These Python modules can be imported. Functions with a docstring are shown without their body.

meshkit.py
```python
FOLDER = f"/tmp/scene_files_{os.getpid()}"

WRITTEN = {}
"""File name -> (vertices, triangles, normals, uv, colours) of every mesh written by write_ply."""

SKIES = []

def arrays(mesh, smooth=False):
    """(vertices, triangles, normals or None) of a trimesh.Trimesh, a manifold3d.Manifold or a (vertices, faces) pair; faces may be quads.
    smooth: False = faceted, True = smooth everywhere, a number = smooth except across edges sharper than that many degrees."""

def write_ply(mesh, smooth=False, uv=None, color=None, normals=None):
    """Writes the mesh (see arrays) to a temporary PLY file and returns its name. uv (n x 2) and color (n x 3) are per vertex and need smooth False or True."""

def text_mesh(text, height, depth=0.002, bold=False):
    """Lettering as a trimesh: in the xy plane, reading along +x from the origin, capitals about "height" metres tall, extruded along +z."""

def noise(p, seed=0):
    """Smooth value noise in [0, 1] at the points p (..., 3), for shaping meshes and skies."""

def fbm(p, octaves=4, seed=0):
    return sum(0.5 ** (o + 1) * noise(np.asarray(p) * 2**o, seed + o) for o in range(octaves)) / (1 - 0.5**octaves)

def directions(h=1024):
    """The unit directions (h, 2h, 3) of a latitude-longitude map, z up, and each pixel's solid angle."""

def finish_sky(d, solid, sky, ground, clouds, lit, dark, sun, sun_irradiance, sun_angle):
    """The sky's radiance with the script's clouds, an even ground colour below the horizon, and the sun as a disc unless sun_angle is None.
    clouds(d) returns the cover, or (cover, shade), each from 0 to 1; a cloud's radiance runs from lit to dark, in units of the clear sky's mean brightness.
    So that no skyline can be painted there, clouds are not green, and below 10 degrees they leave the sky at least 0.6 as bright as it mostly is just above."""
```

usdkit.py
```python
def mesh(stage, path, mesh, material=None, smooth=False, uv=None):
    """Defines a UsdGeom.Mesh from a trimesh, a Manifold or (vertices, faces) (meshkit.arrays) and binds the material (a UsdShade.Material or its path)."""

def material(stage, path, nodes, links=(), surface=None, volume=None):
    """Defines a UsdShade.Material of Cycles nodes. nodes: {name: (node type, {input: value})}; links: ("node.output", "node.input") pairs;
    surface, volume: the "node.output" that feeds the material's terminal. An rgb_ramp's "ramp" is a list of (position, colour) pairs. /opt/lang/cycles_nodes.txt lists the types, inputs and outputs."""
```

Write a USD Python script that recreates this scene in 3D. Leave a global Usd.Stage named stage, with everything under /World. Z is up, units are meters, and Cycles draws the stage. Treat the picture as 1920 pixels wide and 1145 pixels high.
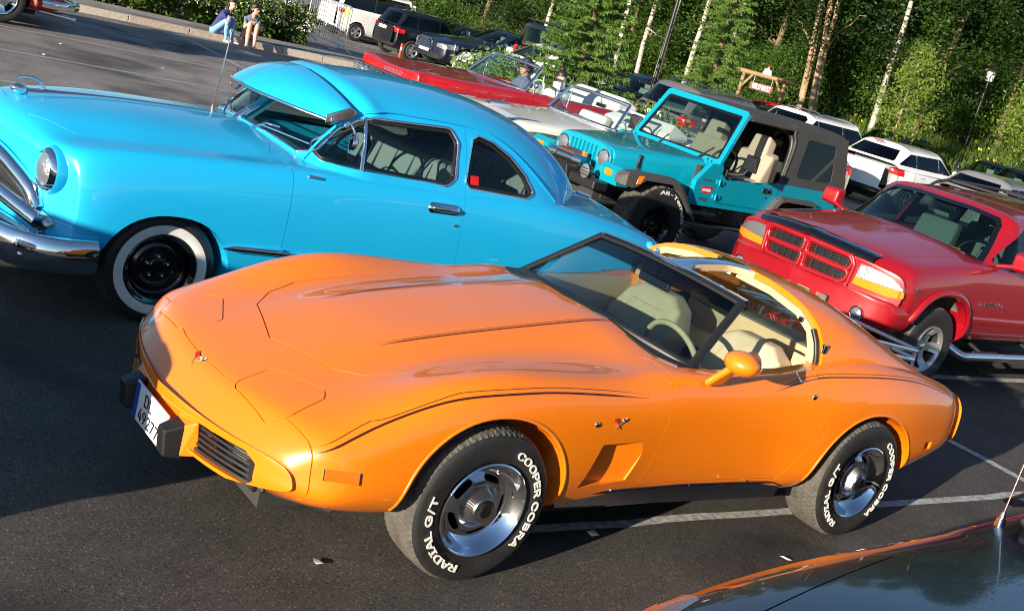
import math, random
import numpy as np, trimesh
import manifold3d as m3
from manifold3d import Manifold, CrossSection
from shapely.geometry import Polygon, LineString, Point, box as sbox
from shapely import affinity
from scipy.interpolate import BSpline, LinearNDInterpolator, NearestNDInterpolator, CubicSpline
from pxr import Usd, UsdGeom, UsdLux, UsdShade, Gf, Sdf, Vt
import usdkit, meshkit

stage = Usd.Stage.CreateInMemory()
UsdGeom.SetStageUpAxis(stage, 'Z'); UsdGeom.SetStageMetersPerUnit(stage, 1.0)
WORLD = UsdGeom.Xform.Define(stage, '/World').GetPrim()
UsdGeom.Scope.Define(stage, '/World/Looks')

# ---------------------------------------------------------------- camera, sky, sun, exposure
CAM = np.array([-2.769, -4.001, 2.222]); PITCH, ROLL, YAW, FPX = 0.248, 0.269, 0.700, 2151.4
EXPOSURE = 1.12
SUN_AZ, SUN_EL = math.radians(17.5), math.radians(11.0)       # direction the light travels in plan (from +x), elevation
SUN_I, SKY_S = 1.25, 0.07
def _camera():
    f = np.array([math.sin(YAW)*math.cos(PITCH), math.cos(YAW)*math.cos(PITCH), -math.sin(PITCH)])
    r0 = np.array([math.cos(YAW), -math.sin(YAW), 0]); u0 = np.cross(r0, f)
    r = math.cos(ROLL)*r0 + math.sin(ROLL)*u0; u = -math.sin(ROLL)*r0 + math.cos(ROLL)*u0
    c = UsdGeom.Camera.Define(stage, '/World/camera')
    m = Gf.Matrix4d(*r, 0, *u, 0, *(-f), 0, *CAM, 1)
    c.AddTransformOp().Set(m)
    c.CreateFocalLengthAttr(36.0*FPX/1920); c.CreateHorizontalApertureAttr(36.0); c.CreateVerticalApertureAttr(36.0*610/1024)
    c.CreateClippingRangeAttr(Gf.Vec2f(0.05, 2000)); c.CreateExposureAttr(EXPOSURE)
_camera()
def _sky():
    to_sun = np.array([-math.cos(SUN_AZ)*math.cos(SUN_EL), -math.sin(SUN_AZ)*math.cos(SUN_EL), math.sin(SUN_EL)])
    m = usdkit.material(stage, '/World/Looks/sky_air', {
        's': ('sky_texture', {'sky_type': 'single_scattering', 'sun_disc': False, 'sun_elevation': SUN_EL + 0.06, 'sun_rotation': math.atan2(to_sun[0], to_sun[1]),
                              'altitude': 100.0, 'air_density': 1.0, 'aerosol_density': 0.25, 'ozone_density': 3.0}),
        'b': ('background_shader', {'strength': SKY_S})}, [('s.color', 'b.color')], surface='b.background')
    d = UsdLux.DomeLight.Define(stage, '/World/sky')
    UsdShade.MaterialBindingAPI.Apply(d.GetPrim()).Bind(m)
    d.GetPrim().SetCustomDataByKey('kind', 'structure')
    s = UsdLux.DistantLight.Define(stage, '/World/sun')
    s.CreateIntensityAttr(SUN_I); s.CreateAngleAttr(0.5); s.CreateNormalizeAttr(True) if hasattr(s, 'CreateNormalizeAttr') else None
    s.CreateColorAttr(Gf.Vec3f(1.0, 0.87, 0.70))
    z = to_sun; x = np.cross([0, 0, 1], z); x /= np.linalg.norm(x); y = np.cross(z, x)
    s.AddTransformOp().Set(Gf.Matrix4d(*x, 0, *y, 0, *z, 0, 0, 0, 0, 1))
_sky()

# ---------------------------------------------------------------- naming and writing
_used = {}
def upath(parent, name):
    base = parent.rstrip('/') + '/' + name
    n = _used.get(base, 0); _used[base] = n + 1
    return base if n == 0 else f'{base}_{n:03d}'
def tag(p, label=None, cat=None, group=None, kind=None):
    p = p.GetPrim() if hasattr(p, 'GetPrim') else p
    for k, v in (('label', label), ('category', cat), ('group', group), ('kind', kind)):
        if v: p.SetCustomDataByKey(k, v)
    return p
def thing(name, label, cat, loc=(0, 0, 0), rz=0.0, group=None, kind=None, sc=None):
    x = UsdGeom.Xform.Define(stage, upath('/World', name))
    x.AddTranslateOp().Set(Gf.Vec3d(*map(float, loc)))
    if rz: x.AddRotateZOp().Set(math.degrees(rz))
    if sc: x.AddScaleOp().Set(Gf.Vec3f(sc, sc, sc))
    tag(x, label, cat, group, kind)
    return str(x.GetPath())
def copy_thing(src, label, loc, rz=0.0, scale=1.0, group=None):
    sp = stage.GetPrimAtPath(src); d = sp.GetCustomData()
    name = src.rsplit('/', 1)[1]
    while name[-1].isdigit() or name[-1] == '_': name = name[:-1]
    x = UsdGeom.Xform.Define(stage, upath('/World', name))
    x.GetPrim().GetReferences().AddInternalReference(Sdf.Path(src))
    x.GetPrim().SetInstanceable(True)
    x.ClearXformOpOrder()
    for op in ('xformOp:translate', 'xformOp:rotateZ', 'xformOp:scale'): pass
    t = x.AddTransformOp(opSuffix='place')
    c, s = math.cos(rz)*scale, math.sin(rz)*scale
    t.Set(Gf.Matrix4d(c, s, 0, 0, -s, c, 0, 0, 0, 0, scale, 0, *map(float, loc), 1))
    tag(x, label, d.get('category'), group or d.get('group'))
    return str(x.GetPath())

def arrs(mesh):
    """verts, faces, propnormals(or None)"""
    if isinstance(mesh, list):
        vs, fs, ps, o = [], [], [], 0
        for m in mesh:
            v, f, p = arrs(m); vs.append(v); fs.append(f + o); ps.append(np.zeros_like(v) if p is None else p); o += len(v)
        if not vs: return np.zeros((0, 3)), np.zeros((0, 3), int), None
        return np.vstack(vs), np.vstack(fs), np.vstack(ps)
    if hasattr(mesh, 'to_mesh'):
        m = mesh.to_mesh(); vp = np.asarray(m.vert_properties, float)
        return vp[:, :3], np.asarray(m.tri_verts, int), (vp[:, 3:6] if vp.shape[1] >= 6 else None)
    if isinstance(mesh, tuple):
        v, f = np.asarray(mesh[0], float), np.asarray(mesh[1], int)
        if f.shape[1] == 4: f = np.vstack([f[:, [0, 1, 2]], f[:, [0, 2, 3]]])
        return v, f, None
    return np.asarray(mesh.vertices, float), np.asarray(mesh.faces, int), None

def corner_normals(v, f, prop, ang):
    _, g = np.unique(np.round(v, 5), axis=0, return_inverse=True); g = g.ravel()
    a = v[f[:, 1]] - v[f[:, 0]]; b = v[f[:, 2]] - v[f[:, 0]]
    fa = np.cross(a, b); ln = np.linalg.norm(fa, axis=1); ok = ln > 1e-14
    f, fa, ln = f[ok], fa[ok], ln[ok]; fu = fa/ln[:, None]
    if ang is None or ang is False:
        return f, np.repeat(fu, 3, axis=0)
    cf = np.repeat(np.arange(len(f)), 3); cg = g[f.ravel()]
    o = np.argsort(cg, kind='stable'); sg = cg[o]
    st = np.flatnonzero(np.r_[True, sg[1:] != sg[:-1]]); cnt = np.diff(np.r_[st, len(sg)])
    k = np.repeat(cnt, cnt); ii = np.repeat(np.arange(len(sg)), k)
    base = np.repeat(np.repeat(st, cnt), k)
    off = np.arange(len(ii)) - np.repeat(np.cumsum(k) - k, k)
    jj = base + off
    ci, cj = cf[o[ii]], cf[o[jj]]
    m = (fu[ci]*fu[cj]).sum(1) > math.cos(math.radians(ang))
    n = np.zeros((len(sg), 3)); np.add.at(n, ii[m], fa[cj[m]])
    out = np.zeros_like(n); out[o] = n
    out /= np.maximum(np.linalg.norm(out, axis=1, keepdims=True), 1e-20)
    if prop is not None:
        p = prop[f.ravel()]; l = np.linalg.norm(p, axis=1); use = l > 0.6
        out[use] = p[use]/l[use, None]
    return f, out

_MESHES = {'tris': 0}
def put(parent, name, mesh, mat, smooth=35, label=None, kind=None, cat=None, group=None):
    v, f, prop = arrs(mesh)
    if len(f) == 0: print('EMPTY', parent, name); return None
    f, n = corner_normals(v, f, prop, smooth)
    key = np.hstack([f.ravel()[:, None].astype(float), np.round(n, 3)])
    pv = np.round(v, 5); _, gid = np.unique(pv, axis=0, return_inverse=True)
    key[:, 0] = gid.ravel()[f.ravel()]
    _, first, inv = np.unique(key, axis=0, return_index=True, return_inverse=True)
    V = v[f.ravel()[first]]; N = n[first]; F = inv.reshape(-1, 3)
    path = upath(parent, name)
    m = UsdGeom.Mesh.Define(stage, path)
    m.CreatePointsAttr(Vt.Vec3fArray.FromNumpy(np.ascontiguousarray(V, np.float32)))
    m.CreateFaceVertexCountsAttr(Vt.IntArray.FromNumpy(np.full(len(F), 3, np.int32)))
    m.CreateFaceVertexIndicesAttr(Vt.IntArray.FromNumpy(np.ascontiguousarray(F.ravel(), np.int32)))
    m.CreateSubdivisionSchemeAttr('none')
    m.CreateNormalsAttr(Vt.Vec3fArray.FromNumpy(np.ascontiguousarray(N, np.float32))); m.SetNormalsInterpolation('vertex')
    UsdShade.MaterialBindingAPI.Apply(m.GetPrim()).Bind(mat)
    tag(m, label, cat, group, kind)
    _MESHES['tris'] += len(F)
    return path

# ---------------------------------------------------------------- materials
M = {}
def simple(name, col, rough=0.5, metal=0.0, coat=0.0, spec=0.5, bump=None, var=0.0, vscale=8.0, trans=0.0, coat_rough=0.02):
    nodes = {'p': ('principled_bsdf', {'base_color': col, 'roughness': rough, 'metallic': metal, 'coat_weight': coat, 'coat_roughness': coat_rough, 'specular_ior_level': spec, 'transmission_weight': trans})}
    links = []
    if bump or var:
        nodes['t'] = ('texture_coordinate', {})
    if bump:
        sc, st = bump
        nodes['n'] = ('noise_texture', {'scale': sc, 'detail': 4.0}); nodes['bm'] = ('bump', {'strength': st, 'distance': 0.01})
        links += [('t.object', 'n.vector'), ('n.fac', 'bm.height'), ('bm.normal', 'p.normal')]
    if var:
        nodes['n2'] = ('noise_texture', {'scale': vscale, 'detail': 5.0, 'roughness': 0.6})
        d = [max(0, c*(1 - var)) for c in col]; l = [min(1, c*(1 + var)) for c in col]
        nodes['r'] = ('rgb_ramp', {'ramp': [(0.3, d), (0.7, l)]})
        links += [('t.object', 'n2.vector'), ('n2.fac', 'r.fac'), ('r.color', 'p.base_color')]
    M[name] = usdkit.material(stage, '/World/Looks/' + name, nodes, links, surface='p.BSDF')
    return M[name]
def paint(name, col, rough=0.35, metal=0.0, coat=1.0):
    return simple(name, col, rough, metal, coat, bump=(900.0, 0.008))
def glass(name, tint, refl=1.0, dark=0.0):
    M[name] = usdkit.material(stage, '/World/Looks/' + name, {
        't': ('transparent_bsdf', {'color': tint}), 'g': ('glossy_bsdf', {'color': (refl, refl, refl), 'roughness': 0.0}),
        'l': ('layer_weight', {'blend': 0.5}), 'w': ('math', {'math_type': 'power', 'value2': 5.0}), 'f': ('math', {'math_type': 'multiply_add', 'value2': 0.95, 'value3': 0.045}), 'm': ('mix_closure', {})},
        [('l.facing', 'w.value1'), ('w.value', 'f.value1'), ('f.value', 'm.fac'), ('t.BSDF', 'm.closure1'), ('g.BSDF', 'm.closure2')], surface='m.closure')
    return M[name]
paint('paint_orange', (0.82, 0.195, 0.003))
paint('paint_blue', (0.009, 0.43, 0.80))
simple('paint_teal', (0.0, 0.30, 0.42), 0.35, 0.15, 1.0)
simple('paint_red', (0.30, 0.004, 0.010), 0.35, 0.1, 1.0)
simple('paint_dark_red', (0.30, 0.005, 0.012), 0.3, 0.2, 1.0)
paint('paint_cherry', (0.42, 0.006, 0.01))
simple('paint_black', (0.004, 0.005, 0.008), 0.25, 0.0, 1.0)
simple('paint_navy', (0.006, 0.01, 0.03), 0.3, 0.0, 1.0)
paint('paint_white', (0.80, 0.80, 0.80))
paint('paint_cream', (0.78, 0.75, 0.70))
simple('paint_silver', (0.42, 0.42, 0.41), 0.35, 0.6, 1.0)
simple('paint_grey', (0.20, 0.19, 0.20), 0.35, 0.5, 1.0)
simple('paint_pewter', (0.30, 0.31, 0.36), 0.35, 0.5, 1.0)
simple('paint_beige', (0.50, 0.46, 0.38), 0.35, 0.3, 1.0)
simple('chrome', (0.85, 0.86, 0.88), 0.04, 1.0)
simple('brushed', (0.62, 0.62, 0.63), 0.22, 1.0)
simple('alloy', (0.60, 0.60, 0.62), 0.3, 0.8, 0.5)
simple('steel_dark', (0.08, 0.08, 0.085), 0.4, 0.7)
simple('zinc', (0.62, 0.64, 0.66), 0.35, 0.8)
simple('black_trim', (0.012, 0.012, 0.013), 0.45, bump=(200.0, 0.05))
simple('black_gloss', (0.004, 0.004, 0.005), 0.08, 0.0, 1.0)
simple('black_void', (0.006, 0.006, 0.006), 0.9)
simple('rubber', (0.018, 0.018, 0.018), 0.55, var=0.3, vscale=20.0)
simple('tread', (0.075, 0.068, 0.058), 0.85, var=0.35, vscale=14.0)
simple('tread_dark', (0.022, 0.021, 0.02), 0.8, var=0.3, vscale=14.0)
simple('white_rubber', (0.78, 0.77, 0.73), 0.6, var=0.06, vscale=12.0)
simple('letter_white', (0.75, 0.73, 0.68), 0.7, var=0.1, vscale=60.0)
simple('letter_black', (0.01, 0.01, 0.01), 0.5)
simple('letter_red', (0.6, 0.01, 0.01), 0.4)
simple('plate_white', (0.78, 0.79, 0.80), 0.35, coat=0.3)
simple('plate_blue', (0.01, 0.06, 0.35), 0.4)
simple('tan_leather', (0.56, 0.43, 0.29), 0.5, bump=(180.0, 0.12), var=0.08)
simple('tan_vinyl', (0.52, 0.38, 0.22), 0.5, var=0.06)
simple('dark_carpet', (0.03, 0.026, 0.022), 0.95)
simple('grey_cloth', (0.26, 0.29, 0.31), 0.8, bump=(300.0, 0.1))
simple('dark_cloth', (0.035, 0.038, 0.042), 0.85)
simple('beige_cloth', (0.36, 0.29, 0.22), 0.8, bump=(200.0, 0.1))
simple('white_vinyl', (0.72, 0.70, 0.66), 0.45, bump=(120.0, 0.05))
simple('soft_top', (0.045, 0.043, 0.042), 0.8, bump=(40.0, 0.25), var=0.15, vscale=4.0)
simple('flare_plastic', (0.065, 0.062, 0.06), 0.7, bump=(400.0, 0.1))
simple('wheelwell', (0.16, 0.145, 0.12), 0.95, bump=(30.0, 0.5), var=0.4, vscale=10.0)
simple('underbody', (0.03, 0.028, 0.026), 0.9, bump=(20.0, 0.4))
simple('amber', (0.70, 0.13, 0.004), 0.2, coat=1.0)
simple('amber_bright', (0.85, 0.22, 0.008), 0.2, coat=1.0)
simple('red_lens', (0.55, 0.01, 0.01), 0.15, coat=1.0)
simple('white_lens', (0.42, 0.44, 0.46), 0.18, 0.75, coat=1.0, bump=(70.0, 0.5))
simple('mirror_face', (0.8, 0.82, 0.84), 0.02, 1.0)
simple('wood_cream', (0.70, 0.66, 0.50), 0.35, coat=0.5)
simple('dash_dark', (0.02, 0.022, 0.03), 0.5)
simple('stripe_dark', (0.05, 0.008, 0.004), 0.3, coat=0.8)
simple('yellow_card', (0.8, 0.42, 0.03), 0.6)
simple('yellow_sign', (0.85, 0.6, 0.02), 0.5)
simple('orange_post', (0.75, 0.07, 0.02), 0.5)
simple('skin', (0.58, 0.34, 0.25), 0.5, bump=(60.0, 0.03))
simple('hair_dark', (0.018, 0.011, 0.008), 0.45, bump=(90.0, 0.4))
simple('jeans_pale', (0.17, 0.36, 0.62), 0.8, var=0.12, vscale=14.0)
simple('cloth_navy', (0.035, 0.04, 0.16), 0.85, var=0.2, vscale=20.0)
simple('cloth_slate', (0.12, 0.14, 0.24), 0.85, var=0.5, vscale=40.0)
simple('shoe_pale', (0.5, 0.48, 0.5), 0.7)
simple('timber', (0.30, 0.18, 0.09), 0.75, bump=(25.0, 0.3), var=0.2, vscale=6.0)
simple('sign_brown', (0.22, 0.075, 0.055), 0.65, var=0.15, vscale=4.0)
simple('lettering_cream', (0.85, 0.83, 0.78), 0.6)
glass('glass_clear', (0.74, 0.82, 0.80))
glass('glass_tint', (0.55, 0.66, 0.63))
glass('glass_dark', (0.16, 0.19, 0.19))
glass('glass_soft', (0.10, 0.10, 0.10))

# ---------------------------------------------------------------- geometry helpers
def bs_matrix(S, t, deg=3):
    deg = min(deg, S - 1)
    kn = np.r_[[0]*deg, np.linspace(0, 1, S - deg + 1), [1]*deg]
    return BSpline.design_matrix(np.clip(t, 0, 1), kn, deg).toarray()
def greville(S, deg=3):
    deg = min(deg, S - 1)
    kn = np.r_[[0]*deg, np.linspace(0, 1, S - deg + 1), [1]*deg]
    return np.array([kn[i+1:i+1+deg].mean() for i in range(S)])
def spline_grid(net, mu=5, mv=5, it=2):
    """cubic b-spline surface drawn close to its control points; repeat a row or column for a crease"""
    net = np.asarray(net, float); S, K = net.shape[:2]
    gu, gv = greville(S), greville(K)
    Au, Av = bs_matrix(S, gu), bs_matrix(K, gv)
    P = net.copy()
    for _ in range(it):
        E = net - np.einsum('us,skc,vk->uvc', Au, P, Av); P = P + E
    def dense(g, m):
        return np.unique(np.concatenate([np.linspace(g[i], g[i+1], m, endpoint=False) for i in range(len(g)-1)] + [[1.0]]))
    U, V = bs_matrix(S, dense(gu, mu)), bs_matrix(K, dense(gv, mv))
    return np.einsum('us,skc,vk->uvc', U, P, V)
def spline_line(pts, m=8, it=3):
    p = np.asarray(pts, float)[:, None, :]
    S = len(p); A = bs_matrix(S, greville(S)); P = p.copy()
    for _ in range(it): P = P + (p - np.einsum('us,skc->ukc', A, P))
    g = greville(S); t = np.unique(np.concatenate([np.linspace(g[i], g[i+1], m, endpoint=False) for i in range(S-1)] + [[1.0]]))
    return np.einsum('us,skc->ukc', bs_matrix(S, t), P)[:, 0]
def grid_faces(nu, nv, flip=False):
    i, j = np.meshgrid(np.arange(nu-1), np.arange(nv-1), indexing='ij'); a = (i*nv + j).ravel()
    q = np.stack([a, a+1, a+nv+1, a+nv], 1)
    if flip: q = q[:, ::-1]
    return np.vstack([q[:, [0, 1, 2]], q[:, [0, 2, 3]]])
def grid_normals(G):
    du = np.gradient(G, axis=0); dv = np.gradient(G, axis=1)
    n = np.cross(du, dv); l = np.linalg.norm(n, axis=2, keepdims=True)
    return n/np.maximum(l, 1e-12)

class Loft:
    """symmetric body skin: net[S][K] = (x, y, z) half section, from the underside up to the centre line (y = 0)"""
    def __init__(self, net, mu=5, mv=5, it=2, off=0.0, close=True):
        half = np.asarray(net, float)
        left = half.copy(); left[..., 1] *= -1
        full = np.concatenate([left, half[:, ::-1][:, 1:]], axis=1)       # left bottom .. centre .. right bottom
        G = spline_grid(full, mu, mv, it)
        N = grid_normals(G)
        c = G.shape[1]//2
        if N[G.shape[0]//2, c, 2] < 0: N = -N
        self.G0, self.N = G, N
        self.G = G + off*N
        self._solid = None
    def offset(self, d):
        o = object.__new__(Loft); o.G0, o.N, o.G, o._solid = self.G0, self.N, self.G0 + d*self.N, None; return o
    def cached(self, d):
        if not hasattr(self, '_c'): self._c = {}
        if d not in self._c: self._c[d] = self.offset(d).solid()
        return self._c[d]
    def solid(self):
        if self._solid is not None: return self._solid
        G, N = self.G, self.N; nu, nv = G.shape[:2]
        V = G.reshape(-1, 3); F = grid_faces(nu, nv)
        # orientation: normals outward
        fn = np.cross(V[F[:, 1]]-V[F[:, 0]], V[F[:, 2]]-V[F[:, 0]])
        if (fn*N.reshape(-1, 3)[F[:, 0]]).sum() < 0: F = F[:, ::-1]; flip = True
        else: flip = False
        parts_v, parts_f, parts_n = [V], [F], [N.reshape(-1, 3)]
        o = len(V)
        # floor strip
        fl = np.concatenate([G[:, -1], G[:, 0]]); ff = []
        for i in range(nu-1): ff += [[i, nu+i, nu+i+1], [i, nu+i+1, i+1]]
        ff = np.array(ff);
        if flip: ff = ff[:, ::-1]
        parts_v.append(fl); parts_f.append(ff + o); parts_n.append(np.zeros_like(fl)); o += len(fl)
        for e, rev in ((0, False), (nu-1, True)):
            row = G[e]; cf = []; h = nv//2
            for k in range(h):
                a, b, c, d = k, k+1, nv-2-k, nv-1-k
                cf += [[a, b, d]] + ([[b, c, d]] if b != c else [])
            cf = np.array(cf)
            if not rev: cf = cf[:, ::-1]
            if flip: cf = cf[:, ::-1]
            parts_v.append(row); parts_f.append(cf + o); parts_n.append(np.zeros_like(row)); o += len(row)
        V = np.vstack(parts_v); F = np.vstack(parts_f); Nn = np.vstack(parts_n)
        me = m3.Mesh(np.hstack([V, Nn]).astype(np.float32), F.astype(np.uint32)); me.merge()
        s = Manifold(me)
        if s.volume() < 0:
            me = m3.Mesh(np.hstack([V, Nn]).astype(np.float32), F[:, ::-1].astype(np.uint32)); me.merge(); s = Manifold(me)
        if s.is_empty(): print('LOFT EMPTY', s.status())
        self._solid = s
        return s
    def section(self, x):
        """right half section at x, underside to centre line: points and normals"""
        G, N = self.G, self.N; h = G.shape[1]//2
        cols = range(G.shape[1]-1, h-1, -1)
        P = np.zeros((h+1, 3)); Q = np.zeros((h+1, 3))
        for i, c in enumerate(cols):
            xs = G[:, c, 0]; o = np.argsort(xs, kind='stable')
            for k in (1, 2): P[i, k] = np.interp(x, xs[o], G[o, c, k])
            for k in range(3): Q[i, k] = np.interp(x, xs[o], N[o, c, k])
        P[:, 0] = x
        return P, Q/np.maximum(np.linalg.norm(Q, axis=1, keepdims=True), 1e-9)
def _cross(P, Q, k, val, last):
    d = P[:, k] - val; c = np.flatnonzero(d[:-1]*d[1:] <= 0)
    if len(c) == 0: i = int(np.argmin(abs(d))); return P[i], Q[i]
    if last: i = c[-1]
    else:
        c2 = c[c > 2] if (c > 2).any() else c; i = c2[int(np.argmax(P[c2, 1]))] if k == 2 else c2[0]
    t = d[i]/(d[i]-d[i+1]) if d[i] != d[i+1] else 0
    n = Q[i]*(1-t) + Q[i+1]*t
    return P[i]*(1-t) + P[i+1]*t, n/np.linalg.norm(n)
def on_side(L, pts, sgn=-1):
    """points (x, z) of the side onto the skin, with normals"""
    a, b = [], []
    for x, z in np.asarray(pts, float):
        P, Q = L.section(x); m = P[:, 1] > .35*P[:, 1].max(); k = int(np.argmax(np.where(m, P[:, 2], -9)))
        p, n = _cross(P[:k+1], Q[:k+1], 2, min(z, P[k, 2] - .02), False); a.append(p); b.append(n)
    a, b = np.array(a), np.array(b)
    if sgn < 0: a[:, 1] *= -1; b[:, 1] *= -1
    return a, b
def on_top(L, pts):
    a, b = [], []
    for x, y in np.asarray(pts, float):
        P, Q = L.section(x); p, n = _cross(P, Q, 1, abs(y), True); s = -1 if y < 0 else 1
        a.append(p*[1, s, 1]); b.append(n*[1, s, 1])
    return np.array(a), np.array(b)
def skin_layer(L, region, lo=-0.004, hi=0.002):
    """thin layer lying on a skin, inside a cutter"""
    return (L.cached(hi) ^ region) - L.cached(lo)

def poly(pts, r=0.0, spline=False, m=6):
    p = np.asarray(pts, float)
    if spline:
        n = len(p); q = np.vstack([p, p, p]); t = np.arange(3*n)
        cs = CubicSpline(t, q); p = cs(np.linspace(n, 2*n, n*m, endpoint=False))
    g = Polygon(p).buffer(0)
    if r: g = g.buffer(-r, quad_segs=6).buffer(2*r, quad_segs=6).buffer(-r, quad_segs=6)
    return g
_MAPS = {'y': [0, 2, 1], 'z': [0, 1, 2], 'x': [2, 0, 1]}
def prism(g, axis, lo, hi):
    """extrudes a 2-D shape: axis y takes (x, z) shapes, z takes (x, y), x takes (y, z)"""
    if not hasattr(g, 'geom_type'): g = poly(g)
    out = []
    for p in (g.geoms if hasattr(g, 'geoms') else [g]):
        if p.is_empty: continue
        rings = [np.asarray(p.exterior.coords)[:-1]] + [np.asarray(i.coords)[:-1] for i in p.interiors]
        c = CrossSection([r.tolist() for r in rings], m3.FillRule.EvenOdd)
        e = c.extrude(hi - lo)
        mm = e.to_mesh(); v = np.asarray(mm.vert_properties)[:, :3].astype(float); v[:, 2] += lo
        f = np.asarray(mm.tri_verts)
        mp = _MAPS[axis]
        if axis == 'y': w = v[:, [0, 2, 1]]; f = f[:, ::-1]
        elif axis == 'x': w = v[:, [2, 0, 1]]
        else: w = v
        out.append(Manifold(m3.Mesh(w.astype(np.float32), f.astype(np.uint32))))
    r = out[0]
    for x in out[1:]: r = r + x
    return r
def both(g, lo, hi): return prism(g, 'y', lo, hi) + prism(g, 'y', -hi, -lo)
def bx(x0, x1, y0, y1, z0, z1): return Manifold.cube([x1-x0, y1-y0, z1-z0]).translate([x0, y0, z0])
def rbox(x0, x1, y0, y1, z0, z1, r=0.02, seg=12):
    r = min(r, (x1-x0)/2.01, (y1-y0)/2.01, (z1-z0)/2.01)
    s = Manifold.sphere(r, seg)
    return Manifold.batch_hull([s.translate([x, y, z]) for x in (x0+r, x1-r) for y in (y0+r, y1-r) for z in (z0+r, z1-r)])
def hull_pts(pts, r=0.02, seg=12):
    s = Manifold.sphere(r, seg); return Manifold.batch_hull([s.translate(list(map(float, p))) for p in pts])
def sph(c, r, seg=24, scale=(1, 1, 1)): return Manifold.sphere(r, seg).scale(list(scale)).translate(list(map(float, c)))
def cyl(p0, p1, r0, r1=None, seg=20):
    p0, p1 = np.asarray(p0, float), np.asarray(p1, float); r1 = r0 if r1 is None else r1
    d = p1-p0; L = np.linalg.norm(d); z = d/L
    x = np.cross([0, 0, 1.0], z) if abs(z[2]) < 0.99 else np.array([1.0, 0, 0]); x /= np.linalg.norm(x); y = np.cross(z, x)
    c = Manifold.cylinder(L, r0, r1, seg)
    return c.transform(np.column_stack([x, y, z, p0]))
def tube(pts, r, seg=8, closed=False, flat=None):
    """swept round (or, with flat=(w,h,up), oval) tube as (v, f)"""
    p = np.asarray(pts, float); n = len(p)
    t = np.gradient(p, axis=0) if not closed else np.roll(p, -1, 0) - np.roll(p, 1, 0)
    t /= np.maximum(np.linalg.norm(t, axis=1, keepdims=True), 1e-12)
    ref = np.array([0, 0, 1.0]) if abs(t[0][2]) < 0.9 else np.array([0, 1.0, 0])
    if flat is not None: ref = np.asarray(flat, float)
    a = np.zeros_like(p); x = ref - t[0]*(ref@t[0]); x /= np.linalg.norm(x)
    for i in range(n):
        if flat is not None: x = ref - t[i]*(ref@t[i])
        else: x = x - t[i]*(x@t[i])
        x /= max(np.linalg.norm(x), 1e-12); a[i] = x
    b = np.cross(t, a); th = np.arange(seg)*2*np.pi/seg + np.pi/seg
    rr = np.broadcast_to(np.asarray(r, float), (n, 2) if np.ndim(r) == 1 and len(np.atleast_1d(r)) == 2 and n != 2 else (n,))
    if rr.ndim == 1: rr = np.stack([rr, rr], 1)
    V = p[:, None] + rr[:, 0, None, None]*np.cos(th)[None, :, None]*a[:, None] + rr[:, 1, None, None]*np.sin(th)[None, :, None]*b[:, None]
    V = V.reshape(-1, 3); F = []
    m = n if closed else n-1
    i, j = np.meshgrid(np.arange(m), np.arange(seg), indexing='ij'); i, j = i.ravel(), j.ravel()
    A, B = i*seg+j, i*seg+(j+1) % seg; C, D = ((i+1) % n)*seg+(j+1) % seg, ((i+1) % n)*seg+j
    F = np.vstack([np.stack([A, B, C], 1), np.stack([A, C, D], 1)])
    if not closed:
        c0, c1 = len(V), len(V)+1; V = np.vstack([V, p[0], p[-1]]); k = np.arange(seg)
        F = np.vstack([F, np.stack([np.full(seg, c0), (k+1) % seg, k], 1), np.stack([np.full(seg, c1), (n-1)*seg+k, (n-1)*seg+(k+1) % seg], 1)])
    return V, F
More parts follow.
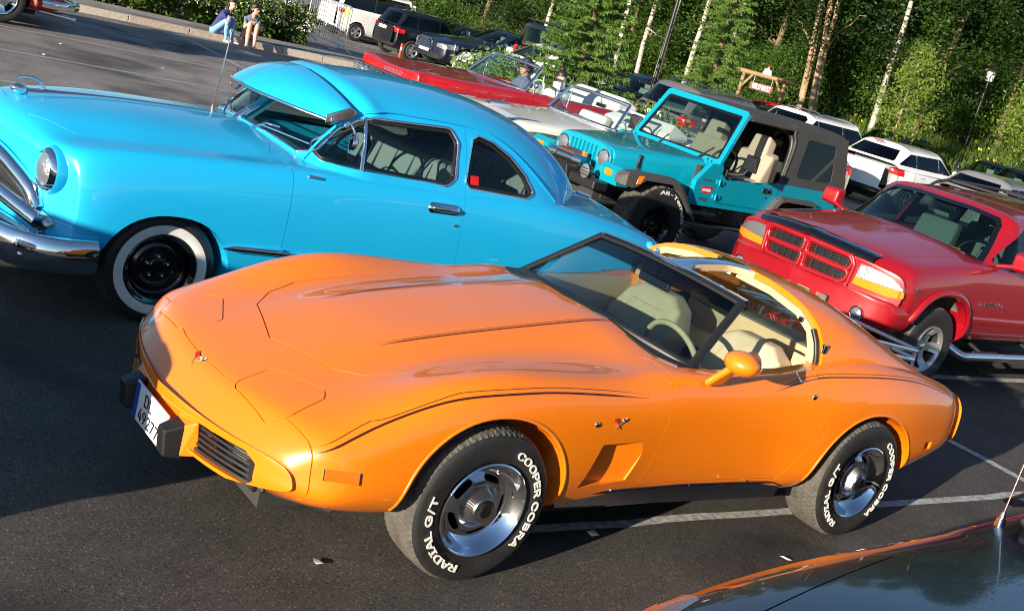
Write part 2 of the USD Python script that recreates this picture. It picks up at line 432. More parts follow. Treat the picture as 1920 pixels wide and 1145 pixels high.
def ribbon(pts, nrm, w, lift=0.0012, th=0.0):
    """flat strip along points, lying on a surface with the given normals"""
    p = np.asarray(pts, float); n = np.asarray(nrm, float)
    t = np.gradient(p, axis=0); s = np.cross(n, t); s /= np.maximum(np.linalg.norm(s, axis=1, keepdims=True), 1e-12)
    w = np.broadcast_to(np.asarray(w, float), (len(p),))[:, None]
    G = np.stack([p + n*lift - s*w/2, p + n*lift + s*w/2], 1)
    return G.reshape(-1, 3), grid_faces(len(p), 2)
def patch(c00, c10, c11, c01, n=10, bulge=0.0, th=0.004):
    """thin bowed pane between four corners"""
    c00, c10, c11, c01 = map(lambda q: np.asarray(q, float), (c00, c10, c11, c01))
    u = np.linspace(0, 1, n)[:, None, None]; v = np.linspace(0, 1, n)[None, :, None]
    P = c00*(1-u)*(1-v) + c10*u*(1-v) + c11*u*v + c01*(1-u)*v
    nr = np.cross(c10-c00, c01-c00); nr /= np.linalg.norm(nr)
    P = P + nr*bulge*(4*u*(1-u))*(1 - 0.25*(2*v-1)**2)
    A, B = P, P - nr*th
    F = grid_faces(n, n); k = n*n
    e = [(i, 0) for i in range(n)] + [(n-1, j) for j in range(1, n)] + [(i, n-1) for i in range(n-2, -1, -1)] + [(0, j) for j in range(n-2, 0, -1)]
    e = np.array([a*n+b for a, b in e]); en = np.roll(e, -1)
    S = np.vstack([np.stack([e, e+k, en+k], 1), np.stack([e, en+k, en], 1)])
    return np.vstack([A.reshape(-1, 3), B.reshape(-1, 3)]), np.vstack([F[:, ::-1], F + k, S[:, ::-1]])
def lathe(prof, n=64, axis='y', arc=None):
    """profile of (radius, along) spun about the axis"""
    p = np.asarray(prof, float); th = np.arange(n)*2*np.pi/n
    V = np.stack([p[None, :, 0]*np.cos(th)[:, None], np.broadcast_to(p[None, :, 1], (n, len(p))), p[None, :, 0]*np.sin(th)[:, None]], -1)
    k = len(p); i, j = np.meshgrid(np.arange(n), np.arange(k-1), indexing='ij'); i, j = i.ravel(), j.ravel()
    A, B = i*k+j, i*k+j+1; C, D = ((i+1) % n)*k+j+1, ((i+1) % n)*k+j
    F = np.vstack([np.stack([A, B, C], 1), np.stack([A, C, D], 1)])
    V = V.reshape(-1, 3)
    if axis == 'x': V = V[:, [1, 0, 2]]; F = F[:, ::-1]
    if axis == 'z': V = V[:, [0, 2, 1]]; F = F[:, ::-1]
    return V, F
def xf(mesh, loc=(0, 0, 0), rz=0.0, ry=0.0, rx=0.0, sc=1.0):
    v, f, p = arrs(mesh)
    v = v*np.asarray(sc, float)
    def R(a, i, j):
        m = np.eye(3); m[i, i] = m[j, j] = math.cos(a); m[i, j] = -math.sin(a); m[j, i] = math.sin(a); return m
    A = R(rz, 0, 1) @ R(-ry, 0, 2) @ R(rx, 1, 2)
    v = v @ A.T + np.asarray(loc, float)
    return v, f
def text3(text, h, x=(1, 0, 0), y=(0, 0, 1), at=(0, 0, 0), depth=0.002, bold=False, width=None, centre=True):
    """lettering reading along x with capitals rising along y"""
    t = meshkit.text_mesh(text, h, depth, bold); v = np.array(t.vertices)
    if width: v[:, 0] *= width/(v[:, 0].max()-v[:, 0].min())
    if centre: v[:, 0] -= (v[:, 0].max()+v[:, 0].min())/2
    x, y = np.asarray(x, float), np.asarray(y, float); x /= np.linalg.norm(x); y /= np.linalg.norm(y); z = np.cross(x, y)
    return v @ np.array([x, y, z]) + np.asarray(at, float), np.array(t.faces)
def arc_text(text, h, r, a0, a1, yface, bold=True, depth=0.003, flip=False):
    """lettering round a tyre's outer wall on the plane y = yface facing -y; r = radius of the baseline, angles seen from -y, counter-clockwise from +x"""
    t = meshkit.text_mesh(text, h, depth, bold); v = np.array(t.vertices); f = np.array(t.faces)
    s = (v[:, 0]-v[:, 0].min())/(v[:, 0].max()-v[:, 0].min()); a = a0 + (a1-a0)*s
    rr = r + v[:, 1] if not flip else r - v[:, 1]
    return np.stack([rr*np.cos(a), yface - v[:, 2], rr*np.sin(a)], 1), f
def line_slot(pts, w=0.006, spline=False):
    p = spline_line(pts, 6) if spline else np.asarray(pts, float)
    return LineString(p).buffer(w/2, cap_style=2)
def ring_slot(g, w=0.006): return g.buffer(w).difference(g)
def arch_poly(cx, cz, r, x0=None, x1=None, zb=0.0, n=24, pw=2.0, rx=None):
    th = np.linspace(0, np.pi, n); rx = rx or r
    p = [(cx - rx*np.sign(np.cos(t))*abs(np.cos(t))**(2/pw), cz + r*abs(np.sin(t))**(2/pw)) for t in th]
    return Polygon([(p[0][0], zb)] + p + [(p[-1][0], zb)]).buffer(0)
# ---------------------------------------------------------------- wheels
def mlathe(prof, n=64):
    c = CrossSection([list(map(list, prof))], m3.FillRule.NonZero).revolve(n)
    mm = c.to_mesh(); v = np.asarray(mm.vert_properties)[:, :3].astype(np.float32)[:, [0, 2, 1]]; f = np.asarray(mm.tri_verts)[:, ::-1]
    return Manifold(m3.Mesh(np.ascontiguousarray(v), np.ascontiguousarray(f).astype(np.uint32)))
def tread_mesh(R, w, kind='road', n=216, phase=0.0):
    """crown of the tyre with real grooves; kind road, cross (knobbly) or plain"""
    if kind == 'plain': n = 56
    g = np.linspace(-1, 1, 33 if kind != 'plain' else 9); Y = g*w/2*0.94
    th = np.arange(n)*2*np.pi/n + phase
    T, YY = np.meshgrid(th, Y, indexing='ij'); gg = YY/(w/2*0.94)
    r = R - 0.006*gg**2 - 0.012*np.maximum(0, np.abs(gg)-0.82)/0.18
    if kind == 'road':
        for c in (-0.52, -0.18, 0.18, 0.52): r -= 0.006*np.exp(-((gg-c)/0.035)**2)
        blk = np.floor((T*36/(2*np.pi)*2 + 1.2*np.abs(gg)) % 2) ; edge = np.minimum((T*36/np.pi/2*2 + 0.9*gg) % 1, 1-(T*36/np.pi/2*2+0.9*gg) % 1)
        r -= np.where(edge < 0.17, 0.0035, 0)*(np.abs(gg) < 0.97)
        s = (T*72/(2*np.pi)) % 1
        r -= np.where((np.abs(gg) > 0.78) & (s < 0.45), 0.006, 0)
    elif kind == 'cross':
        for c in (-0.3, 0.3): r -= 0.012*np.exp(-((gg-c+0.12*np.sin(T*22))/0.07)**2)
        s = (T*22/(2*np.pi) + 0.35*gg) % 1; s2 = (T*22/(2*np.pi)*2) % 1
        r -= np.where((s < 0.24), 0.011, 0) + np.where((np.abs(gg) > 0.72) & (s2 < 0.35), 0.012, 0)
    G = np.stack([r*np.cos(T), YY, r*np.sin(T)], -1); G = np.concatenate([G, G[:1]])
    return G.reshape(-1, 3), grid_faces(n+1, len(Y), flip=True)
def sidewall(R, w, rr, n=72, bulge=0.012):
    """both walls of the tyre, outer on -y"""
    def wall(s):
        return [(rr-0.004, s*(w/2-0.022)), (rr+0.004, s*(w/2-0.008)), (rr+0.02, s*(w/2+0.001)), (rr+(R-rr)*0.45, s*(w/2+bulge)), (rr+(R-rr)*0.72, s*(w/2+bulge*0.75)), (R-0.026, s*(w/2+0.002)), (R-0.017, s*w/2*0.955), (R-0.022, s*w/2*0.90)]
    a = lathe(wall(-1), n); b = lathe(wall(1), n)
    inner = lathe([(rr-0.004, -(w/2-0.022)), (rr-0.01, 0), (rr-0.004, w/2-0.022)], n)
    return [a, (b[0], b[1][:, ::-1]), inner]
def rally_wheel(R=0.335, w=0.225):
    y = -w/2
    out = [('tyre', sidewall(R, w, 0.197), M['rubber'], 50), ('tread', tread_mesh(R, w), M['tread'], 25)]
    ring = lathe([(0.199, y-0.004), (0.205, y-0.012), (0.199, y-0.016), (0.190, y-0.008), (0.178, y+0.016), (0.163, y+0.036), (0.150, y+0.043), (0.143, y+0.05)], 96)
    out.append(('trim_ring', ring, M['chrome'], 60))
    disc = mlathe([(0, y+0.075), (0, y+0.048), (0.075, y+0.048), (0.095, y+0.03), (0.112, y+0.03), (0.132, y+0.045), (0.150, y+0.052), (0.150, y+0.075)], 96)
    for k in range(5):
        a = 2*np.pi*k/5 + 0.5; pts = []
        for t in (-0.30, -0.1, 0.1, 0.30):
            pts.append([0.122*math.cos(a+t), y-0.05, 0.122*math.sin(a+t)]); pts.append([0.122*math.cos(a+t), y+0.15, 0.122*math.sin(a+t)])
        disc = disc - hull_pts(pts, 0.011, 10)
    out.append(('wheel_centre', disc, M['brushed'], 40))
    out.append(('barrel', lathe([(0.197, y+0.012), (0.17, y+0.03), (0.165, y+0.09), (0.16, w/2), (0.0, w/2-0.01)], 48), M['steel_dark'], 50))
    cap = mlathe([(0, y+0.05), (0, y-0.024), (0.030, y-0.024), (0.038, y-0.018), (0.050, y-0.017), (0.056, y-0.010), (0.076, y+0.048)], 64)
    out.append(('hub_cap', cap, M['brushed'], 40))
    ribs = [cyl([0.055*math.cos(a), y-0.008, 0.055*math.sin(a)], [0.076*math.cos(a), y+0.046, 0.076*math.sin(a)], 0.0026, seg=6) for a in np.arange(40)*2*np.pi/40]
    out.append(('hub_rib', ribs, M['brushed'], 40))
    out.append(('hub_badge', mlathe([(0, y-0.02), (0, y-0.0265), (0.026, y-0.0265), (0.028, y-0.02)], 40), M['black_gloss'], 40))
    yf = y - 0.0145
    out.append(('lettering', [arc_text('COOPER COBRA', 0.030, 0.243, math.radians(100), math.radians(-12), yf+0.002, depth=0.0035),
                              arc_text('RADIAL G/T', 0.030, 0.243, math.radians(288), math.radians(195), yf+0.002, depth=0.0035)], M['letter_white'], 20))
    return out
def whitewall_wheel(R=0.327, w=0.19):
    y = -w/2; rr = 0.205
    out = [('tyre', sidewall(R, w, rr), M['rubber'], 50), ('tread', tread_mesh(R, w, 'plain'), M['tread_dark'], 30)]
    f = lambda r: y - 0.0125 + 0.010*((r-0.245)/0.05)**2
    out.append(('whitewall', lathe([(0.209, f(0.209)+0.003)] + [(r, f(r)-0.002) for r in np.linspace(0.211, 0.263, 8)] + [(0.265, f(0.265)+0.003)], 96), M['white_rubber'], 60))
    rim = lathe([(0.204, y+0.0), (0.208, y-0.010), (0.203, y-0.014), (0.192, y-0.004), (0.183, y+0.010), (0.176, y+0.013), (0.170, y+0.04), (0.160, y+0.06), (0.150, y+0.064), (0.128, y+0.05), (0.112, y+0.048), (0.098, y+0.058), (0.08, y+0.062), (0.045, y+0.055), (0.038, y+0.045), (0.0, y+0.043)], 96)
    out.append(('rim', rim, M['black_gloss'], 50))
    nuts = [sph([0.062*math.cos(a), y+0.054, 0.062*math.sin(a)], 0.011, 12, (1, 1.4, 1)) for a in np.arange(5)*2*np.pi/5 + math.pi/2]
    for nn in nuts: out.append(('wheel_nut', nn, M['chrome'], 40))
    out.append(('barrel', lathe([(0.16, w/2), (0.0, w/2-0.01)], 32), M['steel_dark'], 50))
    return out
def alloy_wheel(R=0.33, w=0.21, rr=0.205, spokes=5, hole=(0.30, 0.86), frac=0.62, mat='alloy', tread='plain', depth=0.02, text=None, cap='alloy', dirty=False, dish=0.02, textsize=0.028):
    y = -w/2
    hi = tread != 'plain'
    out = [('tyre', sidewall(R, w, rr, 64 if hi else 32), M['rubber'], 50), ('tread', tread_mesh(R, w, tread, n=180), M['tread' if dirty else 'tread_dark'], 28)]
    disc = mlathe([(0, y+depth+0.05), (0, y+depth+0.006), (rr*0.22, y+depth), (rr*0.6, y+depth-0.002+dish*0.5), (rr*0.93, y+0.002), (rr*0.965, y-0.009), (rr*1.005, y-0.010), (rr*1.005, y+0.02), (rr*0.9, y+0.03), (rr*0.6, y+depth+dish+0.03)], 64 if hi else 36)
    for k in range(spokes):
        a = 2*np.pi*(k+0.5)/spokes + 0.3; h = np.pi/spokes*frac; r0, r1 = rr*hole[0], rr*hole[1]
        pts = [(r0*math.cos(a), r0*math.sin(a))]
        h0 = h*0.45
        pts = [(r0*math.cos(a+t), r0*math.sin(a+t)) for t in np.linspace(-h0, h0, 4)] + [(r1*math.cos(a+t), r1*math.sin(a+t)) for t in np.linspace(h, -h, 6)]
        g = Polygon(pts).buffer(-rr*0.03).buffer(rr*0.03)
        disc = disc - prism(g, 'y', y-0.1, y+0.2)
    out.append(('rim', disc, M[mat], 35))
    out.append(('barrel', lathe([(rr*0.99, y+0.015), (rr*0.9, y+0.04), (rr*0.88, w/2), (0.0, w/2-0.01)], 40), M['steel_dark'], 50))
    out.append(('brake_disc', mlathe([(0, y+0.10), (0, y+0.085), (rr*0.62, y+0.085), (rr*0.62, y+0.10)], 32), M['brushed'], 40))
    out.append(('hub_cap', mlathe([(0, y+depth+0.03), (0, y+depth-0.012), (rr*0.12, y+depth-0.010), (rr*0.16, y+depth-0.002), (rr*0.16, y+depth+0.03)], 28), M[cap], 40))
    if text:
        out.append(('lettering', arc_text(text, textsize, R-0.078, math.radians(108), math.radians(-22), y-0.0125, depth=0.003), M['letter_white'], 20))
    return out
def wheel(car, pieces, x, y, z, steer=0.0, roll=0.0, name='wheel'):
    """y < 0: outer face towards -y"""
    p = upath(car, name); UsdGeom.Xform.Define(stage, p)
    rz = (0.0 if y < 0 else math.pi) + steer
    for nm, mesh, mat, sm in pieces:
        put(p, nm, xf(xf(mesh, ry=roll), (x, y, z), rz=rz), mat, sm)
    return p
# ---------------------------------------------------------------- ground
def _sm(t): t = np.clip(t, 0, 1); return t*t*(3-2*t)
def gz(x, y):
    """height of the land: the car park is flat, falls a little towards the far left, and a bank rises behind the cars"""
    x, y = np.asarray(x, float), np.asarray(y, float)
    low = -0.65*_sm((y-22)/12)*_sm((x+6)/10)
    s = .83*x + .55*y; s0 = 33.6 + 7.0*_sm((y-23)/10)
    d = np.clip(s - s0, 0, None); bank = np.where(d < 12, .23*d, 2.76 + .05*(d-12))
    return low + np.minimum(bank, 4.0)
def asphalt(name, dark, light, warm):
    """worn tarmac: separate chips of stone, fine grit, stains and patches"""
    M[name] = usdkit.material(stage, '/World/Looks/' + name, {
        'g': ('geometry', {}), 'fine': ('noise_texture', {'scale': 210.0, 'detail': 4.0, 'roughness': 0.8}), 'mid': ('noise_texture', {'scale': 1.5, 'detail': 7.0, 'roughness': 0.68}),
        'big': ('noise_texture', {'scale': 0.28, 'detail': 4.0, 'distortion': 0.8}), 'blot': ('noise_texture', {'scale': 0.62, 'detail': 3.0, 'distortion': 1.2}), 'vor': ('voronoi_texture', {'scale': 150.0}), 'bw': ('rgb_to_bw', {}),
        'r0': ('rgb_ramp', {'ramp': [(0.05, dark), (0.45, light), (0.80, light), (0.97, warm)]}),
        'r1': ('rgb_ramp', {'ramp': [(0.30, (0.45, 0.45, 0.46)), (0.52, (1.0, 1.0, 1.0)), (0.75, (1.5, 1.45, 1.4))]}),
        'r2': ('rgb_ramp', {'ramp': [(0.28, (0.62, 0.62, 0.63)), (0.55, (0.97, 0.97, 0.97)), (0.8, (1.12, 1.11, 1.09))]}),
        'r3': ('rgb_ramp', {'ramp': [(0.36, (0.78, 0.77, 0.77)), (0.62, (1.10, 1.09, 1.08))]}),
        'r4': ('rgb_ramp', {'ramp': [(0.30, (0.45, 0.45, 0.47)), (0.42, (0.80, 0.79, 0.79)), (0.52, (1.05, 1.04, 1.03))]}),
        'm1': ('mix_color', {'blend_type': 'multiply', 'fac': 1.0, 'use_clamp': False}), 'm2': ('mix_color', {'blend_type': 'multiply', 'fac': 1.0, 'use_clamp': False}),
        'm3': ('mix_color', {'blend_type': 'multiply', 'fac': 1.0, 'use_clamp': False}), 'm4': ('mix_color', {'blend_type': 'multiply', 'fac': 1.0, 'use_clamp': False}),
        'add': ('math', {'math_type': 'add'}), 'bm': ('bump', {'strength': 0.55, 'distance': 0.005}),
        'sx': ('separate_xyz', {}), 'my': ('map_range', {'from_min': 4.5, 'from_max': 8.5, 'to_min': 0.60, 'to_max': 2.1, 'clamp': True}), 'cc': ('combine_xyz', {}), 'm5': ('mix_color', {'blend_type': 'multiply', 'fac': 1.0, 'use_clamp': False}),  # far lot lightened along y: grazing-light brightness put into the colour
        'p': ('principled_bsdf', {'roughness': 0.82, 'specular_ior_level': 0.3})},
        [('g.position', 'fine.vector'), ('g.position', 'mid.vector'), ('g.position', 'big.vector'), ('g.position', 'blot.vector'), ('g.position', 'vor.vector'), ('vor.color', 'bw.color'), ('bw.val', 'r0.fac'),
         ('fine.fac', 'r1.fac'), ('mid.fac', 'r2.fac'), ('big.fac', 'r3.fac'), ('blot.fac', 'r4.fac'),
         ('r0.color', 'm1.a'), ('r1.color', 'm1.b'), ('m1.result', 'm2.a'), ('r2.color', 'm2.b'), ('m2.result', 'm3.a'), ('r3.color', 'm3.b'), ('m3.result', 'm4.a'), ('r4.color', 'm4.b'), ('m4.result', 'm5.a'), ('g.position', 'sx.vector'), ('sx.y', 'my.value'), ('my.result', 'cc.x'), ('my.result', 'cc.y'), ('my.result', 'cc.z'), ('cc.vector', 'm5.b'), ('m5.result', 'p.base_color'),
         ('bw.val', 'add.value1'), ('fine.fac', 'add.value2'), ('add.value', 'bm.height'), ('bm.normal', 'p.normal')], surface='p.BSDF')
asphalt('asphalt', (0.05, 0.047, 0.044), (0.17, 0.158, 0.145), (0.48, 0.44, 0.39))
simple('road_paint', (0.42, 0.42, 0.405), 0.8, bump=(120.0, 0.6), var=0.55, vscale=22.0)
def ground_sheet():
    xs = np.r_[np.linspace(-60, -8, 8), np.linspace(-6, 60, 67), np.linspace(66, 160, 8)]; ys = np.r_[np.linspace(-60, -8, 8), np.linspace(-6, 60, 67), np.linspace(66, 160, 8)]
    X, Y = np.meshgrid(xs, ys, indexing='ij'); Z = gz(X, Y)
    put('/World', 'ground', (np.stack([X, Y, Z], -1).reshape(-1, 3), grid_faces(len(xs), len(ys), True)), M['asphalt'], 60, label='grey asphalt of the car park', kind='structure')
ground_sheet()
# ---------------------------------------------------------------- orange sports car
def build_orange():
    car = thing('sports_car', 'low orange open-top sports car with bulging wings, foremost in the photo', 'car')
    xn = lambda y: -1.03 + 0.35*y*y
    def nose(off, rows): return [(xn(y)+off, y, z) for y, z in rows]
    def st(x, rows): return [(x, y, z) for y, z in rows]
    ring = [(.50,.335),(.70,.385),(.748,.435),(.725,.487),(.61,.503),(.45,.495),(.30,.48),(.15,.465),(0,.455)]
    face = [(y*0.55, .33 + (z-.33)*0.98) for y, z in ring]
    line = [(y*0.02, .335 + (z-.335)*0.95) for y, z in ring]
    tail = lambda off, rows: [(3.58 - .22*y*y + off, y, z) for y, z in rows]
    rb = [(.60,.435),(.735,.465),(.775,.57),(.765,.69),(.70,.768),(.59,.778),(.43,.772),(.25,.768),(0,.768)]
    rc = [(.575,.455),(.71,.478),(.752,.57),(.744,.685),(.682,.752),(.57,.76),(.42,.755),(.24,.752),(0,.752)]
    net = [nose(0.0, line), nose(0.0, face), nose(0.004, ring), nose(0.006, ring),
        [(-.93 + .27*y*y, y, z) for y, z in [(.54,.318),(.765,.368),(.808,.452),(.795,.54),(.722,.572),(.53,.577),(.34,.572),(.17,.562),(0,.558)]],
        [(-.83 + .21*y*y, y, z) for y, z in [(.62,.30),(.815,.355),(.845,.47),(.832,.567),(.762,.618),(.57,.632),(.36,.630),(.18,.626),(0,.624)]],
        st(-.55, [(.70,.28),(.845,.35),(.868,.50),(.85,.605),(.775,.676),(.63,.692),(.44,.692),(.22,.705),(0,.706)]),
        st(-.25, [(.72,.26),(.855,.34),(.875,.52),(.862,.70),(.785,.792),(.66,.802),(.47,.758),(.27,.785),(0,.790)]),
        st(.05, [(.74,.25),(.855,.33),(.876,.52),(.864,.735),(.785,.848),(.67,.857),(.49,.805),(.27,.845),(0,.848)]),
        st(.40, [(.74,.25),(.83,.33),(.862,.54),(.850,.74),(.778,.848),(.67,.858),(.49,.838),(.27,.90),(0,.903)]),
        st(.75, [(.73,.25),(.80,.33),(.838,.56),(.830,.745),(.765,.842),(.68,.86),(.49,.873),(.25,.942),(0,.947)]),
        st(1.02, [(.72,.25),(.785,.33),(.825,.58),(.820,.755),(.768,.862),(.705,.886),(.5,.902),(.25,.948),(0,.953)]),
        st(1.40, [(.72,.25),(.785,.33),(.822,.58),(.812,.75),(.772,.845),(.715,.868),(.5,.87),(.25,.88),(0,.88)]),
        st(1.80, [(.74,.25),(.80,.33),(.838,.56),(.828,.75),(.785,.868),(.715,.895),(.5,.89),(.25,.89),(0,.89)]),
        st(2.10, [(.75,.26),(.848,.34),(.872,.54),(.862,.755),(.80,.905),(.71,.935),(.55,.92),(.28,.90),(0,.90)]),
        st(2.45, [(.75,.27),(.862,.35),(.884,.54),(.872,.765),(.805,.925),(.70,.945),(.55,.915),(.3,.895),(0,.89)]),
        st(2.80, [(.75,.30),(.86,.37),(.88,.55),(.866,.76),(.79,.898),(.69,.915),(.55,.885),(.3,.86),(0,.855)]),
        st(3.10, [(.72,.35),(.825,.415),(.85,.56),(.836,.735),(.765,.85),(.66,.862),(.5,.84),(.3,.82),(0,.815)]),
        st(3.30, [(.66,.405),(.785,.45),(.82,.57),(.808,.71),(.738,.806),(.62,.816),(.45,.80),(.3,.795),(0,.79)]),
        tail(-.06, rb), tail(-.012, rc), tail(-.003, rc), tail(0, [(y*.55, .47+(z-.47)*.97) for y, z in rc]), tail(0, [(y*.02, .48+(z-.48)*.93) for y, z in rc])]
    L = Loft(net, 7, 6); S = L.solid()
    # ---- openings
    archF = arch_poly(0, .30, .425, pw=2.15, rx=.415); archR = arch_poly(2.475, .30, .415, pw=2.1, rx=.415)
    for a in (archF, archR): S = S - both(a, 0.48, 1.0)
    cab = poly([(1.06, -.64), (1.06, .64), (1.30, .685), (2.0, .68), (2.06, .60), (2.06, -.60), (2.0, -.68), (1.30, -.685)], .03)
    S = S - prism(cab, 'z', .32, 1.3)
    S = S - bx(2.0, 2.62, -.55, .55, .62, 1.3)                      # luggage well behind the seats
    # grille slots either side of the plate
    for s in (-1, 1):
        g = poly([(s*.285, .345), (s*.30, .462), (s*.58, .478), (s*.635, .45), (s*.635, .38), (s*.60, .352)], .012)
        S = S - prism(g, 'x', -1.3, -.865)
    S = S - prism(poly([(-.19, .36), (-.19, .45), (.19, .45), (.19, .36)]), 'x', -1.3, -1.0)
    # wing vents
    vent = poly([(.50, .41), (.565, .595), (.60, .62), (.84, .615), (.79, .42)], .012)
    cutv = []
    for s in (-1, 1):
        w = hull_pts([(x, s*y, z) for (x, z), y in [((.515, .39), .795), ((.575, .585), .812), ((.85, .585), .846), ((.80, .40), .812), ((.515, .39), 1.0), ((.575, .585), 1.0), ((.85, .585), 1.0), ((.80, .40), 1.0)]], .006, 8)
        S = S - w
    for s in (-1, 1): S = S - bx(3.02, 3.10, s*.86-.06, s*.86+.06, .50, .545)   # rear marker recess
    # ---- panels
    hood = poly([(-.60, 0), (-.50, .36), (-.40, .47), (-.26, .52), (.2, .535), (.9, .585), (.98, .61), (1.005, .58), (.965, .26), (.925, .21), (.90, 0), (.925, -.21), (.965, -.26), (1.005, -.58), (.98, -.61), (.9, -.585), (.2, -.535), (-.26, -.52), (-.40, -.47), (-.50, -.36)], .02)
    pops = [poly([(-.865, s*.285), (-.70, s*.255), (-.60, s*.50), (-.63, s*.56), (-.78, s*.60), (-.845, s*.57)], .035) for s in (-1, 1)]
    doorx = [(.905, .355), (.93, .55), (.955, .78), (.965, 1.2), (2.06, 1.2), (2.085, .93), (2.065, .80), (2.0, .60), (1.90, .42), (1.86, .355)]
    door = poly(doorx)
    seam = line_slot([(-.765, .2), (-.79, .40), (-.80, .62), (-.77, 1.0)], .004)
    bumper_seam = poly([(-.885, 0), (-.87, .3), (-.80, .6), (-.735, .80), (-.72, 1.2)])
    P = {}
    skin = S
    body = S
    hs = prism(hood, 'z', .55, 1.2); body = body - prism(hood.buffer(.006), 'z', .55, 1.2)
    P['hood'] = (skin ^ hs)
    popm = []
    for g in pops:
        body = body - prism(g.buffer(.0045), 'z', .45, 1.1); popm.append(skin ^ prism(g, 'z', .45, 1.1))
    cock = prism(cab.buffer(.0), 'z', .3, 1.3)
    doors = []
    for s in (-1, 1):
        lo, hi = (.60, 1.0) if s > 0 else (-1.0, -.60)
        body = body - prism(door.buffer(.0035), 'y', lo, hi)
        d = skin ^ prism(door, 'y', lo, hi); doors.append(d)
    sl = LineString([(-.877, 0), (-.865, .2), (-.83, .42), (-.79, .6), (-.765, .74), (-.755, .95)]).buffer(.0022)
    sl2 = LineString([(x, -y) for x, y in [(-.877, 0), (-.865, .2), (-.83, .42), (-.79, .6), (-.765, .74), (-.755, .95)]]).buffer(.0022)
    body = body - prism(sl.union(sl2), 'z', .36, 1.0)
    O = M['paint_orange']
    put(car, 'body', body, O, 30)
    put(car, 'hood', P['hood'], O, 30)
    for m in popm: put(car, 'headlight_cover', m, O, 30)
    dp = []
    for d in doors: dp.append(put(car, 'door', d, O, 30))
    # hood underside / engine bay darkness and floor
    put(car, 'chassis', [bx(-.75, 3.2, -.46, .46, .17, .30), bx(.42, 2.04, -.70, .70, .20, .315)], M['underbody'], 30)
    for s in (-1, 1):
        for a in (lathe_arch(0, .30, .44, s*.47, s*.80), lathe_arch(2.475, .30, .43, s*.47, s*.80)): put(car, 'wheel_arch_liner', a, M['wheelwell'], 40)
    # arch lips
    for cx, aa, r in ((0, archF, .425), (2.475, archR, .415)):
        for s in (-1, 1):
            th = np.linspace(-.14, np.pi+.1, 46); pw = 2.12
            pts = np.array([(cx - .415*np.sign(np.cos(t))*abs(np.cos(t))**(2/pw), .30 + r*np.sign(np.sin(t))*abs(np.sin(t))**(2/pw)) for t in th])
            pts = pts[(pts[:, 1] > .31)]
            q, n = on_side(L, pts + np.stack([(pts[:, 0]-cx)*.012, np.full(len(pts), .004)], 1), s)
            q = q - n*.003
            put(car, 'arch_lip', tube(q, .0085, 8), O, 60)
    # ---- side skirts
    for s in (-1, 1):
        g = poly([(.43, .325), (.46, .27), (1.93, .235), (1.955, .30), (1.88, .322), (1.2, .338)])
        put(car, 'side_skirt', prism(g, 'y', *sorted((s*.70, s*.792))), M['brushed'], 30)
        put(car, 'skirt_trim', tube([(.43, s*.797, .33), (1.2, s*.80, .342), (1.88, s*.80, .327), (1.955, s*.795, .303)], .008, 6), M['black_gloss'], 60)
        for x in (.75, 1.25, 1.65): put(car, 'skirt_screw', sph((x, s*.804, .342), .006, 8), M['chrome'], 50)
    # ---- nose details
    for s in (-1, 1):
        put(car, 'bumper_guard', hull_pts([(-1.065, s*.195, .305), (-1.065, s*.25, .305), (-1.075, s*.20, .395), (-1.075, s*.245, .395), (-1.01, s*.185, .30), (-1.01, s*.26, .30), (-1.01, s*.185, .42), (-1.01, s*.26, .42)], .012), M['black_trim'], 40)
        put(car, 'bumper_guard_mount', hull_pts([(-1.01, s*.18, .31), (-1.01, s*.27, .31), (-1.01, s*.185, .425), (-1.01, s*.268, .425), (-.96, s*.185, .32), (-.96, s*.30, .32), (-.98, s*.19, .45), (-.98, s*.30, .45)], .006), O, 40)
        for k in range(6):
            yy = np.linspace(.27, .66, 9); put(car, 'grille_slat', tube(np.stack([xn(yy)+.028+.002*k, s*yy, np.full(9, .352+.021*k)], 1), .0075, 6), M['black_trim'], 60)
        put(car, 'grille_back', bx(-.885, -.868, *sorted((s*.27, s*.64)), .34, .48), M['black_void'], 20)
        put(car, 'parking_light', [hull_pts([(xn(y_)+.045, s*y_, z_) for y_ in (.48, .53, .60) for z_ in (.405, .462)] + [(-.87, s*.48, .405), (-.87, s*.60, .462)], .004, 8)] , M['white_lens'], 30)
        mk, _n = on_side(L, [(-.725, .52), (-.60, .515), (-.60, .475), (-.725, .48)], s)
        oq = _n*.004
        put(car, 'side_marker_frame', hull_pts(list(mk + oq*.4) + list(mk - _n*.02), .003, 8), M['chrome'], 40)
        cc = mk.mean(0); mi = cc + (mk - cc)*.9
        put(car, 'side_marker', hull_pts(list(mi + oq*1.6) + list(mi - _n*.01), .003, 8), M['amber'], 40)
        put(car, 'rear_marker', bx(3.025, 3.095, *sorted((s*.79, s*.825)), .502, .542), M['red_lens'], 30)
    put(car, 'air_dam', hull_pts([(-.74, -.56, .275), (-.74, .56, .275), (-.58, -.70, .275), (-.58, .70, .275), (-.72, -.60, .33), (-.72, .60, .33), (-.5, -.70, .33), (-.5, .70, .33)], .006), M['steel_dark'], 30)
    # number plate
    pl = put(car, 'number_plate', rbox(-1.045, -1.035, -.175, .175, .27, .425, .003), M['plate_white'], 30)
    put(car, 'plate_band', bx(-1.0468, -1.0455, .13, .172, .273, .422), M['plate_blue'], 20)
    put(car, 'plate_text', [text3('DL', .052, (0, -1, 0), (0, 0, 1), (-1.0465, .02, .357), .0015), text3('49277', .052, (0, -1, 0), (0, 0, 1), (-1.0465, -.005, .287), .0015)], M['letter_black'], 20)
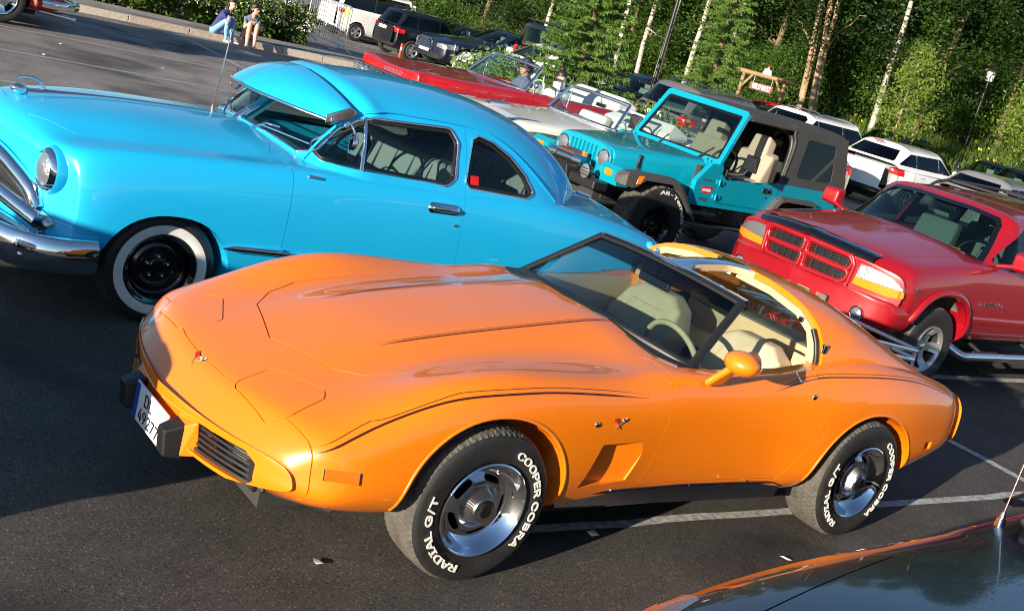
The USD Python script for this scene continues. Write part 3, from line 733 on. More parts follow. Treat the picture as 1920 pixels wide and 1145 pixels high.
    # nose and wing badges (crossed flags)
    def badge(o, x, z, sc):
        x, z = np.asarray(x, float), np.asarray(z, float); n = np.cross(x, z); o = np.asarray(o, float)
        W = lambda a, b, h=.003: o + sc*(x*a + z*b) + n*h
        out = {'chrome': [], 'letter_red': [], 'plate_white': [], 'letter_black': []}
        for sg in (-1, 1):
            out['chrome'].append(tube([W(-.25*sg, -.45), W(.55*sg, .42)], .03*sc, 6))
        for i in range(3):
            for j in range(2):
                c = [W(.15+.17*i, .05+.17*j+.06*i), W(.32+.17*i, .05+.17*j+.06*i+.06), W(.32+.17*i, .22+.17*j+.06*i+.06), W(.15+.17*i, .22+.17*j+.06*i)]
                out['plate_white' if (i+j) % 2 else 'letter_black'].append((np.array(c), np.array([[0, 1, 2], [0, 2, 3]])))
        c = [W(-.15, .05), W(-.66, .23), W(-.66, .57), W(-.15, .39)]
        out['letter_red'].append((np.array(c), np.array([[0, 2, 1], [0, 3, 2]])))
        return out
    q, n = on_top(L, [(-.90, 0.0)])
    nn = n[0]; xx = np.array([0, -1.0, 0]); zz = np.cross(nn, xx)
    b = badge(q[0], xx, zz, .062)
    root = None
    for k, v in b.items(): put(car, 'nose_badge', v, M[k], 30)
    for s in (-1, 1):
        q, n = on_side(L, [(.63, .685), (.50, .685)], s)
        b = badge(q[0] + n[0]*.001, np.array([1.0*(-s), 0, 0]) if s < 0 else np.array([-1.0, 0, 0]), np.array([0, 0, 1.0]), .052)
        for k, v in b.items(): put(car, 'wing_badge', v, M[k], 30)
        put(car, 'wing_lock', sph(q[1], .014, 14, (1, .5, 1)), M['chrome'], 60)
        q, n = on_side(L, [(1.935, .80)], s); put(car, 'door_lock', sph(q[0], .016, 14, (1, .5, 1)), M['chrome'], 60)
        fq, fn = on_top(L, [(1.83, s*.752), (1.95, s*.748), (1.955, s*.795), (1.835, s*.792)]); fr = [tuple(p) for p in fq + fn*.003]
        put(car, 'door_handle', [tube(np.array(fr + fr[:1]), .004, 6)], M['chrome'], 60)
        put(car, 'handle_flap', patch(*[np.array(p) - np.array([0, 0, .001]) for p in fr], n=2, th=.003), O, 30)
    # pinstripes: two dark lines, thin and thick
    def stripe(fn, pts, w):
        p = spline_line(pts, 14); q, n = fn(p); t = np.linspace(0, 1, len(q)); wv = w*np.clip(np.minimum(t, 1-t)*10, .15, 1)
        return ribbon(q, n, wv, .0016)
    for s in (-1, 1):
        f = lambda p: on_side(L, p, s)
        a = [(-.77, .555), (-.63, .625), (-.37, .735), (-.13, .795), (.13, .812), (.43, .808), (.80, .785)]
        put(car, 'pinstripe', stripe(f, a, .009), M['stripe_dark'], 60)
        put(car, 'pinstripe', stripe(f, [(x, z+.016) for x, z in a], .003), M['stripe_dark'], 60)
        a = [(1.66, .815), (1.86, .868), (2.08, .895), (2.4, .905), (2.75, .885), (3.05, .835), (3.3, .77)]
        put(car, 'pinstripe', stripe(f, a, .007), M['stripe_dark'], 60)
        put(car, 'pinstripe', stripe(f, [(x, z+.013) for x, z in a], .003), M['stripe_dark'], 60)
        g = lambda p: on_top(L, p)
        a = [(-.26, s*.275), (.0, s*.285), (.4, s*.29), (.7, s*.285), (1.1, s*.275)]
        put(car, 'pinstripe', stripe(g, a, .008), M['stripe_dark'], 60)
        put(car, 'pinstripe', stripe(g, [(x, y-.014*s) for x, y in a], .003), M['stripe_dark'], 60)
    # ---- windscreen
    bl, bc, br = np.array([1.17, -.68, .88]), np.array([.97, 0, .955]), np.array([1.17, .68, .88])
    hl, hc, hr = np.array([1.545, -.545, 1.16]), np.array([1.515, 0, 1.185]), np.array([1.545, .545, 1.16])
    def curve(a, c, b, m=17):
        t = np.linspace(-1, 1, m)[:, None]; return c*(1-t**2) + a*(t*(t-1)/2 + t**2/2 - t**2/2*0) * 0 + (a*(1-t)/2 + b*(1+t)/2)*t**2 + (a*(1-t)/2 + b*(1+t)/2 - (a+b)/2)*(1-t**2)
    base, head = curve(bl, bc, br), curve(hl, hc, hr)
    v = np.linspace(0, 1, 9)[:, None, None]; G = base[None]*(1-v) + head[None]*v
    nrm = np.array([-.6, 0, .8])
    def pane(G, th):
        a, b = G, G - nrm*th; n0, n1 = G.shape[:2]
        F = grid_faces(n0, n1); return np.vstack([a.reshape(-1, 3), b.reshape(-1, 3)]), np.vstack([F, F[:, ::-1] + n0*n1])
    put(car, 'windscreen', pane(G[:7], .005), M['glass_clear'], 60)
    put(car, 'windscreen_tint', pane(G[6:], .005), M['glass_dark'], 60)
    left = np.linspace(bl, hl, 8); right = np.linspace(br, hr, 8)
    fr = put(car, 'windscreen_frame', [tube(left + np.array([0, .012, 0]), .022, 8), tube(right - np.array([0, .012, 0]), .020, 8), tube(head + np.array([-.012, 0, -.004]), .013, 8)], M['black_trim'], 60)
    put(car, 'header_trim', [tube(head + np.array([.034, 0, .008]), (.009, .034), 8, flat=(.35, 0, .93))], M['chrome'], 60)
    put(car, 'header_lining', tube(head + np.array([.035, 0, -.012]), .022, 8), M['black_trim'], 60)
    put(car, 'cowl_seal', tube(base + np.array([.0, 0, -.008]), .024, 8), M['black_trim'], 60)
    put(car, 'wiper_well', skin_layer(L, prism(poly([(.932, -.21), (.972, -.26), (1.012, -.60), (1.06, -.685), (1.2, -.69), (1.1, -.4), (1.03, 0), (1.1, .4), (1.2, .69), (1.06, .685), (1.012, .60), (.972, .26), (.932, .21), (.907, 0)]), 'z', .7, 1.1), lo=-.012, hi=.006), M['black_trim'], 40)
    # ---- hoop, buttresses, T bar
    def gs(x, rows): return [(x, y, z) for y, z in rows]
    hoop = [gs(2.045, [(.735,.84),(.725,.95),(.685,1.05),(.59,1.135),(.42,1.195),(.2,1.222),(0,1.228)]),
            gs(2.20, [(.74,.84),(.735,.95),(.70,1.05),(.605,1.135),(.43,1.195),(.2,1.22),(0,1.226)]),
            gs(2.40, [(.74,.84),(.735,.94),(.70,1.035),(.605,1.108),(.43,1.155),(.2,1.175),(0,1.18)]),
            gs(2.65, [(.735,.84),(.725,.92),(.685,.99),(.60,1.035),(.45,1.06),(.2,1.07),(0,1.07)]),
            gs(2.90, [(.725,.83),(.71,.885),(.665,.925),(.59,.945),(.45,.955),(.2,.955),(0,.955)]),
            gs(3.12, [(.70,.80),(.685,.84),(.64,.862),(.57,.868),(.44,.868),(.2,.866),(0,.866)]),
            gs(3.18, [(.68,.79),(.66,.82),(.62,.835),(.55,.84),(.44,.84),(.2,.838),(0,.838)])]
    H = Loft(hoop, 7, 6); hs = H.solid()
    inner = poly([(-.655, .7), (-.64, .98), (-.60, 1.06), (-.50, 1.12), (-.3, 1.158), (0, 1.168), (.3, 1.158), (.50, 1.12), (.60, 1.06), (.64, .98), (.655, .7)])
    hs = hs - prism(inner, 'x', 1.9, 2.42)
    hs = hs - prism(poly([(-.50, .7), (-.49, 1.06), (-.40, 1.3), (.40, 1.3), (.49, 1.06), (.50, .7)]), 'x', 2.40, 3.4)
    put(car, 'roof_hoop', hs, O, 40)
    fr2 = poly([(-.69, .86), (-.675, .98), (-.63, 1.075), (-.52, 1.145), (-.3, 1.187), (0, 1.197), (.3, 1.187), (.52, 1.145), (.63, 1.075), (.675, .98), (.69, .86)])
    put(car, 'hoop_lining', prism(fr2.difference(inner.buffer(-.008)), 'x', 2.025, 2.052) , M['tan_vinyl'], 30)
    for s in (-1, 1):
        put(car, 'door_seal', tube([(2.03, s*.712, .87), (2.022, s*.70, .96), (2.02, s*.672, 1.03), (2.02, s*.63, 1.085)], .013, 8), M['black_trim'], 60)
        put(car, 'roof_latch', rbox(2.01, 2.03, *sorted((s*.53, s*.565)), 1.09, 1.12, .006), M['chrome'], 40)
        put(car, 'belt_guide', rbox(2.035, 2.065, *sorted((s*.70, s*.722)), .985, 1.035, .006), M['chrome'], 40)
    tb = np.array([(1.52, 0, 1.178), (1.66, 0, 1.205), (1.85, 0, 1.222), (2.06, 0, 1.222)])
    tbs = spline_line(tb, 5)
    wv = np.interp(tbs[:, 0], [1.50, 1.57, 1.66, 1.95, 2.03, 2.07], [.20, .12, .065, .065, .12, .19])
    G2 = np.stack([np.stack([tbs[:, 0], wv*a, tbs[:, 2] + .010 - .012*abs(a)**2], 1) for a in np.linspace(-1, 1, 9)], 1)
    lo = G2.copy(); lo[..., 2] -= .035; n0, n1 = G2.shape[:2]; F = grid_faces(n0, n1)
    put(car, 'roof_bar', (G2.reshape(-1, 3), F), M['chrome'], 60)
    side = [np.stack([G2[:, j], lo[:, j]], 1).reshape(-1, 3) for j in (0, n1-1)]
    put(car, 'roof_bar_lining', [(lo.reshape(-1, 3), F[:, ::-1]), (side[0], grid_faces(n0, 2)), (side[1], grid_faces(n0, 2, True))], M['tan_vinyl'], 40)
    for s in (-1, 1):
        for x in (1.68, 1.93): put(car, 'bar_catch', rbox(x-.02, x+.02, *sorted((s*.055, s*.075)), 1.165, 1.195, .005), M['chrome'], 40)
    # rear window and shelf
    put(car, 'rear_window', patch((2.40, -.56, .90), (2.40, .56, .90), (2.30, .47, 1.15), (2.30, -.47, 1.15), 6, 0.0, .005), M['glass_clear'], 40)
    put(car, 'headliner', prism(inner.buffer(.004).difference(inner.buffer(-.006)), 'x', 2.04, 2.41), M['tan_vinyl'], 30)
    put(car, 'luggage_well', bx(1.995, 2.63, -.56, .56, .60, .872) - bx(1.9, 2.62, -.55, .55, .61, 1.0), M['tan_vinyl'], 30)
    for s in (-1, 1): put(car, 'rear_bulkhead', rbox(2.045, 2.06, *sorted((s*.545, s*.69)), .33, .93, .004), M['tan_vinyl'], 30)
    put(car, 'rear_bulkhead', rbox(2.04, 2.055, -.55, .55, .33, .61, .004), M['tan_vinyl'], 30)
    put(car, 'rear_shelf', [bx(2.40, 2.62, -.56, .56, .60, .885)], M['tan_vinyl'], 30)
    # ---- cockpit
    lin = M['tan_vinyl']
    put(car, 'cockpit_floor', [bx(1.05, 2.06, -.66, .66, .315, .33)], M['dark_carpet'], 30)
    for s in (-1, 1):
        put(car, 'door_panel', hull_pts([(1.10, s*.662, .40), (2.03, s*.662, .40), (1.16, s*.685, .855), (1.40, s*.685, .842), (1.85, s*.69, .86), (2.04, s*.685, .89)], .012), lin, 30)
        put(car, 'armrest', rbox(1.35, 1.85, *sorted((s*.60, s*.66)), .62, .67, .02), lin, 40)
    put(car, 'dashboard', [hull_pts([(1.05, -.64, .70), (1.05, .64, .70), (1.04, -.64, .865), (1.04, .64, .865), (1.24, -.64, .85), (1.24, .64, .85), (1.30, -.64, .74), (1.30, .64, .74), (1.25, -.64, .6), (1.25, .64, .6)], .015)], M['dash_dark'], 40)
    put(car, 'dash_top', patch((1.12, -.63, .889), (1.00, 0, .905), (1.10, 0, .900), (1.20, -.63, .882), 4, 0, .006), M['tan_vinyl'], 40)
    put(car, 'dash_top', patch((1.00, 0, .905), (1.12, .63, .889), (1.20, .63, .882), (1.10, 0, .900), 4, 0, .006), M['tan_vinyl'], 40)
    put(car, 'console', [rbox(1.1, 2.0, -.14, .14, .33, .58, .03)], M['dash_dark'], 40)
    for y in (-.37, .37):
        cu = [rbox(1.34, 1.86, y-.25, y+.25, .36, .52, .06, 20), ]
        back = hull_pts([(1.78, y-.20, .50), (1.78, y+.20, .50), (1.92, y-.20, .50), (1.92, y+.20, .50), (1.86, y-.215, .72), (1.86, y+.215, .72), (2.00, y-.20, .72), (2.0, y+.20, .72), (1.925, y-.175, .845), (1.925, y+.175, .845), (2.01, y-.16, .845), (2.01, y+.16, .845), (1.955, y-.11, .885), (1.955, y+.11, .885), (2.01, y-.1, .885), (2.01, y+.1, .885)], .045, 24)
        pad = hull_pts([(1.757, y-.12, .56), (1.757, y+.12, .56), (1.835, y-.135, .72), (1.835, y+.135, .72), (1.885, y-.11, .815), (1.885, y+.11, .815), (1.9, y-.1, .7), (1.9, y+.1, .7)], .03, 20)
        sp = put(car, 'seat', [cu[0], back], M['tan_leather'], 50)
        put(sp, 'seat_insert', [pad, rbox(1.40, 1.82, y-.13, y+.13, .50, .535, .03)], M['tan_leather'], 50)
        for o in (-.155, .155):
            put(sp, 'seat_seam', tube([(1.735, y+o, .56), (1.80, y+o, .69), (1.865, y+o*.95, .80), (1.905, y+o*.7, .87)], .006, 6), M['tan_vinyl'], 60)
    th = np.linspace(0, 2*np.pi, 41)[:-1]
    c = np.array([1.36, -.37, .80]); ax = np.array([-.30, 0, .95])
    e1 = np.array([0, 1.0, 0]); e2 = np.cross(np.array([.93, 0, .36]), e1); e2 /= np.linalg.norm(e2)
    rim = c + .19*(np.cos(th)[:, None]*e1 + np.sin(th)[:, None]*e2)
    sw = put(car, 'steering_wheel', tube(rim, .015, 10, closed=True), M['tan_leather'], 60)
    for a in (0.3, math.pi-.3, -math.pi/2): put(sw, 'spoke', tube([c + np.array([-.02, 0, 0]), c + .18*(math.cos(a)*e1 + math.sin(a)*e2)], .012, 6), M['brushed'], 60)
    put(sw, 'column', cyl(c, c + np.array([-.22, 0, -.10]), .03), M['dash_dark'], 50)
    # inner mirror, outer mirror
    put(car, 'inner_mirror', [rbox(1.47, 1.495, -.115, .115, 1.055, 1.11, .012), cyl((1.485, 0, 1.10), (1.50, 0, 1.16), .008)], M['black_trim'], 40)
    for s in (-1,):
        mp = put(car, 'door_mirror', [sph((1.20, s*.915, 1.0), .075, 32, (1.0, 1.15, .72)), hull_pts([(1.16, s*.80, .862), (1.24, s*.795, .865), (1.18, s*.885, .965), (1.21, s*.885, .965)], .018, 16)], O, 60)
        put(mp, 'mirror_glass', cyl((1.262, s*.915, 1.0), (1.268, s*.915, 1.0), .055, seg=28), M['mirror_face'], 40)
    # luggage rack on the tail
    rk = []
    for yy in (-.42, -.21, 0, .21, .42): rk.append(tube(spline_line([(2.72, yy, .93), (3.0, yy, .905), (3.3, yy, .865)], 4), .007, 6))
    loop = [(2.70, -.47, .945), (3.28, -.47, .88), (3.36, -.42, .872), (3.36, .42, .872), (3.28, .47, .88), (2.70, .47, .945), (2.66, .42, .95), (2.66, -.42, .95)]
    rk.append(tube(np.array(loop), .011, 8, closed=True)); rk.append(tube(np.array([(x, y, z+.055) for x, y, z in loop]), .011, 8, closed=True))
    put(car, 'luggage_rack', rk, M['chrome'], 60)
    for x, y, z in [(2.70, -.45, .945), (2.70, .45, .945), (3.0, -.47, .91), (3.0, .47, .91), (3.32, -.45, .876), (3.32, .45, .876), (3.36, 0, .872)]:
        put(car, 'rack_post', cyl((x, y, z-.09), (x, y, z+.055), .010, seg=10), M['chrome'], 50)
    # tail lamps
    for y in (-.46, -.29, .29, .46): put(car, 'tail_light', mlathe_x((3.575-.22*y*y, y, .62), .065), M['red_lens'], 40)
    W = rally_wheel()
    wheel(car, W, 0, -.757, .335, 0.0, roll=.55); wheel(car, W, 0, .757, .335)
    wheel(car, W, 2.489, -.765, .335, 0.0, roll=.72); wheel(car, W, 2.489, .765, .335)
    return car
def mlathe_x(c, r): return cyl(c, (c[0]+.02, c[1], c[2]), r, seg=28)
def lathe_arch(cx, cz, r, y0, y1, n=28):
    th = np.linspace(.12, np.pi-.12, n); a = []
    for y in (y0, y1): a.append(np.stack([cx - r*np.cos(th), np.full(n, y), cz + r*np.sin(th)], 1))
    G = np.stack(a, 1); c = np.array([[cx, y0, cz]])
    V = np.vstack([G.reshape(-1, 3), c]); k = np.arange(n-1)
    F = np.vstack([grid_faces(n, 2), np.stack([k*2, np.full(n-1, 2*n), (k+1)*2], 1)])
    return V, F
build_orange()
# ---------------------------------------------------------------- blue coupe of about 1950
def build_blue():
    car = thing('coupe', 'bright blue rounded vintage coupe with sun visor and whitewall tyres', 'car', (-.30, 2.783, 0), -.006)
    B = M['paint_blue']; CH = M['chrome']
    xn = lambda y: -.82 + .38*y*y
    nose = lambda off, r: [(xn(y)+off, y, z) for y, z in r]
    st = lambda x, r: [(x, y, z) for y, z in r]
    ring = [(.55,.36),(.74,.40),(.80,.54),(.80,.72),(.73,.86),(.52,.895),(.28,.92),(0,.93)]
    net = [nose(0, [(y*.02, .38+(z-.36)*.93) for y, z in ring]), nose(0, [(y*.55, .37+(z-.36)*.96) for y, z in ring]), nose(.005, ring),
        [(-.72+.25*y*y, y, z) for y, z in [(.62,.33),(.825,.385),(.88,.55),(.882,.75),(.81,.91),(.60,.94),(.36,1.0),(0,1.02)]],
        st(-.42, [(.75,.31),(.875,.37),(.915,.58),(.908,.80),(.83,.955),(.64,.955),(.40,1.045),(0,1.065)]),
        st(-.1, [(.80,.29),(.885,.35),(.922,.60),(.916,.83),(.838,.985),(.66,.98),(.42,1.072),(0,1.092)]),
        st(.35, [(.80,.28),(.89,.34),(.926,.62),(.919,.85),(.85,.995),(.68,1.0),(.43,1.078),(0,1.105)]),
        st(.75, [(.80,.27),(.89,.34),(.926,.62),(.919,.85),(.865,.995),(.72,1.02),(.45,1.07),(0,1.10)]),
        st(1.3, [(.80,.27),(.89,.34),(.926,.62),(.919,.85),(.872,.99),(.72,1.01),(.45,1.02),(0,1.03)]),
        st(2.0, [(.80,.27),(.89,.34),(.926,.62),(.919,.85),(.872,.99),(.72,1.01),(.45,1.02),(0,1.03)]),
        st(2.6, [(.80,.27),(.89,.34),(.926,.62),(.917,.85),(.868,.985),(.72,1.01),(.45,1.04),(0,1.05)]),
        st(3.0, [(.80,.29),(.88,.36),(.916,.62),(.907,.84),(.845,.962),(.69,.985),(.42,1.035),(0,1.05)]),
        st(3.4, [(.78,.31),(.86,.38),(.896,.6),(.886,.8),(.815,.905),(.66,.93),(.4,.985),(0,1.0)]),
        st(3.72, [(.70,.34),(.81,.40),(.85,.58),(.842,.75),(.77,.842),(.62,.86),(.36,.90),(0,.915)]),
        st(3.92, [(.55,.38),(.68,.42),(.74,.56),(.735,.70),(.665,.775),(.52,.79),(.3,.81),(0,.82)]),
        st(3.98, [(.45,.42),(.58,.45),(.63,.56),(.62,.66),(.56,.715),(.44,.73),(.25,.745),(0,.75)]),
        st(3.985, [(.42,.44),(.54,.47),(.58,.56),(.57,.64),(.52,.69),(.4,.70),(.2,.72),(0,.72)])]
    L = Loft(net, 7, 7); S = L.solid()
    af = arch_poly(-.01, .25, .415, pw=2.3, rx=.385); ar = arch_poly(2.90, .25, .30, pw=2.3, rx=.40)
    S = S - both(af, .50, 1.1) - both(ar, .60, 1.1)
    xb = lambda y: .62 + .24*(y/.8)**2
    G0 = [(xb(y), y, z) for y, z in [(.80,.97),(.77,.99),(.66,1.02),(.50,1.045),(.26,1.07),(0,1.08)]]
    mk = lambda rows: [tuple(r) for r in rows]
    G2 = mk([(1.10,.865,.97),(1.115,.80,1.15),(1.15,.725,1.29),(1.13,.635,1.385),(1.08,.36,1.455),(1.06,0,1.475)])
    G1 = [tuple(.5*np.array(a)+.5*np.array(b)) for a, b in zip(G0, G2)]
    net2 = [G0, G1, G2, mk([(1.28,.868,.97),(1.28,.797,1.165),(1.28,.716,1.32),(1.25,.62,1.42),(1.23,.36,1.50),(1.2,0,1.52)]),
        st(1.5, [(.868,.97),(.795,1.17),(.712,1.335),(.60,1.442),(.36,1.52),(0,1.543)]),
        st(1.9, [(.868,.97),(.795,1.17),(.708,1.335),(.59,1.445),(.36,1.523),(0,1.548)]),
        st(2.25, [(.866,.97),(.79,1.165),(.697,1.315),(.575,1.425),(.35,1.497),(0,1.522)]),
        mk([(2.52,.86,.965),(2.54,.78,1.13),(2.56,.675,1.255),(2.58,.55,1.352),(2.6,.33,1.425),(2.6,0,1.45)]),
        mk([(2.70,.845,.955),(2.74,.75,1.07),(2.80,.635,1.165),(2.86,.51,1.235),(2.9,.31,1.29),(2.92,0,1.31)]),
        mk([(2.76,.83,.945),(2.84,.72,1.01),(2.95,.60,1.07),(3.05,.47,1.11),(3.15,.28,1.14),(3.2,0,1.15)]),
        mk([(2.79,.82,.93),(2.88,.70,.955),(3.01,.57,.99),(3.14,.44,1.01),(3.28,.26,1.03),(3.34,0,1.04)])]
    Gh = Loft(net2, 7, 7)
    shell = Gh.solid() - Gh.offset(-.035).solid()
    dwin = poly([(.80,1.085),(.83,1.055),(1.74,1.03),(1.805,1.08),(1.825,1.30),(1.77,1.372),(1.19,1.35),(1.10,1.315)], .05)
    qwin = poly([(1.885,1.07),(1.92,1.035),(2.40,1.02),(2.465,1.055),(2.38,1.165),(2.25,1.265),(2.10,1.335),(1.99,1.355),(1.94,1.33)], .02)
    def wsp(s): return poly([(s*.028,1.115),(s*.40,1.095),(s*.60,1.062),(s*.665,1.09),(s*.64,1.25),(s*.585,1.35),(s*.35,1.41),(s*.028,1.425)], .02)
    rwin = poly([(-.42,1.16),(.42,1.16),(.36,1.33),(-.36,1.33)], .05)
    cuts = {'side_window': [(prism(dwin, 'y', .5, 1.1), prism(dwin.buffer(.003), 'y', .5, 1.1)), (prism(dwin, 'y', -1.1, -.5),)*2, (prism(qwin, 'y', .5, 1.1),)*2, (prism(qwin, 'y', -1.1, -.5),)*2],
            'windscreen': [(prism(wsp(s), 'x', .4, 1.3),)*2 for s in (-1, 1)], 'rear_window': [(prism(rwin, 'x', 2.4, 3.4),)*2]}
    thin = Gh.offset(-.012).solid() - Gh.offset(-.016).solid()
    for k, lst in cuts.items():
        for c, c2 in lst:
            shell = shell - c
            put(car, k, thin ^ c, M['glass_clear'], 40)
    # cabin hollow
    cab = poly([(.95,-.78),(.95,.78),(2.70,.76),(2.95,.5),(2.95,-.5),(2.70,-.76)], .05)
    S = S - prism(cab, 'z', .40, 1.3)
    # door
    door = poly([(.655,.36),(.655,1.3),(1.882,1.3),(1.872,.80),(1.885,.62),(1.90,.36)])
    doors = []
    for s in (-1, 1):
        lo, hi = (.70, 1.1) if s > 0 else (-1.1, -.70)
        doors.append(S ^ prism(door, 'y', lo, hi)); S = S - prism(door.buffer(.0035), 'y', lo, hi)
    hood = poly([(-.72,0),(-.69,.35),(-.50,.585),(-.1,.635),(.35,.655),(.60,.64),(.66,.45),(.60,.2),(.57,0),(.60,-.2),(.66,-.45),(.60,-.64),(.35,-.655),(-.1,-.635),(-.50,-.585),(-.69,-.35)], .03)
    hm = S ^ prism(hood, 'z', .78, 1.3); S = S - prism(hood.buffer(.003), 'z', .78, 1.3)
    put(car, 'body', S, B, 30); put(car, 'bonnet', hm, B, 30)
    for d in doors: put(car, 'door', d, B, 30)
    slots = [LineString([(1.888, .95), (1.886, 1.39)]).buffer(.002), ]
    for sl in slots: shell = shell - both(sl, .55, 1.0)
    put(car, 'roof', shell, B, 35)
    put(car, 'headlining', Gh.offset(-.036).solid() - Gh.offset(-.045).solid() - sum_m([c for l in cuts.values() for c, _ in l]) - bx(.4, 3.5, -1, 1, .8, 1.0), M['grey_cloth'], 40)
    # trim round the windows
    for s in (-1, 1):
        for g in (dwin, qwin):
            p = np.asarray(g.exterior.coords)[:-1]; q, n = on_side(Gh, p, s)
            put(car, 'window_trim', tube(q + n*.001, (.007, .009), 6, closed=True), CH, 60)
            gi = g.buffer(-.016); p = np.asarray(gi.exterior.coords)[:-1]; q, n = on_side(Gh, p, s)
            put(car, 'window_rubber', tube(q - n*.010, .011, 6, closed=True), M['black_trim'], 60)
        q, n = on_side(Gh, [(1.11,1.045),(1.13,1.2),(1.145,1.345)], s)
        put(car, 'vent_post', tube(q + n*.002, .012, 6), CH, 60)
        dr, dn = on_side(Gh, spline_line([(.80,1.03),(.92,1.17),(1.04,1.295),(1.20,1.385),(1.5,1.402),(1.9,1.40),(2.15,1.355),(2.38,1.24),(2.55,1.12),(2.68,1.02)], 6), s)
        put(car, 'drip_rail', tube(dr + dn*.006, (.006, .010), 6), B, 60)
        # windscreen trim
        p = np.asarray(wsp(s).exterior.coords)[:-1]
        ws = []
        for y, z in p: ws.append(_ws_pt(Gh, y, z))
        ws = np.array(ws)
        put(car, 'screen_trim', tube(ws, .010, 6, closed=True), CH, 60)
        # side strip
        a = np.array([(.30,.512),(.36,.516),(.66,.516)]); q, n = on_side(L, a, s)
        put(car, 'strip_tip', tube(q + n*.008, np.array([.004, .020, .022]), 8), CH, 60)
        q, n = on_side(L, [(.41,.517),(.62,.516)], s)
        put(car, 'badge', tube(q + n*.012, (.016, .020), 4), M['black_gloss'], 30)
        put(car, 'badge_text', text3('CUSTOM', .020, (-s*-1.0 if s < 0 else -1, 0, 0), (0, 0, 1), (q[:, 0].mean(), q[0, 1] + s*.024, .508), .003, True, width=.15), M['letter_red'], 30)
        xs = np.linspace(.67, 3.5, 24); q, n = on_side(L, np.stack([xs, .515-.006*xs], 1), s)
        put(car, 'side_strip', tube(q + n*.005, (.010, .013), 8), CH, 60)
        # handles
        q, n = on_side(L, [(1.64,.895),(1.80,.893)], s)
        put(car, 'door_handle', hull_pts([q[0]+n[0]*.012, q[1]+n[1]*.012, (q[0]+q[1])/2+n[0]*.02], .019, 16), CH, 50)
        put(car, 'handle_recess', hull_pts([q[0]-[.008,0,0]-n[0]*.022, q[1]+[.008,0,0]-n[1]*.022], .042, 18), CH, 50)
        q, n = on_side(L, [(.755,.975),(.83,.972)], s); put(car, 'door_hinge', hull_pts(list(q+n*.004), .010, 10), CH, 50)
        q, n = on_side(L, [(1.83,.80)], s); put(car, 'door_lock', sph(q[0], .014, 12, (1.3, .6, .8)), CH, 50)
        # headlamps
        hl = np.array([-.635, s*.685, .785])
        put(car, 'headlight_rim', xf(lathe([(.086,-.026),(.098,-.036),(.112,-.024),(.122,-.004),(.124,.01)], 48, 'x'), hl, rz=-s*.12), CH, 60)
        put(car, 'headlight', xf(lathe([(0.001,-.055),(.03,-.054),(.06,-.047),(.088,-.029)], 48, 'x'), hl, rz=-s*.12), M['white_lens'], 60)
        put(car, 'headlight_housing', xf(lathe([(.115,-.004),(.125,-.010),(.132,.006),(.136,.05),(.130,.15),(.10,.32)], 48, 'x'), hl, rz=-s*.12), B, 60)
        # tail lamp bezel
        q, n = on_side(L, [(3.66,.80),(3.86,.765)], s); put(car, 'tail_light_bezel', hull_pts([q[0], q[1]], .035, 14), B, 50)
        put(car, 'boot_hinge', hull_pts(list(on_top(L, [(3.30,s*.30),(3.45,s*.28)])[0] + np.array([0,0,.012])), .012, 10), CH, 50)
        # mirror on the door edge
        c = np.array([.985, s*.885, 1.215])
        put(car, 'door_mirror', [xf(lathe([(.001,.030),(.03,.026),(.052,.012),(.060,-.004),(.056,-.012)], 36, 'x'), c, rz=s*.3), tube(spline_line([(.97,s*.79,1.30),(.96,s*.84,1.32),(.975,s*.88,1.29),(.985,s*.885,1.255)], 4), .007, 8), sph((.965,s*.80,1.295), .018, 12)], CH, 60)
        put(car, 'mirror_glass', xf(lathe([(.001,-.010),(.05,-.012)], 28, 'x'), c, rz=s*.3), M['mirror_face'], 30)
        # wipers
        put(car, 'wiper', [tube([_ws_pt(Gh, s*.18, 1.06, .02), _ws_pt(Gh, s*.30, 1.13, .03), _ws_pt(Gh, s*.40, 1.135, .03)], .007, 6), tube([_ws_pt(Gh, s*.28, 1.115, .022), _ws_pt(Gh, s*.62, 1.11, .022)], .006, 6), sph(_ws_pt(Gh, s*.18, 1.055, .01), .02, 12)], CH, 60)
    put(car, 'screen_post', tube([_ws_pt(Gh, 0, 1.09, .004), _ws_pt(Gh, 0, 1.25, .004), _ws_pt(Gh, 0, 1.44, .004)], .022, 8), CH, 60)
    # visor
    t = np.linspace(-1, 1, 33); w = np.linspace(0, 1, 9)
    fr = np.stack([.625+.29*t**2, .655*t, 1.325-.03*t**2 + .006*np.exp(-(t/.06)**2)], 1); re = np.stack([1.01+.055*t**2, .675*t, 1.498-.125*t**2 + .004*np.exp(-(t/.06)**2)], 1)
    V = fr[None]*(1-w)[:, None, None] + re[None]*w[:, None, None]; V[..., 2] += .030*(4*w*(1-w))[:, None]*(1-.2*t**2)[None]
    n0, n1 = V.shape[:2]; F = grid_faces(n0, n1); lo = V - np.array([-.003, 0, .010])
    put(car, 'sun_visor', [(V.reshape(-1, 3), F[:, ::-1]), (lo.reshape(-1, 3), F)], B, 50)
    put(car, 'visor_trim', tube(fr + np.array([-.004, 0, -.006]), .010, 8), CH, 60)
    put(car, 'visor_seam', tube(re + np.array([.004, 0, -.002]), .004, 6), M['black_trim'], 60)
    for s in (-1, 1):
        put(car, 'visor_bracket', hull_pts([(.90,s*.665,1.275),(.93,s*.668,1.325),(1.05,s*.688,1.325),(1.07,s*.69,1.365),(1.03,s*.69,1.385),(.90,s*.662,1.315)], .006, 8), M['brushed'], 40)
        for px, pz in ((.93,1.30),(1.04,1.355)): put(car, 'bracket_screw', sph((px, s*.682, pz), .010, 8), CH, 50)
    # bonnet spear and ornament
    xs = np.linspace(-.62, .56, 26); q, n = on_top(L, np.stack([xs, np.zeros(26)], 1))
    ww = np.interp(xs, [-.62, -.45, -.2, .56], [.055, .035, .02, .012])
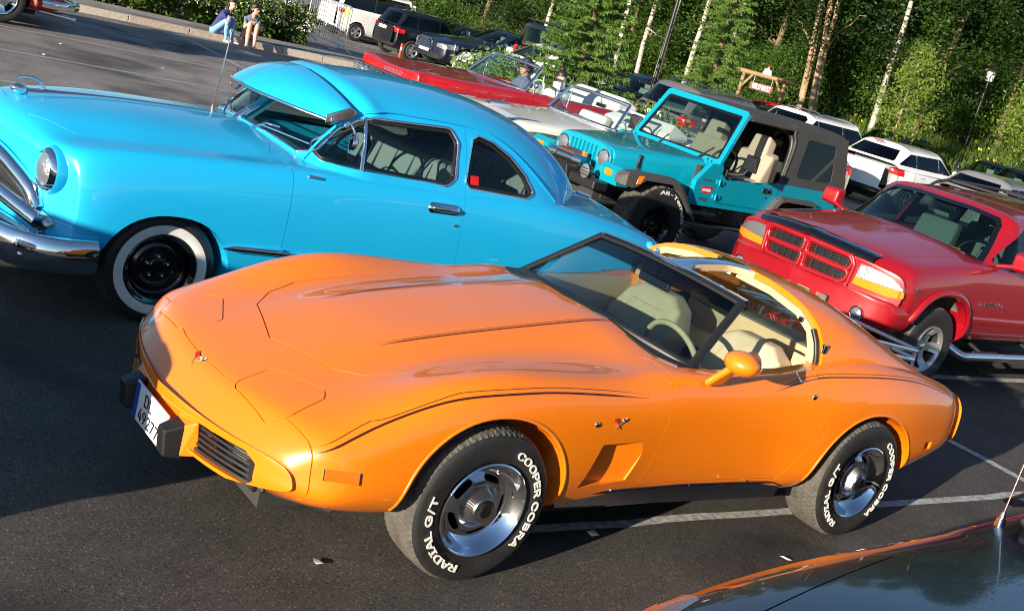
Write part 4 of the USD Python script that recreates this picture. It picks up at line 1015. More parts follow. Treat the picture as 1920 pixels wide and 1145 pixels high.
    put(car, 'bonnet_spear', tube(q + n*.004, ww*.6, 8), CH, 60)
    put(car, 'bonnet_ornament', [sph((-.665, 0, 1.065), .036, 24, (1.25, 1, .9)), hull_pts([(-.66,0,1.02),(-.60,0,1.045),(-.50,0,1.065)], .014, 12), tube(spline_line([(-.68,0,1.125),(-.62,0,1.14),(-.56,0,1.12),(-.53,0,1.085)], 4), .009, 8)], CH, 60)
    # front: grille bars, bumper
    def bar(pts, r, off):
        p = spline_line([(0, y, z) for y, z in pts], 5); p = np.concatenate([p[::-1]*[1, 1, 1], (p*[1, -1, 1])[1:]])
        p[:, 0] = xn(p[:, 1]) - off; return tube(p, r, 10, flat=(0, 0, 1))
    put(car, 'grille_surround', bar([(-.675,.56),(-.655,.61),(-.60,.665),(-.45,.73),(-.25,.775),(0,.79)], (.050,.045), .02), CH, 60)
    put(car, 'grille_bar', bar([(-.75,.515),(-.70,.53),(-.5,.575),(-.25,.60),(0,.605)], (.050,.055), .045), CH, 60)
    put(car, 'grille_bar', bar([(-.70,.425),(-.6,.44),(-.4,.455),(0,.46)], (.016,.03), .03), CH, 60)
    put(car, 'grille_spinner', sph((-.90, 0, .60), .13, 32, (.9, 1, 1)), CH, 60)
    put(car, 'grille_void', [bar([(-.60,.60),(-.4,.665),(0,.70)], (.05,.02), .004)], M['black_void'], 60)
    for s in (-1, 1):
        put(car, 'parking_light', hull_pts([(-.66,s*.69,.545),(-.60,s*.775,.52),(-.66,s*.70,.515),(-.62,s*.77,.505)], .018, 12), M['white_lens'], 50)
        put(car, 'grille_post', cyl((-.63,s*.725,.40), (-.63,s*.725,.52), .022, seg=12), CH, 50)
    put(car, 'bonnet_badge', [sph((xn(.1)+.01, -.12, .865), .02, 12), sph((xn(.2)+.01, .12, .865), .02, 12)], CH, 50)
    bp = spline_line([(-.40,-.93,.385),(-.55,-.935,.382),(-.72,-.88,.38),(-.84,-.70,.378),(-.92,-.40,.378),(-.945,0,.378)], 6)
    bp = np.concatenate([bp, (bp[::-1]*[1, -1, 1])[1:]])
    put(car, 'front_bumper', tube(bp + np.array([0, 0, .012]), (.098, .042), 16, flat=(0, 0, 1)), CH, 60)
    for y in (-.35, .35): put(car, 'bumper_guard', hull_pts([(-.99,y-.03,.30),(-.99,y+.03,.30),(-.97,y-.03,.50),(-.97,y+.03,.50),(-.93,y,.28)], .02, 12), CH, 50)
    put(car, 'bumper_bolt', [sph((-.765,-.885,.372), .018, 12)], CH, 50)
    rp = spline_line([(3.55,-.93,.42),(3.80,-.90,.42),(3.98,-.70,.42),(4.06,-.3,.42),(4.07,0,.42)], 5); rp = np.concatenate([rp, (rp[::-1]*[1, -1, 1])[1:]])
    put(car, 'rear_bumper', tube(rp, (.07, .03), 12, flat=(0, 0, 1)), CH, 60)
    # antenna
    a0 = on_top(L, [(.47, 0.0)])[0][0]
    put(car, 'aerial', [cyl(a0 + [0,0,-.01], a0 + [0,0,.05], .012, .007, seg=10), cyl(a0 + [0,0,.04], a0 + [.03,0,.52], .004, .003, seg=8), sph(a0 + [.03,0,.525], .007, 8)], CH, 50)
    # interior
    put(car, 'floor', bx(.95, 2.9, -.77, .77, .40, .43), M['dark_carpet'], 30)
    put(car, 'dashboard', hull_pts([(.80,-.76,.98),(.80,.76,.98),(.74,-.6,1.0),(.74,.6,1.0),(1.06,-.76,.97),(1.06,.76,.97),(1.10,-.76,.72),(1.10,.76,.72),(.95,-.76,.70),(.95,.76,.70)], .02), M['dash_dark'], 40)
    for x0, nm in ((1.35, 'front_seat'), (2.18, 'rear_seat')):
        put(car, nm, [rbox(x0, x0+.52, -.68, .68, .48, .68, .06, 16), hull_pts([(x0+.46,-.62,.62),(x0+.46,.62,.62),(x0+.60,-.62,.62),(x0+.60,.62,.62),(x0+.56,-.58,1.07),(x0+.56,.58,1.07),(x0+.66,-.58,1.07),(x0+.66,.58,1.07)], .05, 16)], M['grey_cloth'], 50)
        for y in (-.45, -.22, 0, .22, .45): put(car, 'seat_seam', tube([(x0+.405,y,.70),(x0+.46,y,.9),(x0+.515,y,1.08),(x0+.57,y,1.12)], .007, 6), M['dark_cloth'], 60)
    for s in (-1, 1): put(car, 'door_lining', hull_pts([(.98,s*.775,.5),(1.85,s*.775,.5),(.98,s*.80,.98),(1.85,s*.80,.98)], .012), M['grey_cloth'], 30)
    put(car, 'parcel_shelf', bx(2.80, 3.05, -.5, .5, .98, 1.0), M['grey_cloth'], 30)
    th = np.linspace(0, 2*np.pi, 37)[:-1]; c = np.array([1.24, -.38, 1.03]); e1 = np.array([0, 1.0, 0]); e2 = np.array([.45, 0, .89])
    sw = put(car, 'steering_wheel', tube(c + .205*(np.cos(th)[:, None]*e1 + np.sin(th)[:, None]*e2), .014, 8, closed=True), M['black_gloss'], 60)
    put(sw, 'spoke', [tube([c + .2*math.cos(a)*e1 + .2*math.sin(a)*e2, c, c - .2*math.cos(a)*e1 + .2*math.sin(-a)*e2], .010, 6) for a in (.2,)] + [cyl(c, c + [-.3,0,-.18], .025)], M['black_gloss'], 60)
    put(car, 'dash_figure', [cyl((.93,.15,.995), (.93,.15,1.03), .05, .04, 16), sph((.93,.15,1.06), .035, 14)], CH, 50)
    put(car, 'sticker', skin_layer(Gh.offset(-.012), prism(sbox(1.925,1.06,1.99,1.115), 'y', -1.1, -.5), .0, .002), M['letter_red'], 40)
    W = whitewall_wheel()
    wheel(car, W, 0, -.735, .325); wheel(car, W, 0, .735, .325); wheel(car, W, 2.896, -.72, .325); wheel(car, W, 2.896, .72, .325)
    put(car, 'chassis', bx(-.55, 3.7, -.5, .5, .22, .40), M['underbody'], 30)
    for s in (-1, 1): put(car, 'wheel_arch_liner', lathe_arch(-.01, .25, .44, s*.50, s*.72), M['underbody'], 40)
    return car
def sum_m(l):
    r = l[0]
    for x in l[1:]: r = r + x
    return r
def _ws_pt(Gh, y, z, lift=.0):
    """point of the windscreen surface at (y, z)"""
    G = Gh.G; nu, nv = G.shape[:2]; h = nv//2
    k = np.arange(h, nv) if y >= 0 else np.arange(0, h+1)
    sub = G[:nu//3, k].reshape(-1, 3); nn = Gh.N[:nu//3, k].reshape(-1, 3)
    d = (sub[:, 1]-y)**2 + (sub[:, 2]-z)**2; i = np.argsort(d)[:4]; w = 1/(d[i]+1e-6); w /= w.sum()
    p = (sub[i]*w[:, None]).sum(0); n = (nn[i]*w[:, None]).sum(0); n /= np.linalg.norm(n)
    return np.array([p[0], y, z]) + n*lift
build_blue()
# ---------------------------------------------------------------- teal off-roader
def build_teal():
    car = thing('off_roader', 'teal open off-roader with black soft top, winch and big tyres', 'car', (5.44, 5.255, -.067), 0, sc=1.03)
    T, K, F = M['paint_teal'], M['black_trim'], M['flare_plastic']
    # bonnet
    st = lambda x, r: [(x, y, z) for y, z in r]
    bn = Loft([st(.0, [(.43,.80),(.445,.95),(.44,1.05),(.41,1.10),(.30,1.125),(0,1.135)]), st(.03, [(.445,.80),(.46,.95),(.455,1.06),(.425,1.115),(.30,1.14),(0,1.15)]), st(.3, [(.49,.80),(.51,.97),(.505,1.085),(.47,1.145),(.32,1.165),(0,1.175)]),
               st(.7, [(.56,.80),(.585,1.0),(.58,1.115),(.54,1.175),(.36,1.19),(0,1.195)]), st(1.1, [(.63,.80),(.655,1.02),(.65,1.135),(.61,1.20),(.4,1.21),(0,1.215)]), st(1.14, [(.635,.80),(.66,1.02),(.655,1.135),(.615,1.20),(.4,1.21),(0,1.215)])], 6, 6)
    put(car, 'bonnet', bn.solid(), T, 35)
    # grille panel
    g = poly([(-.44,.80),(-.45,1.02),(-.40,1.10),(-.3,1.125),(0,1.135),(.3,1.125),(.40,1.10),(.45,1.02),(.44,.80)], .02)
    slots = [sbox(y-.017, .815, y+.017, 1.085).buffer(.006) for y in np.linspace(-.195, .195, 7)]
    gp = prism(g, 'x', -.03, .03)
    for s_ in slots: gp = gp - prism(s_, 'x', -.1, .1)
    put(car, 'grille_panel', gp, T, 30)
    put(car, 'grille_back', bx(.031, .04, -.25, .25, .80, 1.1), M['black_void'], 30)
    for s in (-1, 1):
        h = np.array([-.03, s*.335, 1.0])
        put(car, 'headlight_rim', xf(lathe([(.075,-.010),(.088,-.014),(.095,-.004),(.095,.02)], 36, 'x'), h), M['chrome'], 60)
        put(car, 'headlight', xf(lathe([(.001,-.022),(.04,-.019),(.078,-.008)], 36, 'x'), h), M['white_lens'], 60)
        lo = lambda a, b: sorted((s*a, s*b))
        fen = Polygon([(-.13,.80),(-.14,.94),(-.09,.985),(0,.99),(.56,.985),(.98,.70),(.93,.70),(.54,.93),(.12,.93),(-.02,.80)])
        put(car, 'front_wing', prism(fen, 'y', *lo(.44, .725)) + prism(Polygon([(-.13,.80),(-.14,.94),(-.09,.985),(.03,.985),(.03,.80)]), 'y', *lo(.44,.725)), T, 30)
        fl = [(-.16,.845),(-.165,.92),(-.10,.975),(.02,.992),(.56,.985),(.68,.935),(1.0,.585),(.965,.575),(.62,.875),(.52,.925),(.14,.925),(.04,.85),(-.02,.83)]
        fs = prism(poly(fl, .01), 'y', *lo(.715, .86)); fs = fs ^ hull_pts([(-.2,s*.715,1.0),(-.2,s*.715,.5),(1.05,s*.715,1.0),(1.05,s*.715,.5),(-.12,s*.845,.965),(-.1,s*.85,.5),(.6,s*.85,.955),(1.05,s*.85,.5)], .006)
        put(car, 'wheel_flare', fs, F, 40)
        rf = [(2.02,.68),(2.22,.95),(2.30,.992),(2.85,.992),(2.93,.95),(3.12,.68),(3.07,.68),(2.88,.92),(2.80,.945),(2.34,.945),(2.26,.92),(2.06,.68)]
        fs = prism(poly(rf, .008), 'y', *lo(.755, .86)); fs = fs ^ hull_pts([(2.0,s*.755,1.0),(2.0,s*.755,.6),(3.15,s*.755,1.0),(3.15,s*.755,.6),(2.28,s*.85,.96),(2.05,s*.85,.6),(2.87,s*.85,.96),(3.1,s*.85,.6)], .006)
        put(car, 'wheel_flare', fs, F, 40)
        put(car, 'turn_signal', rbox(-.152, -.13, *lo(.53, .63), .875, .94, .006), M['amber_bright'], 40)
        put(car, 'side_repeater', hull_pts([(.03,s*.845,.955),(.10,s*.848,.955),(.07,s*.852,.885),(.02,s*.852,.875)], .008), M['amber_bright'], 40)
        put(car, 'bonnet_catch', [rbox(.28, .315, *lo(.50,.53), 1.03, 1.12, .008), rbox(.272, .322, *lo(.505,.53), .985, 1.035, .006)], K, 40)
        put(car, 'wheel_arch_liner', hull_pts([(.55,s*.70,.93),(.93,s*.70,.70),(.90,s*.70,.5),(.55,s*.48,.93),(.93,s*.48,.70),(.90,s*.48,.5)], .01), M['wheelwell'], 40)
        # tub side, door
        tub = Polygon([(.93,.745),(.93,1.0),(1.10,1.20),(1.26,1.205),(1.30,1.12),(3.44,1.12),(3.455,.85),(3.42,.745)])
        arch = Polygon([(2.06,.6),(2.06,.68),(2.26,.92),(2.34,.945),(2.80,.945),(2.88,.92),(3.07,.68),(3.07,.6)])
        door = poly([(1.31,.80),(1.265,.86),(1.27,1.03),(1.30,1.3),(2.245,1.3),(2.24,1.0),(2.22,.87),(2.15,.80)], .03)
        sidep = prism(tub.difference(arch).difference(door.buffer(.006)), 'y', *lo(.70, .765))
        put(car, 'tub_side', sidep, T, 30)
        dp = prism(door.intersection(Polygon([(1.2,.7),(1.2,1.155),(1.36,1.06),(1.42,1.055),(2.3,1.12),(2.3,.7)])), 'y', *lo(.71, .768))
        d = put(car, 'door', dp, T, 30)
        put(car, 'door_handle', rbox(1.98, 2.12, *lo(.765,.777), .985, 1.045, .006), K, 40)
        put(car, 'handle_plate', rbox(2.06, 2.11, *lo(.775,.782), .995, 1.035, .004), M['chrome'], 40)
        put(car, 'door_lock', sph((2.06, s*.768, .945), .012, 10), K, 40)
        for z in (.86, 1.02): put(car, 'door_hinge', [rbox(1.22, 1.34, *lo(.765,.782), z-.02, z+.02, .005), cyl((1.26,s*.785,z-.03),(1.26,s*.785,z+.03),.012,seg=10)], T, 40)
        put(car, 'door_lining', bx(1.3, 2.22, *lo(.69,.71), .80, 1.08), M['dark_cloth'], 30)
        put(car, 'rocker', prism(Polygon([(.93,.745),(.95,.60),(2.06,.565),(2.06,.745)]), 'y', *lo(.68,.745)), M['black_gloss'], 30)
        for x in (1.2, 1.45, 1.7, 1.95): put(car, 'rocker_bolt', sph((x, s*.746, .69), .010, 8), M['chrome'], 40)
        # decals
        xd = 1 if s < 0 else -1
        put(car, 'decal', prism(poly([(1.02,.955),(1.21,.955),(1.185,.895),(1.16,.882),(1.07,.882),(1.045,.895)]), 'y', *lo(.7655,.7672)), M['letter_red'], 20)
        put(car, 'decal_text', text3('WARN', .030, (xd,0,0), (0,0,1), (1.115, s*.7675, .902), .0012, True, width=.125), M['letter_white'], 20)
        put(car, 'badge_text', text3('Jeep', .045, (xd,0,0), (0,0,1), (1.09, s*.7655, .80), .0015), M['steel_dark'], 20)
        put(car, 'badge_text', text3('WRANGLER', .022, (xd,0,0), (0,0,1), (1.12, s*.7655, 1.01), .0012, width=.2), M['steel_dark'], 20)
        put(car, 'filler_cap', cyl((3.33,s*.76,1.02),(3.33,s*.772,1.02),.055,seg=24), K, 40)
        put(car, 'tail_light', rbox(3.455,3.50,*lo(.66,.75),.85,.97,.008), M['red_lens'], 40)
        # mirror
        put(car, 'door_mirror', [hull_pts([(1.48,s*.86,1.22),(1.48,s*1.02,1.22),(1.48,s*.86,1.37),(1.48,s*1.02,1.37),(1.44,s*.88,1.24),(1.44,s*1.0,1.35)], .012), tube([(1.35,s*.77,1.13),(1.40,s*.83,1.14),(1.45,s*.90,1.17),(1.46,s*.93,1.23)], .012, 8), rbox(1.32,1.38,*lo(.765,.785),1.09,1.17,.006)], K, 40)
        # windscreen frame side
        put(car, 'antenna_base', sph((1.15, .62*s, 1.225), .012, 8), K, 40)
    # windscreen frame: plane from (1.26, z1.13) to (1.56, z1.76)
    def wp(y, t): return np.array([1.255+.31*t, y, 1.17+.60*t])
    fo = poly([(-.725,-.06),(-.64,1.0),(-.60,1.03),(.60,1.03),(.64,1.0),(.725,-.06)], .02); fi = poly([(-.655,.10),(-.585,.93),(.585,.93),(.655,.10)], .04)
    def tilt(m, off=0):
        v, f, _ = arrs(m); w = np.stack([1.255+.31*v[:, 1]+v[:, 2]*-.89, v[:, 0], 1.17+.60*v[:, 1]+v[:, 2]*.46], 1); return w, f
    put(car, 'windscreen_frame', tilt(prism(fo.difference(fi), 'z', -.025, .018)), T, 30)
    put(car, 'screen_seal', tilt(prism(fi.buffer(.004).difference(fi.buffer(-.035)), 'z', .0, .010)), M['black_gloss'], 30)
    put(car, 'windscreen', tilt(prism(fi.buffer(-.03), 'z', .002, .006)), M['glass_clear'], 30)
    for s in (-1, 1): put(car, 'wiper', [tube([wp(s*.15+.1, -.02)+[-.04,0,.02], wp(s*.15+.18, .10)+[-.04,0,.02], wp(s*.15+.26, .27)+[-.035,0,.02]] if False else [wp(-.05-.35*(s<0), -.02)+[-.05,0,.02], wp(-.18-.35*(s<0)+.35*(s>0)*0, .26)+[-.04,0,.02]], .012, 6), tube([wp(-.05-.35*(s<0)+.3*(s>0), -.03)+[-.04,0,.02], wp(-.13-.35*(s<0)+.3*(s>0), .22)+[-.035,0,.02]], .010, 6)][1 if s > 0 else 0], K, 40)
    put(car, 'cowl', hull_pts([(1.12,-.63,1.195),(1.12,.63,1.195),(1.27,-.70,1.15),(1.27,.70,1.15),(1.12,-.66,1.05),(1.12,.66,1.05),(1.25,-.72,1.05),(1.25,.72,1.05)], .012), T, 40)
    for y in np.linspace(-.5, .5, 12): put(car, 'cowl_rivet', sph((1.19, y, 1.20), .008, 6), T, 40)
    # rest of the tub
    put(car, 'tub_floor', [bx(1.0, 3.4, -.70, .70, .745, .79), bx(3.38, 3.44, -.70, .70, .745, 1.12), bx(1.0, 1.06, -.70, .70, .745, 1.15)], M['dark_carpet'], 30)
    for s in (-1, 1): put(car, 'inner_arch', bx(2.15, 3.0, *sorted((s*.45, s*.70)), .78, 1.0), M['dark_carpet'], 30)
    # soft top
    rl = lambda x, h, w: [(x, w*.0+a*w, h-b) for a, b in [(1.0,.075),(1.0,.035),(.955,.008),(.8,-.008),(.4,-.018),(0,-.022)]]
    tp = Loft([rl(1.575,1.775,.635), rl(1.60,1.785,.645), rl(1.8,1.79,.65), rl(2.2,1.775,.655), rl(2.35,1.79,.66), rl(2.6,1.785,.66), rl(3.0,1.785,.66), rl(3.25,1.775,.655), rl(3.33,1.745,.64), rl(3.335,1.74,.63)], 5, 5)
    put(car, 'soft_top', tp.solid(), M['soft_top'], 50)
    for s in (-1, 1):
        lo = lambda a, b: sorted((s*a, s*b))
        sp_ = Polygon([(2.26,1.115),(2.36,1.45),(2.37,1.66),(2.30,1.745),(3.32,1.745),(3.44,1.115)])
        win = poly([(2.50,1.215),(2.60,1.655),(3.12,1.645),(3.15,1.22)], .05)
        strap = LineString([(2.80,1.20),(3.14,1.50)]).buffer(.022)
        def lean(m):
            v, f, _ = arrs(m); z = v[:, 2]; v = v.copy(); v[:, 1] -= s*np.clip((z-1.115)/.65, 0, 1)*.095; return v, f
        put(car, 'side_curtain', lean(prism(sp_.difference(win), 'y', *lo(.735,.752))), M['soft_top'], 30)
        put(car, 'curtain_window', lean(prism(win.buffer(.004), 'y', *lo(.742,.745))), M['glass_soft'], 30)
        put(car, 'curtain_strap', lean(prism(strap.intersection(win), 'y', *lo(.736,.75))), M['soft_top'], 30)
        ed = np.array([(2.27,s*.745,1.12),(2.36,s*.70,1.45),(2.37,s*.675,1.62),(2.33,s*.665,1.71),(2.2,s*.655,1.72),(1.62,s*.645,1.72)])
        put(car, 'curtain_piping', tube(spline_line(ed, 5), .014, 6), M['soft_top'], 60)
        put(car, 'roll_bar', tube(spline_line([(2.42,s*.60,.85),(2.42,s*.60,1.5),(2.42,s*.52,1.66),(2.42,0,1.68)], 5), .035, 8), K, 60)
    rear = Polygon([(-.745,1.115),(-.65,1.745),(.65,1.745),(.745,1.115)])
    def rlean(m):
        v, f, _ = arrs(m); v = v.copy(); v[:, 0] -= np.clip((v[:, 2]-1.115)/.63, 0, 1)*.115; return v, f
    rwn = poly([(-.52,1.25),(-.46,1.62),(.46,1.62),(.52,1.25)], .04)
    put(car, 'rear_curtain', rlean(prism(rear.difference(rwn), 'x', 3.425, 3.44)), M['soft_top'], 30)
    put(car, 'rear_window', rlean(prism(rwn, 'x', 3.43, 3.434)), M['glass_soft'], 30)
    # seats, wheel, dash
    for y in (-.36, .36):
        put(car, 'seat', [rbox(1.72, 2.2, y-.24, y+.24, .90, 1.08, .05, 14), hull_pts([(2.10,y-.20,1.05),(2.10,y+.20,1.05),(2.22,y-.20,1.05),(2.22,y+.20,1.05),(2.20,y-.21,1.34),(2.20,y+.21,1.34),(2.29,y-.19,1.36),(2.29,y+.19,1.36)], .04, 14), hull_pts([(2.19,y-.11,1.38),(2.19,y+.11,1.38),(2.27,y-.11,1.38),(2.22,y-.09,1.54),(2.22,y+.09,1.54),(2.29,y+.1,1.50),(2.29,y-.1,1.50)], .035, 14)], M['beige_cloth'], 50)
    put(car, 'seat_pad', hull_pts([(2.085,-.45,1.10),(2.085,-.29,1.10),(2.135,-.45,1.26),(2.135,-.29,1.26)], .018), K, 40)
    put(car, 'dashboard', rbox(1.30, 1.50, -.69, .69, .92, 1.16, .03), M['dash_dark'], 40)
    th = np.linspace(0, 2*np.pi, 33)[:-1]; c = np.array([1.66,-.37,1.16]); e2 = np.array([.4,0,.92])
    put(car, 'steering_wheel', [tube(c + .19*(np.cos(th)[:, None]*np.array([0,1.,0])+np.sin(th)[:, None]*e2), .016, 8, closed=True), cyl(c, c+[-.2,0,-.08], .03)], K, 60)
    put(car, 'inner_mirror', [rbox(1.50,1.52,-.11,.11,1.58,1.64,.01)], K, 40)
    # bumper, winch, lamps
    put(car, 'front_bumper', [rbox(-.32, -.12, -.62, .62, .70, .80, .02), hull_pts([(-.34,-.22,.70),(-.34,.22,.70),(-.36,-.20,.84),(-.36,.20,.84),(-.16,-.24,.70),(-.16,.24,.70),(-.16,-.22,.84),(-.16,.22,.84)], .015)], K, 40)
    wn = put(car, 'winch', [cyl((-.20,-.13,.90),(-.20,.13,.90),.062,seg=20)], M['brushed'], 40)
    put(wn, 'winch_motor', [cyl((-.20,-.28,.90),(-.20,-.14,.90),.072,seg=20)], M['chrome'], 40)
    put(wn, 'winch_gearbox', cyl((-.20,.14,.90),(-.20,.26,.90),.066,seg=20), M['chrome'], 40)
    put(wn, 'winch_cover', hull_pts([(-.26,-.13,.965),(-.26,.13,.965),(-.12,-.13,.985),(-.12,.13,.985),(-.1,-.13,.93),(-.1,.13,.93)], .014), F, 40)
    put(wn, 'winch_label', rbox(-.24,-.16,.0,.07,.992,1.0,.002), M['letter_red'], 30)
    put(wn, 'winch_tag', rbox(-.15,-.10,-.17,-.12,.94,1.0,.004), M['amber_bright'], 30)
    for s in (-1, 1):
        c = np.array([-.30, s*.44, .855])
        put(car, 'fog_light', xf(lathe([(.001,.06),(.05,.055),(.075,.02),(.08,-.02),(.076,-.03)], 28, 'x'), c), K, 50)
        put(car, 'fog_lens', xf(lathe([(.001,-.034),(.05,-.030),(.074,-.022)], 28, 'x'), c), M['white_lens'], 50)
        for z in (-.03, 0, .03): put(car, 'fog_guard', tube([c+[-.04,-.07,z], c+[-.045,0,z], c+[-.04,.07,z]], .005, 6), K, 50)
        put(car, 'tow_hook', tube(spline_line([(-.12,s*.36,.82),(-.26,s*.36,.83),(-.30,s*.36,.86),(-.26,s*.36,.89)], 4), .014, 8), K, 50)
    put(car, 'number_plate', rbox(-.345,-.335,.06,.58,.63,.74,.003), M['plate_white'], 30)
    put(car, 'plate_text', text3('EL 45', .06, (0,-1,0), (0,0,1), (-.3465,.34,.655), .0015), M['letter_black'], 20)
    put(car, 'chassis', [bx(-.1, 3.4, -.40, .40, .50, .745), bx(.0, 1.0, -.42, .42, .6, .9)], M['underbody'], 30)
    for x in (.46, 2.78): put(car, 'axle', [cyl((x,-.7,.47),(x,.7,.47),.05), sph((x,.12,.47),.14,16)], M['steel_dark'], 50)
    put(car, 'transfer_case', rbox(1.35, 1.75, -.3, .2, .38, .55, .04), M['zinc'], 40)
    put(car, 'exhaust', tube([(.9,-.45,.50),(1.6,-.48,.48),(2.3,-.5,.50)], .03, 8), M['zinc'], 50)
    W = alloy_wheel(.415, .27, .195, 8, (.35,.86), .55, 'black_gloss', 'cross', .05, 'All-Terrain T/A', 'black_gloss', True, .0, .036)
    for x in (.46, 2.78):
        for s in (-1, 1): wheel(car, W, x, s*.70, .48, roll=.2*x)
    return car
build_teal()
# ---------------------------------------------------------------- dark red estate 4x4
def build_red_suv():
    car = thing('suv', 'dark red estate SUV with black bonnet guard, facing the orange car', 'car', (6.177, 2.036, 0), .018)
    R, K = M['paint_red'], M['black_trim']
    xn = lambda y: -.885 + .27*y*y
    nose = lambda o, r: [(xn(y)+o, y, z) for y, z in r]
    st = lambda x, r: [(x, y, z) for y, z in r]
    ring = [(.6,.66),(.80,.67),(.855,.80),(.83,.945),(.66,.99),(.36,1.03),(0,1.035)]
    net = [nose(0, [(y*.02, .68+(z-.66)*.9) for y, z in ring]), nose(0, [(y*.55, .67+(z-.66)*.95) for y, z in ring]), nose(.005, ring), nose(.012, ring),
        nose(.09, [(.62,.60),(.84,.62),(.888,.80),(.858,.985),(.70,1.04),(.40,1.075),(0,1.085)]),
        st(-.48, [(.70,.50),(.87,.54),(.912,.79),(.872,1.02),(.71,1.085),(.43,1.13),(0,1.145)]),
        st(-.05, [(.74,.44),(.885,.50),(.918,.80),(.88,1.055),(.73,1.125),(.46,1.185),(0,1.205)]),
        st(.35, [(.74,.42),(.885,.5),(.912,.80),(.88,1.09),(.75,1.155),(.48,1.225),(0,1.25)]),
        st(.65, [(.74,.42),(.885,.5),(.912,.80),(.88,1.10),(.76,1.15),(.5,1.19),(0,1.2)]),
        st(1.5, [(.74,.42),(.885,.5),(.912,.80),(.88,1.105),(.78,1.13),(.5,1.13),(0,1.13)]),
        st(2.6, [(.74,.44),(.885,.5),(.912,.80),(.88,1.11),(.78,1.13),(.5,1.13),(0,1.13)]),
        st(3.6, [(.72,.48),(.87,.54),(.90,.80),(.87,1.11),(.78,1.13),(.5,1.13),(0,1.13)]),
        st(3.92, [(.62,.55),(.76,.60),(.80,.80),(.79,1.05),(.7,1.09),(.45,1.10),(0,1.10)]), st(3.95, [(.6,.57),(.72,.62),(.76,.80),(.75,1.03),(.66,1.07),(.43,1.08),(0,1.08)])]
    L = Loft(net, 7, 7); S = L.solid()
    af = arch_poly(-.02, .38, .485, pw=2.4, rx=.465); ar = arch_poly(2.944, .38, .45, pw=2.4, rx=.45)
    S = S - both(af, .5, 1.1) - both(ar, .55, 1.1)
    gy = [(poly([(.038,.905),(.038,.985),(.405,.972),(.438,.945),(.425,.893)], .012)), poly([(.038,.775),(.038,.862),(.428,.850),(.418,.80),(.38,.775)], .012)]
    holes = [g for g in gy] + [affinity.scale(g, -1, 1, origin=(0, 0)) for g in gy]
    for g in holes: S = S - prism(g, 'x', -1.1, -.78)
    xb = lambda y: .30 + .30*(y/.8)**2
    sec = [(.885,1.07),(.86,1.13),(.80,1.27),(.735,1.42),(.655,1.52),(.36,1.575),(0,1.59)]
    G0 = [(xb(y)+(.10 if y > .8 else 0), y, z) for y, z in [(.872,1.07),(.83,1.09),(.72,1.12),(.60,1.145),(.45,1.17),(.24,1.20),(0,1.21)]]
    G2 = [(.98,.885,1.07),(.99,.862,1.13),(1.02,.80,1.28),(1.04,.72,1.44),(1.03,.635,1.535),(1.0,.36,1.575),(.98,0,1.585)]
    G1 = [tuple(.5*np.array(a)+.5*np.array(b)) for a, b in zip(G0, G2)]
    net2 = [G0, G1, G2, st(1.18, [(.885,1.07),(.863,1.13),(.80,1.29),(.725,1.46),(.63,1.565),(.36,1.605),(0,1.615)]), st(1.8, [(.885,1.07),(.865,1.13),(.80,1.30),(.72,1.49),(.62,1.60),(.36,1.64),(0,1.65)]),
        st(2.8, [(.885,1.07),(.865,1.13),(.80,1.31),(.715,1.50),(.61,1.615),(.36,1.66),(0,1.67)]), st(3.5, [(.87,1.07),(.85,1.13),(.785,1.31),(.70,1.50),(.60,1.61),(.35,1.655),(0,1.665)]),
        [(3.84,.82,1.07),(3.83,.80,1.13),(3.80,.74,1.30),(3.76,.66,1.48),(3.70,.57,1.58),(3.7,.33,1.62),(3.7,0,1.63)], [(3.92,.80,1.06),(3.91,.78,1.12),(3.88,.71,1.29),(3.84,.63,1.46),(3.80,.53,1.55),(3.80,.3,1.59),(3.80,0,1.60)]]
    Gh = Loft(net2, 7, 6); shell = Gh.solid() - Gh.offset(-.045).solid()
    w1 = poly([(.70,1.15),(1.03,1.15),(1.60,1.145),(1.62,1.52),(1.22,1.50),(1.12,1.455)], .03)
    w2 = poly([(1.72,1.145),(2.58,1.145),(2.56,1.545),(1.73,1.53)], .03); w3 = poly([(2.70,1.15),(3.62,1.15),(3.50,1.54),(2.68,1.55)], .03)
    ws = poly([(-.735,1.135),(-.4,1.185),(0,1.20),(.4,1.185),(.735,1.135),(.62,1.48),(.56,1.535),(.3,1.56),(-.3,1.56),(-.56,1.535),(-.62,1.48)], .02)
    rw = poly([(-.62,1.15),(.62,1.15),(.52,1.54),(-.52,1.54)], .04)
    thin = Gh.offset(-.006).solid() - Gh.offset(-.010).solid()
    cuts = []
    for nm, g, ax, lo, hi in [('side_window', w, 'y', a, b) for w in (w1, w2, w3) for a, b in ((.5, 1.1), (-1.1, -.5))] + [('windscreen', ws, 'x', .2, 1.5), ('rear_window', rw, 'x', 3.6, 4.1)]:
        c = prism(g, ax, lo, hi); cuts.append(c); shell = shell - c
        put(car, nm, thin ^ c, M['glass_tint' if nm != 'rear_window' else 'glass_dark'], 40)
    # rubber border of the windscreen
    put(car, 'screen_seal', skin_layer(Gh, prism(ws.buffer(.012).difference(ws.buffer(-.022)), 'x', .2, 1.5), -.008, .002), M['black_gloss'], 40)
    cab = poly([(.72,-.80),(.72,.80),(3.8,.76),(3.8,-.76)], .05)
    S = S - prism(cab, 'z', .60, 1.5)
    door = poly([(.40,.50),(.42,.62),(.415,1.4),(1.66,1.4),(1.66,.50)]); door2 = poly([(1.68,.50),(1.68,1.4),(2.63,1.4),(2.63,.95),(2.44,.62),(2.42,.50)])
    doors = []
    for s in (-1, 1):
        lo, hi = (.60, 1.1) if s > 0 else (-1.1, -.60)
        for d in (door, door2):
            doors.append(S ^ prism(d, 'y', lo, hi)); S = S - prism(d.buffer(.0045), 'y', lo, hi)
